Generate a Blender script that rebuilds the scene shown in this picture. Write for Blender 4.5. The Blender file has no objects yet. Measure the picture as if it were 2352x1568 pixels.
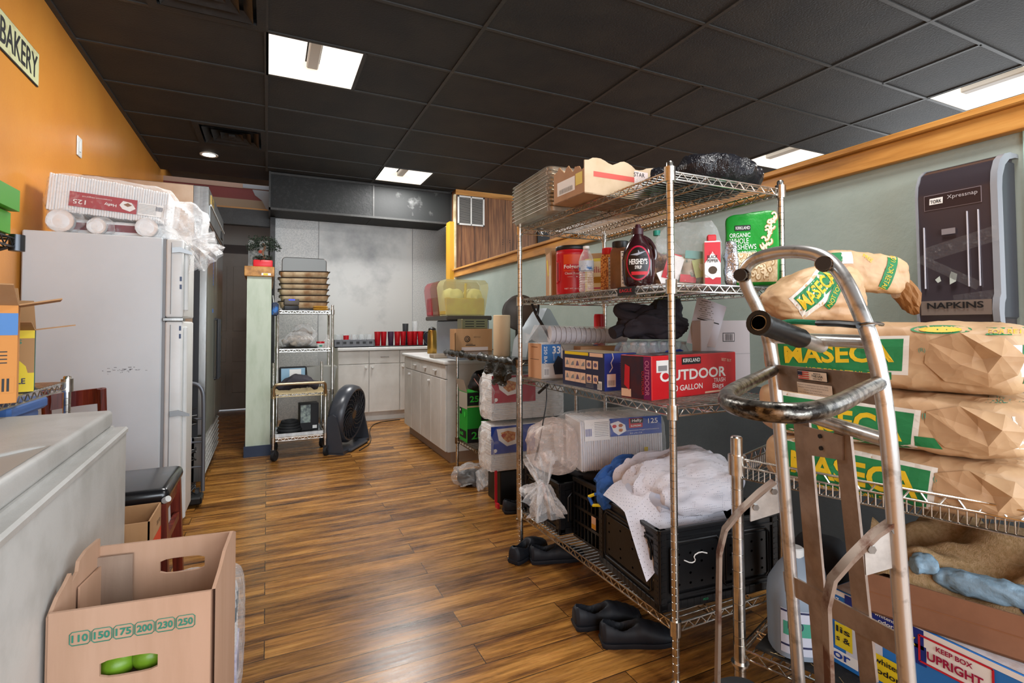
import bpy, bmesh, math, random
from math import pi, sin, cos, radians
from mathutils import Vector as V, Matrix, noise
from mathutils.bvhtree import BVHTree
scene = bpy.context.scene
# ---------------- camera (solved from the ceiling grid) ----------------
F, YAW, PITCH, ROLL, CY = 1180.28, -.4441, -.0290, -.0037, 712.53
HC = 1.22
def _cam():
    cy, sy, cp, sp, cr, sr = cos(YAW), sin(YAW), cos(PITCH), sin(PITCH), cos(ROLL), sin(ROLL)
    Ry = Matrix(((cy, 0, sy), (0, 1, 0), (-sy, 0, cy))); Rp = Matrix(((1, 0, 0), (0, cp, -sp), (0, sp, cp)))
    Rr = Matrix(((cr, -sr, 0), (sr, cr, 0), (0, 0, 1))); m = Rr @ Rp @ Ry
    w = lambda r: V((r[0], r[2], -r[1]))
    x, y, z = w(m[0]), -w(m[1]), -w(m[2])
    M = Matrix(((x.x, y.x, z.x, 0), (x.y, y.y, z.y, 0), (x.z, y.z, z.z, HC), (0, 0, 0, 1)))
    c = bpy.data.cameras.new('camera'); o = bpy.data.objects.new('camera', c); scene.collection.objects.link(o)
    o.matrix_world = M; c.sensor_width = 36; c.lens = 36 * F / 2352; c.shift_y = (CY - 784) / 2352
    c.clip_start = .02; scene.camera = o
_cam()
# ---------------- light and exposure ----------------
w = bpy.data.worlds.new('daylight'); scene.world = w; w.use_nodes = True
w.node_tree.nodes['Background'].inputs[0].default_value = (.80, .90, 1, 1)
w.node_tree.nodes['Background'].inputs[1].default_value = .8
scene.view_settings.view_transform = 'Standard'; scene.view_settings.look = 'None'
scene.view_settings.gamma = 1; scene.view_settings.use_curve_mapping = False
scene.view_settings.exposure = 0.62
LAMP_E = .66
def arealight(name, loc, rot, sx, sy, e, col):
    l = bpy.data.lights.new(name, 'AREA'); l.shape = 'RECTANGLE'; l.size = sx; l.size_y = sy; l.energy = e; l.color = col
    o = bpy.data.objects.new(name, l); scene.collection.objects.link(o); o.location = loc; o.rotation_euler = rot
    return o
# daylight entering through the shop windows behind the camera and across the dining room
arealight('window_daylight_front', (1.2, -2.9, 1.7), (radians(90), 0, 0), 4.4, 2.2, 150, (.86, .93, 1))
arealight('window_daylight_front', (5.6, -2.9, 1.7), (radians(90), 0, 0), 3.0, 2.2, 90, (.86, .93, 1))
arealight('window_daylight_side', (8.9, 2.5, 1.7), (radians(90), 0, radians(90)), 5.0, 2.2, 120, (.9, .95, 1))
# ---------------- materials ----------------
def lin(h):
    if isinstance(h, str):
        h = h.lstrip('#'); c = [int(h[i:i+2], 16) / 255 for i in (0, 2, 4)]
    else: c = h
    return tuple(((x / 12.92) if x <= .04045 else ((x + .055) / 1.055) ** 2.4) for x in c) + (1,)
MATS = {}
class NT:
    def __init__(s, name):
        s.m = bpy.data.materials.new(name); s.m.use_nodes = True; s.t = s.m.node_tree
        s.b = s.t.nodes['Principled BSDF']
    def n(s, typ, **k):
        nd = s.t.nodes.new(typ)
        for a, v in k.items():
            if a.startswith('i_'):
                key = a[2:].replace('_', ' '); nd.inputs[int(key) if key.isdigit() else key].default_value = v
            else: setattr(nd, a, v)
        return nd
    def l(s, a, b): s.t.links.new(a, b)
    def coord(s, sc=(1, 1, 1)):
        tc = s.n('ShaderNodeTexCoord'); mp = s.n('ShaderNodeMapping'); mp.inputs['Scale'].default_value = sc
        s.l(tc.outputs['Object'], mp.inputs[0]); return mp.outputs[0]
    def noise(s, scale, detail=4, vec=None, rough=.6):
        n = s.n('ShaderNodeTexNoise'); n.inputs['Scale'].default_value = scale; n.inputs['Detail'].default_value = detail
        n.inputs['Roughness'].default_value = rough
        s.l(vec if vec is not None else s.coord(), n.inputs['Vector']); return n.outputs['Fac']
    def ramp(s, fac, stops, interp='LINEAR'):
        r = s.n('ShaderNodeValToRGB'); r.color_ramp.interpolation = interp; e = r.color_ramp.elements
        while len(e) > 1: e.remove(e[-1])
        e[0].position = stops[0][0]; e[0].color = lin(stops[0][1])
        for p, c in stops[1:]:
            q = e.new(p); q.color = lin(c)
        s.l(fac, r.inputs[0]); return r.outputs[0]
    def mix(s, fac, a, b, mode='MIX'):
        m = s.n('ShaderNodeMix', data_type='RGBA', blend_type=mode)
        for k, v in ((0, fac), (6, a), (7, b)):
            if isinstance(v, (int, float, tuple)): m.inputs[k].default_value = v
            else: s.l(v, m.inputs[k])
        return m.outputs[2]
    def bump(s, fac, strength=.3, dist=.01):
        b = s.n('ShaderNodeBump'); b.inputs['Strength'].default_value = strength; b.inputs['Distance'].default_value = dist
        s.l(fac, b.inputs['Height']); s.l(b.outputs[0], s.b.inputs['Normal']); return b
def mat(name, col, rough=.6, metal=0, bump=0, bs=60, bd=.004, var=None, vs=6, vp=(.4, .62), emit=0, trans=0, alpha=1, coat=0, vscale=(1, 1, 1), spec=.5, ior=1.45):
    if name in MATS: return MATS[name]
    t = NT(name); b = t.b
    b.inputs['Base Color'].default_value = lin(col); b.inputs['Roughness'].default_value = rough; b.inputs['Metallic'].default_value = metal
    b.inputs['Specular IOR Level'].default_value = spec; b.inputs['IOR'].default_value = ior
    if coat: b.inputs['Coat Weight'].default_value = coat; b.inputs['Coat Roughness'].default_value = .12
    if trans: b.inputs['Transmission Weight'].default_value = trans
    if alpha < 1: b.inputs['Alpha'].default_value = alpha
    if emit: b.inputs['Emission Color'].default_value = lin(col); b.inputs['Emission Strength'].default_value = emit
    if var:
        f = t.noise(vs, 5, t.coord(vscale)); t.l(t.ramp(f, [(vp[0], col), (vp[1], var)]), b.inputs['Base Color'])
    if bump: t.bump(t.noise(bs, 4), bump, bd)
    MATS[name] = t.m; return t.m
def film(name, tint='#ffffff', opac=.07, rough=.1, bs=28, bump=1.0, edge=.33):
    if name in MATS: return MATS[name]
    t = NT(name); t.b.inputs['Base Color'].default_value = lin(tint); t.b.inputs['Roughness'].default_value = rough
    n = t.noise(bs, 5); t.bump(n, bump, .012)
    lw = t.n('ShaderNodeLayerWeight'); lw.inputs['Blend'].default_value = .35
    r = t.n('ShaderNodeMapRange'); t.l(lw.outputs['Facing'], r.inputs[0]); r.inputs[3].default_value = opac; r.inputs[4].default_value = min(1, opac + edge)
    wr = t.n('ShaderNodeMapRange'); t.l(n, wr.inputs[0]); wr.inputs[1].default_value = .54; wr.inputs[2].default_value = .7; wr.inputs[3].default_value = 0; wr.inputs[4].default_value = opac * (2 if bump > .2 else 0)
    ad = t.n('ShaderNodeMath', operation='ADD', use_clamp=True); t.l(r.outputs[0], ad.inputs[0]); t.l(wr.outputs[0], ad.inputs[1])
    t.l(ad.outputs[0], t.b.inputs['Alpha']); MATS[name] = t.m; return t.m
# ---------------- mesh builder ----------------
def RZ(a): return Matrix.Rotation(a, 4, 'Z')
def RX(a): return Matrix.Rotation(a, 4, 'X')
def RY(a): return Matrix.Rotation(a, 4, 'Y')
def TR(*p): return Matrix.Translation(V(p[0]) if len(p) == 1 else V(p))
_txt = {}
def textgeo(s, bold=0):
    k = (s, bold)
    if k not in _txt:
        c = bpy.data.curves.new('lettering', 'FONT'); c.body = s; c.resolution_u = 3; c.align_x = 'CENTER'; c.offset = bold
        o = bpy.data.objects.new('lettering', c); scene.collection.objects.link(o)
        dg = bpy.context.evaluated_depsgraph_get(); me = bpy.data.meshes.new_from_object(o.evaluated_get(dg))
        vs = [(v.co.x, v.co.y) for v in me.vertices]; fs = [tuple(p.vertices) for p in me.polygons]
        bpy.data.objects.remove(o); bpy.data.curves.remove(c); bpy.data.meshes.remove(me)
        if not vs: vs = [(0, 0)]
        x0, x1 = min(v[0] for v in vs), max(v[0] for v in vs); y0, y1 = min(v[1] for v in vs), max(v[1] for v in vs)
        _txt[k] = ([(v[0] - (x0 + x1) / 2, v[1] - (y0 + y1) / 2) for v in vs], fs, max(x1 - x0, 1e-6), max(y1 - y0, 1e-6))
    return _txt[k]
class MB:
    def __init__(s): s.v = []; s.f = []; s.m = []; s.M = Matrix.Identity(4); s.mats = []
    def mi(s, m):
        if m not in s.mats: s.mats.append(m)
        return s.mats.index(m)
    def add(s, vs, fs, m, M=None):
        T = s.M if M is None else s.M @ M; b = len(s.v); s.v += [T @ V(p) for p in vs]; i = s.mi(m)
        for f in fs: s.f.append(tuple(b + k for k in f)); s.m.append(i)
        return s
    def bm(s, bm, m, M=None):
        bm.verts.index_update(); s.add([v.co.copy() for v in bm.verts], [[v.index for v in f.verts] for f in bm.faces], m, M); bm.free(); return s
    def box(s, x0, x1, y0, y1, z0, z1, m, bev=0, M=None, seg=1):
        vs = [(x, y, z) for x in (x0, x1) for y in (y0, y1) for z in (z0, z1)]
        fs = [(0, 1, 3, 2), (4, 6, 7, 5), (0, 4, 5, 1), (2, 3, 7, 6), (0, 2, 6, 4), (1, 5, 7, 3)]
        if not bev: return s.add(vs, fs, m, M)
        b = bmesh.new(); q = [b.verts.new(p) for p in vs]
        for f in fs: b.faces.new([q[i] for i in f])
        bmesh.ops.bevel(b, geom=b.edges[:], offset=bev, segments=seg, affect='EDGES', profile=.5); return s.bm(b, m, M)
    def cyl(s, a, b, r, m, n=16, r2=None, caps=True, M=None):
        a, b = V(a), V(b); d = b - a; r2 = r if r2 is None else r2
        q = d.to_track_quat('Z', 'Y'); vs = []
        for c, rr in ((a, r), (b, r2)):
            for i in range(n): vs.append(c + q @ V((rr * cos(2 * pi * i / n), rr * sin(2 * pi * i / n), 0)))
        fs = [(i, (i + 1) % n, n + (i + 1) % n, n + i) for i in range(n)]
        if caps: fs += [tuple(range(n - 1, -1, -1)), tuple(range(n, 2 * n))]
        return s.add(vs, fs, m, M)
    def tube(s, pts, r, m, n=8, closed=False, M=None, smooth=0, caps=True):
        P = [V(p) for p in pts]
        for _ in range(smooth):
            Q = []
            L = len(P)
            rng = range(L) if closed else range(L - 1)
            if not closed: Q.append(P[0])
            for i in rng:
                a, b = P[i], P[(i + 1) % L]; Q += [a * .75 + b * .25, a * .25 + b * .75]
            if not closed: Q.append(P[-1])
            P = Q
        L = len(P); vs = []; up = None
        for i in range(L):
            if closed: t = P[(i + 1) % L] - P[i - 1]
            else: t = P[min(i + 1, L - 1)] - P[max(i - 1, 0)]
            if t.length < 1e-9: t = V((0, 0, 1))
            t.normalize()
            if up is None: up = t.orthogonal()
            up = (up - t * up.dot(t))
            if up.length < 1e-6: up = t.orthogonal()
            up.normalize(); sd = t.cross(up)
            rr = r(i / max(1, L - 1)) if callable(r) else r
            for k in range(n): vs.append(P[i] + up * rr * cos(2 * pi * k / n) + sd * rr * sin(2 * pi * k / n))
        fs = []
        for i in range(L if closed else L - 1):
            j = (i + 1) % L
            fs += [(i * n + k, i * n + (k + 1) % n, j * n + (k + 1) % n, j * n + k) for k in range(n)]
        if not closed and caps: fs += [tuple(range(n - 1, -1, -1)), tuple((L - 1) * n + k for k in range(n))]
        return s.add(vs, fs, m, M)
    def wire(s, a, b, r, m, M=None): return s.cyl(a, b, r, m, 5, M=M, caps=False)
    def lathe(s, prof, m, n=24, M=None, sq=0, caps=True):
        vs = []
        for r, z in prof:
            for i in range(n):
                a = 2 * pi * i / n; k = 1
                if sq: k = 1 / (abs(cos(a)) ** sq + abs(sin(a)) ** sq) ** (1 / sq)
                vs.append((r * k * cos(a), r * k * sin(a), z))
        fs = []
        for j in range(len(prof) - 1):
            fs += [(j * n + i, j * n + (i + 1) % n, (j + 1) * n + (i + 1) % n, (j + 1) * n + i) for i in range(n)]
        if caps:
            if prof[0][0] > 1e-5: fs.append(tuple(range(n - 1, -1, -1)))
            if prof[-1][0] > 1e-5: fs.append(tuple((len(prof) - 1) * n + i for i in range(n)))
        return s.add(vs, fs, m, M)
    def prism(s, poly, d, m, M=None):
        """outline in xy (list), extruded along z 0..d"""
        n = len(poly); vs = [(x, y, 0) for x, y in poly] + [(x, y, d) for x, y in poly]
        fs = [tuple(range(n - 1, -1, -1)), tuple(range(n, 2 * n))] + [(i, (i + 1) % n, n + (i + 1) % n, n + i) for i in range(n)]
        return s.add(vs, fs, m, M)
    def grid(s, fn, nu, nv, m, M=None, thick=0):
        vs = [fn(i / nu, j / nv) for i in range(nu + 1) for j in range(nv + 1)]; w = nv + 1
        fs = [(i * w + j, (i + 1) * w + j, (i + 1) * w + j + 1, i * w + j + 1) for i in range(nu) for j in range(nv)]
        if callable(m):
            for f in fs:
                c = sum((V(vs[k]) for k in f), V()) / 4
                s.add([vs[k] for k in f], [(0, 1, 2, 3)], m(c), M)
            return s
        return s.add(vs, fs, m, M)
    def blob(s, c, size, m, M=None, n=10, p=4, amp=0, fr=8, seed=0, fn=None, amp2=0, zmin=.0006, rg=0, an=(1, 1, 1)):
        """crumpled rounded block: superellipsoid of exponent p with noise folds"""
        b = bmesh.new(); bmesh.ops.create_cube(b, size=2); bmesh.ops.subdivide_edges(b, edges=b.edges[:], cuts=n, use_grid_fill=True)
        c = V(c); h = V(size) / 2; so = V((seed * 3.7, seed * 1.3, seed * 7.1))
        for v in b.verts:
            q = v.co; k = (abs(q.x) ** p + abs(q.y) ** p + abs(q.z) ** p) ** (1 / p); q = q / k
            w = V((q.x * h.x, q.y * h.y, q.z * h.z)); nrm = V((q.x / h.x, q.y / h.y, q.z / h.z)).normalized()
            if amp: w = w + nrm * amp * (1 - 2 * abs(noise.noise(V((w.x * an[0], w.y * an[1], w.z * an[2])) * fr + so)) * 1.6)
            if amp2: w = w + nrm * amp2 * noise.noise(w * fr * 3.1 + so)
            if rg: w = w - nrm * rg * (noise.ridged_multi_fractal(V((w.x * an[0], w.y * an[1], w.z * an[2])) * fr * 1.2 + so, .9, 2.1, 3, 1, 2) - 1)
            if fn: w = V(fn(w))
            v.co = w + c
            if zmin is not None and M is None and v.co.z < zmin: v.co.z = zmin
        b.verts.index_update(); vs = [v.co.copy() for v in b.verts]; fs = [[v.index for v in f.verts] for f in b.faces]; b.free()
        return s.add(vs, fs, m, M)
    def text(s, t, c, x, y, m, h=.02, w=None, bold=0, off=.0008):
        """flat lettering centred at c, running along x, upward along y"""
        vs, fs, tw, th = textgeo(t, bold); x, y, c = V(x).normalized(), V(y).normalized(), V(c); k = h / th; kx = (w / tw) if w else k
        nn = x.cross(y) * off
        return s.add([c + x * a * kx + y * b * k + nn for a, b in vs], fs, m)
    def rect(s, c, x, y, w, h, m, off=.0006):
        x, y, c = V(x).normalized(), V(y).normalized(), V(c); nn = x.cross(y) * off
        return s.add([c + x * a * w / 2 + y * b * h / 2 + nn for a, b in ((-1, -1), (1, -1), (1, 1), (-1, 1))], [(0, 1, 2, 3)], m)
    def poly(s, c, x, y, pts, m, off=.0008):
        x, y, c = V(x).normalized(), V(y).normalized(), V(c); nn = x.cross(y) * off
        return s.add([c + x * a + y * b + nn for a, b in pts], [tuple(range(len(pts)))], m)
    def bvh(s): return BVHTree.FromPolygons([tuple(v) for v in s.v], s.f)
    def decal(s, bvh, c, x, y, m, t=None, w=.1, h=.05, off=.0012, bold=0, res=.012, reach=.3, pts=None, M=None):
        """project lettering / a patch on the surface held in bvh, looking along -(x cross y)"""
        x, y, c = V(x).normalized(), V(y).normalized(), V(c); nn = x.cross(y)
        b = bmesh.new()
        if t is not None:
            vs, fs, tw, th = textgeo(t, bold); q = [b.verts.new((a * w / tw, e * h / th, 0)) for a, e in vs]
            for f in fs:
                try: b.faces.new([q[i] for i in f])
                except ValueError: pass
        elif pts:
            b.faces.new([b.verts.new((a, e, 0)) for a, e in pts])
        else:
            nx, ny = max(1, int(w / res)), max(1, int(h / res))
            bmesh.ops.create_grid(b, x_segments=nx, y_segments=ny, size=.5)
            for v in b.verts: v.co.x *= w; v.co.y *= h
        if t is not None or pts:
            bmesh.ops.triangulate(b, faces=b.faces[:])
            for _ in range(5):
                es = [e for e in b.edges if e.calc_length() > res * 1.6]
                if not es: break
                bmesh.ops.subdivide_edges(b, edges=es, cuts=1); bmesh.ops.triangulate(b, faces=b.faces[:])
        ok = {}
        for v in b.verts:
            o = c + x * v.co.x + y * v.co.y + nn * reach
            hit = bvh.ray_cast(o, -nn, reach * 2)
            if hit[0] is None: ok[v] = None
            else: ok[v] = hit[0] + nn * off
        b.verts.index_update(); idx = {}; out = []
        for v in b.verts:
            if ok[v] is not None: idx[v] = len(out); out.append(ok[v])
        fs = [[idx[v] for v in f.verts] for f in b.faces if all(v in idx for v in f.verts)]
        b.free(); Ms = s.M; s.M = Matrix.Identity(4); s.add(out, fs, m); s.M = Ms; return s
    def build(s, name, parent=None, loc=None, rot=0, sharp=35, recalc=True, smooth=True):
        me = bpy.data.meshes.new(name); me.from_pydata([tuple(v) for v in s.v], [], s.f)
        for m in s.mats: me.materials.append(m)
        me.polygons.foreach_set('material_index', s.m)
        if recalc:
            b = bmesh.new(); b.from_mesh(me); bmesh.ops.recalc_face_normals(b, faces=b.faces[:]); b.to_mesh(me); b.free()
        if smooth:
            me.polygons.foreach_set('use_smooth', [True] * len(me.polygons)); me.set_sharp_from_angle(angle=radians(sharp))
        me.update(); o = bpy.data.objects.new(name, me); scene.collection.objects.link(o)
        if parent: o.parent = parent
        if loc is not None: o.location = loc
        if rot: o.rotation_euler = (0, 0, rot)
        return o
def tag(o, label, cat, group=None, kind=None):
    o['label'] = label; o['category'] = cat
    if group: o['group'] = group
    if kind: o['kind'] = kind
    return o
def thing(name, label, cat, loc=(0, 0, 0), rot=0, group=None):
    o = bpy.data.objects.new(name, None); scene.collection.objects.link(o); o.empty_display_size = .05
    o.location = loc; o.rotation_euler = rot if isinstance(rot, tuple) else (0, 0, rot)
    return tag(o, label, cat, group)
def struct(o): o['kind'] = 'structure'; return o
def dup(root, loc=None, rot=None, label=None, group=None):
    r = root.copy(); scene.collection.objects.link(r)
    for k, v in (('label', label), ('group', group)):
        if v: r[k] = v
    if loc is not None: r.location = loc
    if rot is not None: r.rotation_euler = rot if isinstance(rot, tuple) else (0, 0, rot)
    for ch in root.children:
        c = ch.copy(); scene.collection.objects.link(c); c.parent = r
        for g in ch.children:
            d = g.copy(); scene.collection.objects.link(d); d.parent = c
    return r
rnd = random.Random(7)
X_, Y_, Z_ = V((1, 0, 0)), V((0, 1, 0)), V((0, 0, 1))
# ---------------- common materials ----------------
def _floor():
    t = NT('laminate_plank'); v = t.coord()
    br = t.n('ShaderNodeTexBrick', offset=.37, squash=1)
    for k, x in (('Color1', (0, 0, 0, 1)), ('Color2', (1, 1, 1, 1)), ('Mortar', (.5, .5, .5, 1)), ('Scale', 1), ('Mortar Size', .0016), ('Bias', 0), ('Brick Width', 1.15), ('Row Height', .125)): br.inputs[k].default_value = x
    t.l(v, br.inputs['Vector'])
    # shift the grain from plank to plank
    sc = t.n('ShaderNodeVectorMath', operation='SCALE'); sc.inputs['Scale'].default_value = 37; t.l(br.outputs['Color'], sc.inputs[0])
    ad = t.n('ShaderNodeVectorMath', operation='ADD'); t.l(v, ad.inputs[0]); t.l(sc.outputs[0], ad.inputs[1])
    m1 = t.n('ShaderNodeMapping'); m1.inputs['Scale'].default_value = (1.6, 15, 1); t.l(ad.outputs[0], m1.inputs[0])
    m2 = t.n('ShaderNodeMapping'); m2.inputs['Scale'].default_value = (6, 90, 1); t.l(ad.outputs[0], m2.inputs[0])
    m3 = t.n('ShaderNodeMapping'); m3.inputs['Scale'].default_value = (2.2, 6, 1); t.l(ad.outputs[0], m3.inputs[0])
    n1 = t.noise(1, 6, m1.outputs[0], .65); n2 = t.noise(1, 4, m2.outputs[0], .7); n3 = t.noise(1.3, 6, m3.outputs[0], .7)
    base = t.ramp(n1, [(.30, '#38220d'), (.40, '#7c5228'), (.52, '#b07d3c'), (.66, '#d2a058')])
    c = t.mix(.55, base, t.ramp(n2, [(.3, '#5f5242'), (.5, '#a0907a'), (.7, '#dccbb0')]), 'OVERLAY')
    c = t.mix(t.ramp(n3, [(.30, '#909090'), (.37, '#000000')]), c, lin('#24140a'), 'MIX')
    tone = t.ramp(br.outputs['Color'], [(0, '#a8a8a8'), (.5, '#dadada'), (1, '#ffffff')])
    c = t.mix(.55, c, tone, 'MULTIPLY')
    c = t.mix(br.outputs['Fac'], c, lin('#1c0f06'))
    t.l(c, t.b.inputs['Base Color']); t.b.inputs['Roughness'].default_value = .34
    rr = t.n('ShaderNodeMapRange'); t.l(n2, rr.inputs[0]); rr.inputs[3].default_value = .16; rr.inputs[4].default_value = .40; t.l(rr.outputs[0], t.b.inputs['Roughness'])
    t.bump(n2, .12, .002); return t.m
def _wood(name, stops, sc=(1.2, 16, 16), rough=.45, bump=.1):
    t = NT(name); n = t.noise(1.5, 5, t.coord(sc), .6); t.l(t.ramp(n, stops), t.b.inputs['Base Color'])
    t.b.inputs['Roughness'].default_value = rough; t.bump(n, bump, .002); return t.m
FLOOR = _floor()
OAK = _wood('honey_oak', [(.3, '#8a5a22'), (.5, '#b97f38'), (.7, '#d09a50')], (14, 1.2, 14))
OAKX = _wood('honey_oak_cross', [(.3, '#8a5a22'), (.5, '#b97f38'), (.7, '#d09a50')], (1.2, 14, 14))
PANEL = _wood('walnut_panelling', [(.3, '#4f3018'), (.5, '#7a4f2e'), (.72, '#946840')], (26, 26, 1.6), .55)
ORANGE = mat('orange_wall_paint', '#d68f3c', .32, bump=.25, bs=90, bd=.003, var='#cc8436', vs=1.3, spec=.55)
SAGE = mat('sage_green_paint', '#a3b0a8', .55, bump=.3, bs=40, bd=.004, var='#99a79f', vs=2)
SAGE2 = mat('pale_green_paint', '#c2cbb8', .5, var='#b4bfa9', vs=14, vscale=(1, 1, .3), vp=(.45, .7))
SILVER = mat('galvanised_sheet', '#bab9b6', .42, .3, bump=.15, bs=260, bd=.001, var='#8f8f8f', vs=1.8, vp=(.46, .72))
SIL2 = mat('galvanised_sheet_fine', '#c2c1be', .45, .3, bump=.2, bs=420, bd=.001, var='#a5a6a6', vs=90)
BLACKTILE = mat('black_ceiling_tile', '#292b2d', .62, bump=.55, bs=75, bd=.006, var='#323231', vs=3, spec=.35)
BLACKBAR = mat('black_painted_bar', '#363635', .5, spec=.4, var='#4a4947', vs=30, vp=(.55, .75))
BLACKPNT = mat('black_gloss_paint', '#222222', .4, bump=.3, bs=60, bd=.005, var='#333333', vs=8, vp=(.5, .75))
SOFFT = mat('black_soffit_tile', '#242525', .6, bump=.6, bs=55, bd=.006, var='#303131', vs=30, vp=(.5, .7), spec=.25)
SOFFT2 = mat('scuffed_black_panel', '#272828', .6, spec=.25, bump=.2, bs=30, var='#6b6c6b', vs=5, vp=(.62, .8))
CREAM = mat('cream_trim', '#cfc3a4', .6, var='#a89772', vs=8)
WHITEP = mat('white_enamel', '#dcdcda', .35, spec=.5, var='#d2d2cf', vs=4)
CHROME = mat('chrome_wire', '#dddbd7', .24, 1, var='#bdb7ad', vs=25)
BRONZE = mat('tarnished_wire', '#8f7d66', .32, 1, var='#5f5040', vs=30)
STEEL = mat('brushed_steel', '#a8a8a6', .3, 1, bump=.1, bs=40, var='#8f8f8e', vs=4, vscale=(6, 6, .4))
STEELD = mat('dull_steel_panel', '#b7a08a', .42, .8, var='#a3856b', vs=2)
BLACKP = mat('black_plastic', '#161718', .38, spec=.5)
DARKP = mat('dark_plastic', '#25262a', .45)
RUBBER = mat('black_rubber', '#1c1d1f', .65)
CARD = mat('cardboard', '#b98f66', .75, bump=.12, bs=30, var='#ad8258', vs=6, vscale=(1, 1, .2))
CARDIN = mat('cardboard_inside', '#97806f', .8, bump=.2, bs=26, var='#8a7363', vs=14, vscale=(1, 1, .1))
def _kraft():
    t = NT('kraft_paper'); v = t.coord(); nz = t.noise(5, 3, v); 
    t.l(t.ramp(t.noise(5, 5, v), [(.4, '#cbaa82'), (.62, '#bb9670')]), t.b.inputs['Base Color']); t.b.inputs['Roughness'].default_value = .55
    mp = t.n('ShaderNodeVectorMath', operation='SCALE'); cb = t.n('ShaderNodeCombineXYZ'); t.l(nz, cb.inputs[0]); t.l(nz, cb.inputs[1]); t.l(nz, cb.inputs[2]); t.l(cb.outputs[0], mp.inputs[0]); mp.inputs['Scale'].default_value = .12
    ad = t.n('ShaderNodeVectorMath', operation='ADD'); t.l(v, ad.inputs[0]); t.l(mp.outputs[0], ad.inputs[1])
    vo = t.n('ShaderNodeTexVoronoi'); vo.inputs['Scale'].default_value = 9; t.l(ad.outputs[0], vo.inputs['Vector'])
    v2 = t.n('ShaderNodeTexVoronoi'); v2.inputs['Scale'].default_value = 26; t.l(ad.outputs[0], v2.inputs['Vector'])
    m = t.n('ShaderNodeMath', operation='MULTIPLY_ADD'); t.l(v2.outputs['Distance'], m.inputs[0]); m.inputs[1].default_value = .3; t.l(vo.outputs['Distance'], m.inputs[2]); t.bump(m.outputs[0], .45, .022); return t.m
KRAFT = _kraft()
WHITEC = mat('white_card', '#dedbd5', .6, var='#d2cec7', vs=6)
FOAM = mat('white_foam', '#ececec', .5, bump=.15, bs=60)
FILM = film('clear_film'); FILM2 = film('clear_film_dense', opac=.15, bs=22, edge=.45)
RED = mat('red_plastic', '#c01322', .3, spec=.5)
REDP = mat('red_print', '#c8202f', .45); BLUEP = mat('blue_print', '#1f3f9a', .45); NAVY = mat('navy_print', '#252a4c', .5)
GREENP = mat('green_print', '#0f7a4a', .55); YELP = mat('yellow_print', '#e6cb1e', .5); BLK = mat('black_print', '#17171a', .55)
WHP = mat('white_print', '#f0efec', .5); GRY = mat('grey_print', '#8b8c8e', .55); PINK = mat('peach_print', '#e8c6ac', .6)
TEAL = mat('teal_print', '#3f8f78', .6); FOOD = mat('food_print', '#b8632c', .6, var='#e0b070', vs=60, vp=(.45, .6))
GLASS = mat('clear_glass', '#ffffff', .04, trans=1, ior=1.3, alpha=.45)
# ---------------- room shell ----------------
GX, GY, GS, ZC = -.0243, 2.2918, .6096, 3.06
def sbox(name, *a, **k):
    b = MB(); b.box(*a, **k); return struct(b.build(name, smooth=False))
sbox('floor', -1.25, 9, -3.05, 9.0, -.1, 0, FLOOR)
holes = {(0, 2), (2, 6), (8, -1), (8, 2), (2, -3), (5, -6), (9, 5), (-1, 5), (-1, 1)}
b = MB()
for ix in range(-2, 15):
    for iy in range(-9, 8):
        if (ix, iy) in holes: continue
        x0, x1 = max(GX + ix * GS, -1.2), min(GX + (ix + 1) * GS, 9.0); y0, y1 = GY + iy * GS, min(GY + (iy + 1) * GS, 7.5 if ix < 4 else 6.6)
        if y1 <= y0 or x1 <= x0: continue
        b.box(x0, x1, y0, y1, ZC + .006, ZC + .03, BLACKTILE)
struct(b.build('ceiling', smooth=False))
b = MB()
for ix in range(-1, 8): b.box(GX + 2 * ix * GS - .012, GX + 2 * ix * GS + .012, -3, 6.72, ZC - .002, ZC + .012, BLACKBAR)
for iy in range(-8, 8): b.box(-1.15, 9, GY + iy * GS - .011, GY + iy * GS + .011, ZC - .001, ZC + .012, BLACKBAR)
for ix, iy in ((5, 1), (7, -1), (1, 2), (3, 6), (9, -1), (9, 2), (3, -3)): b.box(GX + ix * GS - .011, GX + ix * GS + .011, GY + iy * GS, GY + (iy + 1) * GS, ZC - .001, ZC + .012, BLACKBAR)
b.box(-1.15, -1.12, -3, 6.83, ZC - .004, ZC + .012, BLACKBAR)
struct(b.build('trim_1', smooth=False))
sbox('wall_left', -1.25, -1.15, -3, 9, 0, 3.3, ORANGE)
sbox('wall_right', 8.95, 9.05, -3, 9, 0, 3.3, SAGE)
# wall behind the camera with two shop windows
b = MB()
b.box(-1.2, -1.0, -3.05, -2.95, 0, 3.3, SAGE); b.box(3.4, 4.1, -3.05, -2.95, 0, 3.3, SAGE); b.box(7.1, 9, -3.05, -2.95, 0, 3.3, SAGE)
b.box(-1.2, 9, -3.05, -2.95, 0, .6, SAGE); b.box(-1.2, 9, -3.05, -2.95, 2.8, 3.3, SAGE); struct(b.build('wall_front', smooth=False))
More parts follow.
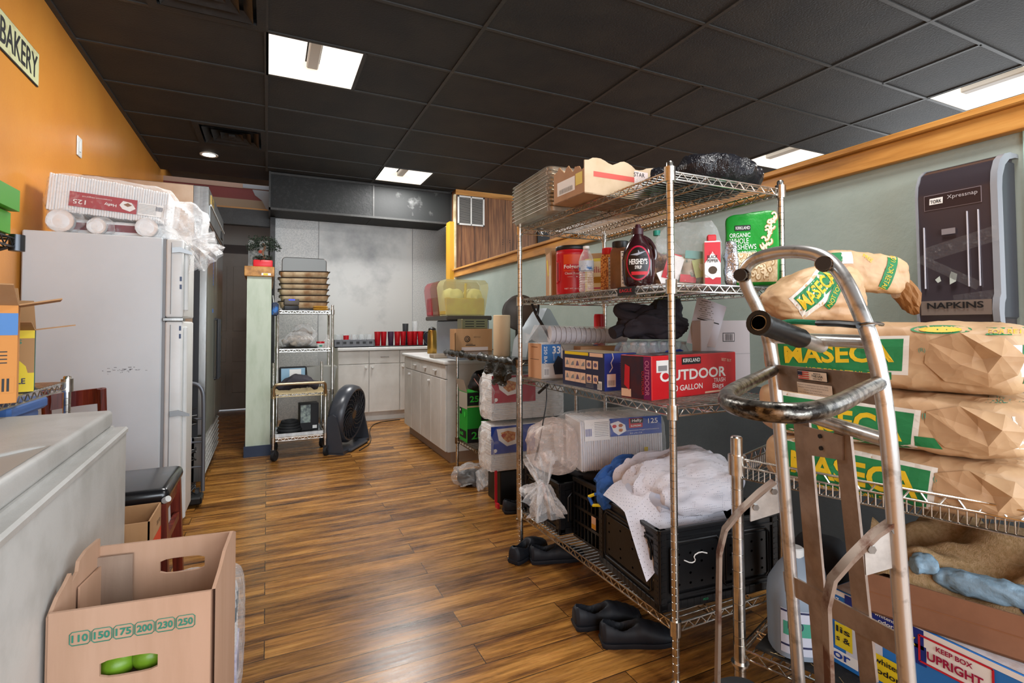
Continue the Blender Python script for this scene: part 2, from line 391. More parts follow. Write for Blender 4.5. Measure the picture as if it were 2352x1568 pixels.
# back: half wall, panelled wall, soffit, silver sheets, passage
b = MB(); b.box(2.28, 2.42, .80, 6.55, .9, 1.88, SAGE); b.box(2.28, 2.42, .80, 6.55, 0, .9, mat('slate_lower_wall', '#596063', .55, bump=.3, bs=40, var='#50575a', vs=2)); b.box(2.272, 2.44, .775, .80, 0, 1.93, mat('pale_teal_edge', '#a9cfc6', .5)); struct(b.build('wall_half', smooth=False))  # half wall coloured darker slate in its lower part
b = MB(); b.box(2.245, 2.28, -.2, 6.52, 1.862, 1.945, OAK, .004); b.box(2.225, 2.46, -.2, 6.54, 1.945, 1.972, OAK, .005); struct(b.build('trim_2'))
b = MB(); b.box(2.28, 9, 6.56, 6.7, 0, ZC, PANEL)
xx = 2.36
while xx < 5.5:
    b.box(xx - .0025, xx + .0025, 6.557, 6.561, 1.6, ZC, BLK); xx += rnd.choice((.12, .2, .2, .26))
for i in range(5): b.cyl((2.98 + (i % 2) * .11, 6.555, 2.42 - (i // 2) * .03), (2.98 + (i % 2) * .11, 6.56, 2.42 - (i // 2) * .03), .006, BLK, 8)
struct(b.build('wall_panelled', smooth=False))
b = MB(); b.box(2.28, 9, 6.54, 6.56, ZC - .07, ZC, OAKX); struct(b.build('trim_3', smooth=False))
b = MB(); b.box(2.20, 2.262, 6.56, 6.72, 0, 2.62, mat('yellow_painted_post', '#cf9a2c', .5)); b.box(2.262, 2.285, 6.54, 6.6, 0, ZC - .07, CREAM); struct(b.build('trim_4', smooth=False))
b = MB(); b.box(.012, 1.22, 6.72, 7.35, 2.63, ZC, SOFFT); b.box(1.225, 2.275, 6.725, 7.35, 2.63, ZC, SOFFT2)
b.box(.0, 2.29, 6.70, 6.73, 2.605, 2.63, BLACKBAR); b.box(1.212, 1.232, 6.712, 6.73, 2.63, ZC - .02, BLACKBAR); b.box(.0, 2.29, 6.705, 6.73, ZC - .03, ZC - .004, BLACKBAR); b.box(0, .02, 6.70, 7.3, 2.605, ZC, BLACKBAR)
b.box(2.27, 2.29, 6.705, 6.74, 2.605, ZC, BLACKBAR); struct(b.build('soffit', smooth=False))
b = MB(); b.box(.08, .615, 7.352, 7.42, 0, 2.7, SIL2); b.box(.615, 1.897, 7.35, 7.42, 0, 2.7, SILVER); b.box(1.897, 2.47, 7.345, 7.42, 0, 2.7, SIL2)
for x in (.615, 1.897): b.box(x - .003, x + .003, 7.343, 7.35, .9, 2.7, GRY)
b.box(2.47, 2.6, 6.7, 7.42, 0, 2.7, SAGE)
b.box(.02, .08, 7.25, 7.42, 0, 2.62, BLACKPNT); struct(b.build('wall_back', smooth=False))
# bulkhead over the passage
b = MB(); b.box(-1.15, .02, 7.35, 7.45, 2.98, 3.04, mat('pinkish_trim', '#9a7a66', .6)); b.box(-.3, .0, 7.34, 7.36, 2.985, 3.035, GRY)
b.box(-1.15, .02, 7.36, 7.45, 2.84, 2.98, mat('maroon_panel', '#6e2620', .5)); b.box(-1.15, .02, 7.36, 7.45, 2.73, 2.84, mat('tan_board', '#8f7a62', .6)); b.box(-1.15, .02, 7.35, 7.45, 2.715, 2.735, OAKX)
b.box(-1.15, .08, 7.34, 7.45, 2.51, 2.715, BLACKPNT); b.box(-1.15, -1.05, 7.35, 7.45, 0, 2.51, BLACKPNT)
b.add([(-.19, 7.335, 2.97), (0, 7.335, 2.97), (0, 7.335, 2.72), (-.03, 7.335, 2.74), (-.08, 7.335, 2.84), (-.16, 7.335, 2.90)], [(0, 1, 2, 3, 4, 5)], GRY); struct(b.build('bulkhead', smooth=False))
b = MB(); G1 = mat('grey_wall_paint', '#a39e97', .6); G2 = mat('brown_grey_paint', '#4c423e', .6)
b.box(-1.2, .6, 8.6, 8.7, 2.35, 3.3, G1); b.box(-1.2, -.95, 8.6, 8.7, 0, 2.35, G1); b.box(-.05, .6, 8.6, 8.7, 0, 2.35, G1); b.box(-1.2, .6, 8.58, 8.6, 2.29, 2.42, G2); b.box(.5, .6, 7.42, 8.6, 0, 3.3, G1)
b.box(-1.2, .6, 7.45, 8.7, 3.2, 3.3, G1); struct(b.build('wall_passage', smooth=False))
b = MB(); D = mat('grey_door_paint', '#99928a', .5, var='#8f8880', vs=3); b.box(-.93, -.07, 8.57, 8.6, .01, 2.29, D)
for z0, z1 in ((.25, .55), (.7, 1.05), (1.15, 2.1)):
    for x0, x1 in ((-.85, -.54), (-.46, -.15)):
        b.box(x0, x1, 8.562, 8.572, z0, z1, D, .004)
struct(b.build('door_1', smooth=False))
# end of the low dividing wall with its cap and baseboard
b = MB(); b.box(-.177, .032, 5.42, 7.34, .1, 1.69, SAGE2); struct(b.build('wall_divider', smooth=False))
b = MB(); b.box(-.20, .055, 5.39, 7.34, 1.69, 1.785, OAK, .005); b.rect((-.015, 5.389, 1.712), X_, Z_, .08, .022, WHP); b.rect((-.02, 5.388, 1.712), X_, Z_, .04, .018, YELP); struct(b.build('trim_5'))
b = MB(); b.box(-.19, .045, 5.405, 7.34, 0, .1, mat('dark_blue_vinyl', '#1c2a44', .4)); struct(b.build('baseboard_divider'))
# ---------------- ceiling fixtures ----------------
EM = mat('lamp_diffuser', '#fffaf2', .5, emit=LAMP_E); EM2 = mat('lamp_reflector', '#fff1dd', .5, emit=LAMP_E * .82)
LGREY = mat('lamp_basket', '#b4b1aa', .5, emit=.08)
def troffer(ix, iy, label, grp=None):
    t = thing('ceiling_light', label, 'ceiling light', (GX + (ix + .5) * GS, GY + (iy + .5) * GS, ZC + .1)); h = GS / 2 - .015
    if grp: t['group'] = grp
    b = MB(); z0, z1 = -.098, .0
    b.add([(-h, -h, z0), (-.05, -h + .1, z1), (-.05, h - .1, z1), (-h, h, z0), (h, -h, z0), (.05, -h + .1, z1), (.05, h - .1, z1), (h, h, z0)], [(0, 1, 2, 3), (4, 7, 6, 5)], EM)
    b.add([(-h, -h, z0), (-.05, -h + .1, z1), (.05, -h + .1, z1), (h, -h, z0), (-h, h, z0), (-.05, h - .1, z1), (.05, h - .1, z1), (h, h, z0)], [(0, 3, 2, 1), (4, 5, 6, 7)], EM2)
    b.build('reflector', t, smooth=False, recalc=False)
    b = MB(); b.box(-.04, .04, -h + .005, h - .1, -.05, -.0, LGREY, .008); b.build('lamp_basket', t)
    b = MB(); g = h + .015
    for a in ((-g, g, -g, -h), (-g, g, h, g), (-g, -h, -h, h), (h, g, -h, h)): b.box(*a, -.102, -.06, BLACKBAR)
    b.box(-g, g, -g, g, .003, .01, BLACKBAR); b.build('housing', t, smooth=False)
    l = bpy.data.lights.new('ceiling_light_glow', 'AREA'); l.shape = 'SQUARE'; l.size = .5; l.energy = 34 if iy in (2, 6) and ix < 5 else 20; l.color = (1, .99, .97)
    o = bpy.data.objects.new('ceiling_light_glow', l); scene.collection.objects.link(o); o.location = (GX + (ix + .5) * GS, GY + (iy + .5) * GS, ZC - .02)
for ix, iy, lb, g in ((0, 2, 'large bright recessed ceiling light with grey centre strip, nearest on the left', None), (2, 6, 'small recessed ceiling light just in front of the black soffit', None),
                   (8, -1, 'recessed ceiling light at the right edge above the wooden rail', None), (8, 2, 'recessed ceiling light beyond the wire rack above the wooden rail', None),
                   (2, -3, 'recessed ceiling light out of view overhead', 'ceiling lights overhead out of view'), (5, -6, 'recessed ceiling light out of view overhead', 'ceiling lights overhead out of view'), (9, 5, 'added recessed ceiling light far across the dining side, unseen behind the rack', None)):  # behind the camera and across the dining side: unseen lamps added for light
    troffer(ix, iy, lb, g)
def vent(ix, iy, label):
    t = thing('air_vent', label, 'vent', (GX + (ix + .5) * GS, GY + (iy + .5) * GS, ZC)); g = GS / 2
    b = MB(); b.box(-g, g, -g, g, .06, .065, BLACKP)
    for a in ((-g, g, -g, -g + .004), (-g, g, g - .004, g), (-g, -g + .004, -g, g), (g - .004, g, -g, g)): b.box(*a, .013, .062, BLACKP)
    for a in ((-g, g, -g, -g + .05), (-g, g, g - .05, g), (-g, -g + .05, -g + .05, g - .05), (g - .05, g, -g + .05, g - .05)): b.box(*a, -.004, .012, BLACKTILE)
    b.build('frame', t, smooth=False)
    for r, z in ((.235, -.012), (.165, -.004), (.095, .004)):
        b = MB(); q = r - .05
        vs = [(-r, -r, z), (r, -r, z), (r, r, z), (-r, r, z), (-q, -q, z + .045), (q, -q, z + .045), (q, q, z + .045), (-q, q, z + .045)]
        b.add(vs, [(0, 1, 5, 4), (1, 2, 6, 5), (2, 3, 7, 6), (3, 0, 4, 7)], BLACKPNT); b.build('louvre', t, smooth=False, recalc=False)
    b = MB(); b.box(-.03, .03, -.03, .03, .0, .04, BLACKPNT, .004); b.build('hub', t)
vent(-1, 5, 'square black ceiling vent next to the round downlight'); vent(-1, 1, 'square black ceiling vent at the top edge, nearest the camera')
t = thing('downlight', 'round lit downlight in the black ceiling', 'downlight', (-.583, 6.32, ZC))
b = MB(); b.lathe([(.062, -.006), (.085, -.008), (.088, 0), (.06, .004)], WHITEP, 28, caps=False); b.build('ring', t)
b = MB(); b.cyl((0, 0, -.004), (0, 0, .002), .064, mat('downlight_lens', '#fff3df', .4, emit=18), 28); b.build('lens', t)
l = bpy.data.lights.new('downlight_beam', 'SPOT'); l.energy = 14; l.spot_size = 2.3; l.spot_blend = .9; l.color = (1, .88, .7); l.shadow_soft_size = .05
o = bpy.data.objects.new('downlight_beam', l); scene.collection.objects.link(o); o.location = (-.583, 6.32, ZC - .02)
# orange wall furniture
t = thing('bakery_sign', 'cream metal sign reading BAKERY on the orange wall', 'sign', (-1.148, 3.37, 2.62))
b = MB(); cs = mat('aged_cream_enamel', '#cfcfa0', .45, var='#b7a878', vs=20, vp=(.55, .75)); b.box(0, .006, -.243, .243, -.094, .094, BLK, .003); b.box(.006, .008, -.236, .236, -.087, .087, cs); b.build('plate', t)
b = MB(); b.text('BAKERY', (.0085, .0, 0), Y_, Z_, BLK, .125, .43, bold=.012); b.build('lettering', t)
t = thing('wall_plate', 'white switch plate on the orange wall', 'switch plate', (-1.149, 4.305, 2.42))
b = MB(); b.box(0, .008, -.045, .045, -.065, .065, WHITEP, .003); b.build('plate', t); b = MB(); b.box(.008, .013, -.016, .016, -.035, .035, WHITEP, .002); b.build('rocker', t)
# louvred return grille on the panelled wall
t = thing('return_grille', 'white framed louvred grille on the brown panelled wall', 'grille', (2.50, 6.545, 2.78))
b = MB(); w_, h_ = .195, .2
for a in ((-w_, w_, h_ - .022, h_), (-w_, w_, -h_, -h_ + .022), (-w_, -w_ + .022, -h_, h_), (w_ - .022, w_, -h_, h_), (-.008, .008, -h_, h_)): b.box(a[0], a[1], -.012, 0, a[2], a[3], WHITEP, .002)
b.box(-w_, w_, .0, .006, -h_, h_, BLK); b.build('frame', t)
b = MB()
for i in range(24): b.box(-w_ + .02, w_ - .02, -.008, -.004, -h_ + .025 + i * .0148, -h_ + .031 + i * .0148, mat('grille_slat', '#8d8a84', .5))
b.build('slats', t, smooth=False)
t = thing('hanging_sign', 'small black sign with white lettering hung at the end of the panelled wall', 'sign', (3.62, 6.53, 2.52))
b = MB(); b.box(-.1, .1, -.01, .01, -.22, .22, BLK, .004); b.text('S', (-.03, -.011, .13), X_, Z_, WHP, .08, bold=.01); b.text('S', (-.03, -.011, .03), X_, Z_, WHP, .08, bold=.01); b.build('board', t)
# ---------------- wire shelving ----------------
def wshelf(x0, x1, y0, y1, z, parent, m=CHROME, along='x', pitch=.026, name='shelf', wr=.0022, lip=0, front=None):
    """one wire shelf: double rim with a zigzag truss on all sides, deck wires and support rods"""
    b = MB(); R = .0034; d = .026
    c = [(x0, y0), (x1, y0), (x1, y1), (x0, y1)]
    for i in range(4):
        p, q = V((*c[i], 0)), V((*c[(i + 1) % 4], 0)); L = (q - p).length; n = max(2, int(L / .052)); mm = front if (front and i in (3, 0)) else m
        for zz in (z, z - d): b.wire(p + Z_ * zz, q + Z_ * zz, R, mm)
        for k in range(n):
            a, e = p.lerp(q, k / n), p.lerp(q, (k + 1) / n); mid = (a + e) / 2
            b.wire(a + Z_ * z, mid + Z_ * (z - d), .0021, mm); b.wire(mid + Z_ * (z - d), e + Z_ * z, .0021, mm)
        if lip:
            for zz in (z + lip * .55, z + lip): b.wire(p + Z_ * zz, q + Z_ * zz, R, mm)
    if along == 'x':
        y = y0 + pitch
        while y < y1 - .005: b.wire((x0, y, z + .003), (x1, y, z + .003), wr, m); y += pitch
        for k in (1, 2): 
            x = x0 + (x1 - x0) * k / 3; b.wire((x, y0, z - .004), (x, y1, z - .004), .003, m); b.wire((x, y0, z - .026), (x, y1, z - .026), .003, m)
            n = int((y1 - y0) / .055)
            for j in range(n):
                a, e = y0 + (y1 - y0) * j / n, y0 + (y1 - y0) * (j + 1) / n; b.wire((x, a, z - .004), (x, (a + e) / 2, z - .026), .002, m); b.wire((x, (a + e) / 2, z - .026), (x, e, z - .004), .002, m)
    else:
        x = x0 + pitch
        while x < x1 - .005: b.wire((x, y0, z + .003), (x, y1, z + .003), wr, m); x += pitch
        for k in (1, 2): y = y0 + (y1 - y0) * k / 3; b.wire((x0, y, z - .004), (x1, y, z - .004), .003, m)
    for x, y in c: b.cyl((x, y, z - .036), (x, y, z + .014), .0195, m, 14)
    return b.build(name, parent)
def post(x, y, z0, z1, parent, m=CHROME, r=.0127, foot=True, groove=True, name='post', gp=.0254):
    b = MB(); pr = [(r, z0)]
    z = z0 + gp
    while groove and z < z1 - .02: pr += [(r, z - .0012), (r * .86, z), (r, z + .0012)]; z += gp
    pr += [(r, z1 - .004), (r * .8, z1)]
    b.lathe(pr, m, 12, M=TR(x, y, 0))
    if foot: b.lathe([(.016, 0), (.018, .012), (.011, .02), (.008, z0 + .002)], m, 12, M=TR(x, y, 0))
    return b.build(name, parent)
RX0, RX1, RY0, RY1 = 1.255, 1.82, 1.36, 2.535
rack = thing('wire_rack', 'large four-tier chrome wire rack in the middle right of the room', 'wire rack')
for x in (RX0, RX1):
    for y in (RY0, RY1): post(x, y, .03, 1.785, rack)
SH = (1.752, 1.362, .932, .208)
for z in SH: wshelf(RX0, RX1, RY0, RY1, z, rack, CHROME, front=None if z == SH[3] else None)
b = MB(); b.box(-.001, .002, -.052, .052, -.016, .016, BLK, M=TR(RX0 - .006, 1.60, 1.35)); b.text('EAGLE', (RX0 - .0075, 1.60, 1.352), (0, -1, 0), Z_, REDP, .013, .075, bold=.01); b.build('brand_plate', rack)
T = [z + .006 for z in SH]   # tops of the decks
# ---- small helpers for goods ----
def carton(name, label, cat, loc, rot, sx, sy, sz, m, group=None, tilt=None):
    t = thing(name, label, cat, loc, rot if tilt is None else tilt, group)
    return t
def opencarton(name, sx, sy, sz, m, mi, parent, th=.005, cut=None):
    """open-topped carton body; inside faces use mi"""
    b = MB()
    b.box(-sx/2, sx/2, -sy/2, sy/2, 0, th, m)
    for x0, x1, y0, y1 in ((-sx/2, sx/2, -sy/2, -sy/2 + th), (-sx/2, sx/2, sy/2 - th, sy/2), (-sx/2, -sx/2 + th, -sy/2, sy/2), (sx/2 - th, sx/2, -sy/2, sy/2)):
        b.box(x0, x1, y0, y1, 0, sz, m)
    return b
def flap(b, p, q, out, drop, L, m, th=.004):
    """cardboard flap hinged on edge p-q, going outward and up/down"""
    p, q = V(p), V(q); o = V(out).normalized() * L + Z_ * drop; n = (q - p).cross(o).normalized() * th
    i = (q - p) * .03
    vs = [p, q, q + o - i, p + o + i]; vs = vs + [v + n for v in vs]
    b.add(vs, [(3, 2, 1, 0), (4, 5, 6, 7), (0, 1, 5, 4), (1, 2, 6, 5), (2, 3, 7, 6), (3, 0, 4, 7)], m)
# ---------------- top of the rack ----------------
SHEET = mat('aluminium_sheet_pan', '#d2c9bb', .3, .85, var='#ab9a82', vs=7, vp=(.5, .7))
def sheetpan(i):
    b = MB(); 
    def ring(w, d, z, r=.03, n=5):
        pts = []
        for cx, cy, a0 in ((w - r, d - r, 0), (-w + r, d - r, 90), (-w + r, -d + r, 180), (w - r, -d + r, 270)):
            for k in range(n + 1): a = radians(a0 + 90 * k / n); pts.append((cx + r * cos(a), cy + r * sin(a), z))
        return pts
    rs = [ring(.215, .14, 0), ring(.222, .147, .018), ring(.228, .153, .019), ring(.2295, .1545, .0165)]
    n = len(rs[0]); vs = sum(rs, []); fs = [tuple(range(n))]
    for j in range(3): fs += [(j * n + k, j * n + (k + 1) % n, (j + 1) * n + (k + 1) % n, (j + 1) * n + k) for k in range(n)]
    b.add(vs, fs, SHEET); return b
pan0 = None
for i in range(11):
    loc = (1.335 + rnd.uniform(-.003, .003), 2.285 + rnd.uniform(-.003, .003), T[0] + i * .0185)
    if pan0 is None:
        pan0 = sheetpan(0).build('sheet_pan', recalc=True); 
        tag(pan0, 'half-size aluminium sheet pan in the nested stack at the far end of the rack top', 'sheet pan', 'nested sheet pans on the rack top'); pan0.location = loc; pan0.rotation_euler = (0, 0, 1.52)
    else:
        c = pan0.copy(); scene.collection.objects.link(c); c.location = loc; c.rotation_euler = (0, 0, 1.52 + rnd.uniform(-.015, .02))
    if i == 10: pass
# torn cardboard box
t = thing('torn_carton', 'torn open cardboard box with a red stripe on top of the rack', 'box', (1.405, 1.875, T[0]), pi / 2 + .02)
b = MB(); L, W, H = .245, .12, .15; CW = mat('bleached_cardboard', '#c9b193', .75, bump=.1, bs=30, var='#bca484', vs=8)
def tornside(p, q, h0, h1, m, seed, n=24):
    p, q = V(p), V(q); d = (q - p).normalized(); nn = d.cross(Z_) * .005; r = random.Random(seed)
    vs = []; 
    for k in range(n + 1):
        a = p.lerp(q, k / n); h = h0 + (h1 - h0) * k / n + r.uniform(-.006, .006) + .012 * sin(k * .9 + seed)
        vs += [a, a + Z_ * h, a + nn, a + nn + Z_ * h]
    fs = []
    for k in range(n):
        a = 4 * k; fs += [(a, a + 4, a + 5, a + 1), (a + 2, a + 3, a + 7, a + 6), (a + 1, a + 5, a + 7, a + 3)]
    return vs, fs, m
for a in (((-W, -L, 0), (-W, L, 0), .135, .15, CW, 2), ((-W, L, 0), (W, L, 0), .11, .15, CARD, 3), ((W, L, 0), (W, -L, 0), .15, .12, CW, 5), ((W, -L, 0), (-W, -L, 0), .10, .135, CW, 9)):
    vs, fs, m = tornside(*a); b.add(vs, fs, m)
b.box(-W, W, -L, L, 0, .005, CARD)
b.rect((-W, -.02, .085), (0, -1, 0), Z_, .44, .022, mat('faded_red_stripe', '#c9544a', .6)); b.rect((-W, -.05, .065), (0, -1, 0), Z_, .075, .12, mat('packing_tape', '#d9c9c4', .25), off=.001); b.text('STAR', (-W - .001, -.04, .11), (0, -1, 0), Z_, BLK, .018); b.text('CLASSIC', (-W - .001, -.05, .085), (0, -1, 0), Z_, WHP, .012)
b.rect((.02, L, .06), (-1, 0, 0), Z_, .14, .06, WHP); b.rect((-.08, L, .07), (-1, 0, 0), Z_, .05, .05, YELP); b.text('||||||||||||', (.02, L + .001, .045), (-1, 0, 0), Z_, BLK, .02, .1)
o = b.build('carton_body', t)
# black rubbish bag
BAGBLK = mat('black_bin_liner', '#1b1b20', .25, bump=.9, bs=26, bd=.02)
b = MB(); b.blob((0, 0, .05), (.42, .40, .10), BAGBLK, n=16, p=2.6, amp=.02, fr=9, seed=3, amp2=.01); o = b.build('bin_bag', loc=(1.60, 1.545, T[0])); tag(o, 'crumpled black bin bag lying on the rack top', 'bag')
# ---------------- second shelf of the rack ----------------
z = T[1]
def at(name, label, cat, x, y, rot=0, zz=None, group=None): return thing(name, label, cat, (x, y, z if zz is None else zz), rot, group)
# face the goods towards the aisle / camera
def facing(x, y): return math.atan2(-y, -x) + pi / 2   # local -y points at the camera
t = at('mailing_carton', 'tall brown carton patched with tape at the far end of the second shelf', 'box', 1.48, 2.44, -.35)
b = MB(); b.box(-.085, .085, -.10, .10, 0, .25, CARD, .002); b.rect((-.085, -.05, .09), (0, -1, 0), Z_, .06, .17, mat('tape_clear', '#d8c3ae', .25)); b.rect((0, -.1, .13), X_, Z_, .12, .09, WHP)
b.poly((-.085, .03, .16), (0, -1, 0), Z_, [(-.03, .05), (0, .06), (.03, -.03), (.01, -.04)], YELP); b.build('carton_body', t)
b = MB(); flap(b, (-.085, .1, .25), (.085, .1, .25), (0, .3, 0), .05, .07, CARD); b.build('flap', t)
# coffee tub
def wraptext(b, s, r, zc, w, h, m, a0=-pi / 2, off=.0008, bold=0):
    vs, fs, tw, th = textgeo(s, bold); bb = bmesh.new(); q = [bb.verts.new((x * w / tw, y * h / th, 0)) for x, y in vs]
    for f in fs:
        try: bb.faces.new([q[i] for i in f])
        except ValueError: pass
    bmesh.ops.triangulate(bb, faces=bb.faces[:])
    for _ in range(3):
        es = [e for e in bb.edges if e.calc_length() > .02]
        if es: bmesh.ops.subdivide_edges(bb, edges=es, cuts=1); bmesh.ops.triangulate(bb, faces=bb.faces[:])
    for v in bb.verts:
        a = a0 + v.co.x / r; v.co = V(((r + off) * cos(a), (r + off) * sin(a), zc + v.co.y))
    b.bm(bb, m)
def wrappatch(b, r, z0, z1, a0, a1, m, off=.0006, n=14):
    b.grid(lambda u, v: ((r + off) * cos(a0 + (a1 - a0) * u), (r + off) * sin(a0 + (a1 - a0) * u), z0 + (z1 - z0) * v), n, 2, m)
t = at('coffee_tub', 'big red plastic coffee tub with a black lid', 'coffee tub', 1.385, 2.20, facing(1.385, 2.2))
b = MB(); r = .082; b.lathe([(.074, 0), (.08, .006), (r, .02), (r, .085), (r, .20), (.083, .203), (.083, .207), (.08, .212), (.08, .226), (.077, .23)], RED, 32)
wrappatch(b, r, .115, .198, -pi/2 - .55, -pi/2 + .55, mat('orange_label', '#d9481c', .4)); wrappatch(b, r, .12, .15, -pi/2 - .5, -pi/2 + .5, mat('red_label', '#c81424', .4), off=.001)
wraptext(b, 'Folgers', r, .135, .085, .024, WHP, bold=.02, off=.0015); wraptext(b, 'Classic Roast', r, .105, .075, .011, WHP); wraptext(b, 'NET WT 48 OZ', r, .03, .08, .006, WHP); wraptext(b, '—  ▪', r, .088, .05, .004, WHP)
b.build('tub', t)
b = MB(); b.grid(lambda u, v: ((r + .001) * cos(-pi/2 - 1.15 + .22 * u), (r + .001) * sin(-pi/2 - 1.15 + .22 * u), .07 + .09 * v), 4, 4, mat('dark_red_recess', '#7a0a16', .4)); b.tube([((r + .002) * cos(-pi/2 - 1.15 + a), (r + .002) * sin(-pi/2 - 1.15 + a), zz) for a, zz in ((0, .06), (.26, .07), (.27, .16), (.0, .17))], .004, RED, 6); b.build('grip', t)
b = MB(); b.lathe([(.083, .224), (.085, .228), (.085, .238), (.082, .244), (.07, .246), (.001, .246)], BLACKP, 32); b.build('lid', t)
# yellow carton
t = at('sugar_carton', 'yellow and white carton behind the clear water bottle', 'carton', 1.46, 2.09, -.9)
b = MB(); b.box(-.055, .055, -.03, .03, 0, .175, mat('pale_yellow_card', '#e4dc62', .5), .001); b.rect((0, -.03, .09), X_, Z_, .088, .14, mat('pale_print', '#efe9c2', .5)); b.text('Tilia', (0, -.031, .12), X_, Z_, mat('pink_print', '#c0507a', .5), .03); b.rect((0, -.031, .07), X_, Z_, .08, .03, mat('gold_print', '#b98a2a', .5)); b.rect((0, -.031, .03), X_, Z_, .08, .008, mat('pink_print', '#c0507a', .5)); b.build('carton_body', t)
t = at('sugar_box', 'brown box lettered in black behind the coffee tub and water bottle', 'box', 1.70, 2.28, -.9)
b = MB(); b.box(-.13, .13, -.06, .06, 0, .24, CARD, .002); b.text('Sugar', (.03, -.06, .19), X_, Z_, BLK, .035); b.build('carton_body', t)
# water bottle
CLEAR = film('clear_plastic', opac=.12, rough=.05, bs=40, bump=.25, edge=.65)
WLAB = mat('bottle_label', '#c8d6e4', .4, var='#4a78b0', vs=30, vp=(.55, .6))
def bottle(t, h=.2, r=.032, cap=WHP, lab=WLAB, ribs=True, liquid=None):
    b = MB(); pr = [(r * .8, 0), (r, .008)]
    k = 0
    while k < 8: pr += [(r, h * (.08 + .05 * k)), (r * (.93 if ribs else 1), h * (.105 + .05 * k))]; k += 1
    pr += [(r, h * .5), (r, h * .68), (r * .85, h * .78), (r * .42, h * .91), (r * .38, h * .95), (r * .38, h * .96)]
    b.lathe(pr, CLEAR, 18, caps=False); b.cyl((0, 0, .001), (0, 0, .002), r * .8, CLEAR, 18); b.build('bottle_body', t)
    b = MB(); b.cyl((0, 0, h * .945), (0, 0, h), r * .44, cap, 16); b.build('cap', t)
    b = MB(); b.lathe([(r * 1.01, h * .47), (r * 1.01, h * .68)], lab, 18, caps=False); b.build('bottle_label', t)
t = at('water_bottle', 'clear plastic water bottle with a white cap and blue label beside the coffee tub', 'bottle', 1.325, 1.985, facing(1.3, 1.98)); bottle(t, .215, .034)
# spice jars
def jar(t, r, h, lid, fill, lab, labtxt=None, lidh=.025):
    b = MB(); b.lathe([(r * .92, 0), (r, .01), (r, h - .02), (r * .8, h)], fill, 24, sq=5); b.build('jar_body', t)
    b = MB(); b.lathe([(r * .86, h - .002), (r * .88, h), (r * .88, h + lidh), (r * .8, h + lidh + .003), (.001, h + lidh + .003)], lid, 24); b.build('lid', t)
    b = MB(); b.box(r * .2, r * .97, -r * 1.03, -r * 1.0, .01, h * .9, lab)
    for k in range(9): b.rect((r * .55, -r * 1.03, .025 + k * h * .09), X_, Z_, r * .5, .003, NAVY)
    b.build('jar_label', t)
t = at('pepper_flake_jar', 'clear jar of red pepper flakes with a red lid', 'jar', 1.37, 1.875, facing(1.37, 1.87) - .25); jar(t, .033, .165, RED, mat('chilli_flakes', '#7a3418', .25, var='#c98a4a', vs=160, vp=(.45, .55), coat=.6), mat('silver_label', '#b5bcc9', .3))
t = at('cinnamon_jar', 'square clear jar of ground cinnamon with a black lid', 'jar', 1.345, 1.755, facing(1.345, 1.76) - .2); jar(t, .041, .175, BLACKP, mat('cinnamon', '#6b442c', .3, var='#5c3a26', vs=20, coat=.7), WHP)
# chocolate syrup
t = at('syrup_bottle', 'dark brown chocolate syrup bottle with an oval label and side handle', 'bottle', 1.31, 1.60, facing(1.31, 1.6))
SY = mat('chocolate_syrup', '#2c0f14', .16, coat=.6)
b = MB(); vs = []; prof = [(0, .046, .03), (.01, .056, .038), (.05, .062, .042), (.10, .063, .043), (.14, .056, .040), (.17, .042, .034), (.19, .028, .026), (.205, .020, .020), (.213, .019, .019)]
n = 28
for zz, rx, ry in prof:
    for k in range(n): a = 2 * pi * k / n; vs.append((rx * cos(a), ry * sin(a), zz))
fs = [tuple(range(n - 1, -1, -1))]
for j in range(len(prof) - 1): fs += [(j * n + k, j * n + (k + 1) % n, (j + 1) * n + (k + 1) % n, (j + 1) * n + k) for k in range(n)]
b.add(vs, fs, SY); B = b.bvh()
el = lambda s: [(.045 * s * cos(2 * pi * k / 30), .068 * s * sin(2 * pi * k / 30)) for k in range(30)]
b.decal(B, (0, 0, .09), X_, Z_, mat('magenta_rim', '#b3133a', .35), pts=el(1)); b.decal(B, (0, 0, .09), X_, Z_, mat('label_black', '#120c10', .35), pts=el(.9), off=.0018)
b.decal(B, (0, 0, .095), X_, Z_, WHP, t="HERSHEY'S", w=.068, h=.022, off=.0026, bold=.02); b.decal(B, (0, 0, .073), X_, Z_, WHP, t='SYRUP', w=.026, h=.013, off=.0026, bold=.02); b.decal(B, (.004, 0, .05), X_, Z_, REDP, w=.06, h=.013, off=.0026)
b.decal(B, (0, 0, .128), X_, Z_, mat('silver_print', '#9aa0ac', .3), pts=[(-.03, -.006), (0, .001), (.0, .012), (.006, .002), (.032, .008), (.01, -.004), (-.004, -.01)], off=.0026); b.build('bottle_body', t)
b = MB(); b.tube([(.02, 0, .195), (.045, 0, .18), (.062, 0, .15), (.066, 0, .12), (.062, 0, .105)], .008, SY, 8, smooth=2); b.build('handle', t)
b = MB(); b.lathe([(.021, .205), (.021, .228), (.012, .232), (.009, .245), (.001, .246)], mat('dark_maroon_cap', '#35121f', .35), 20); b.build('cap', t)
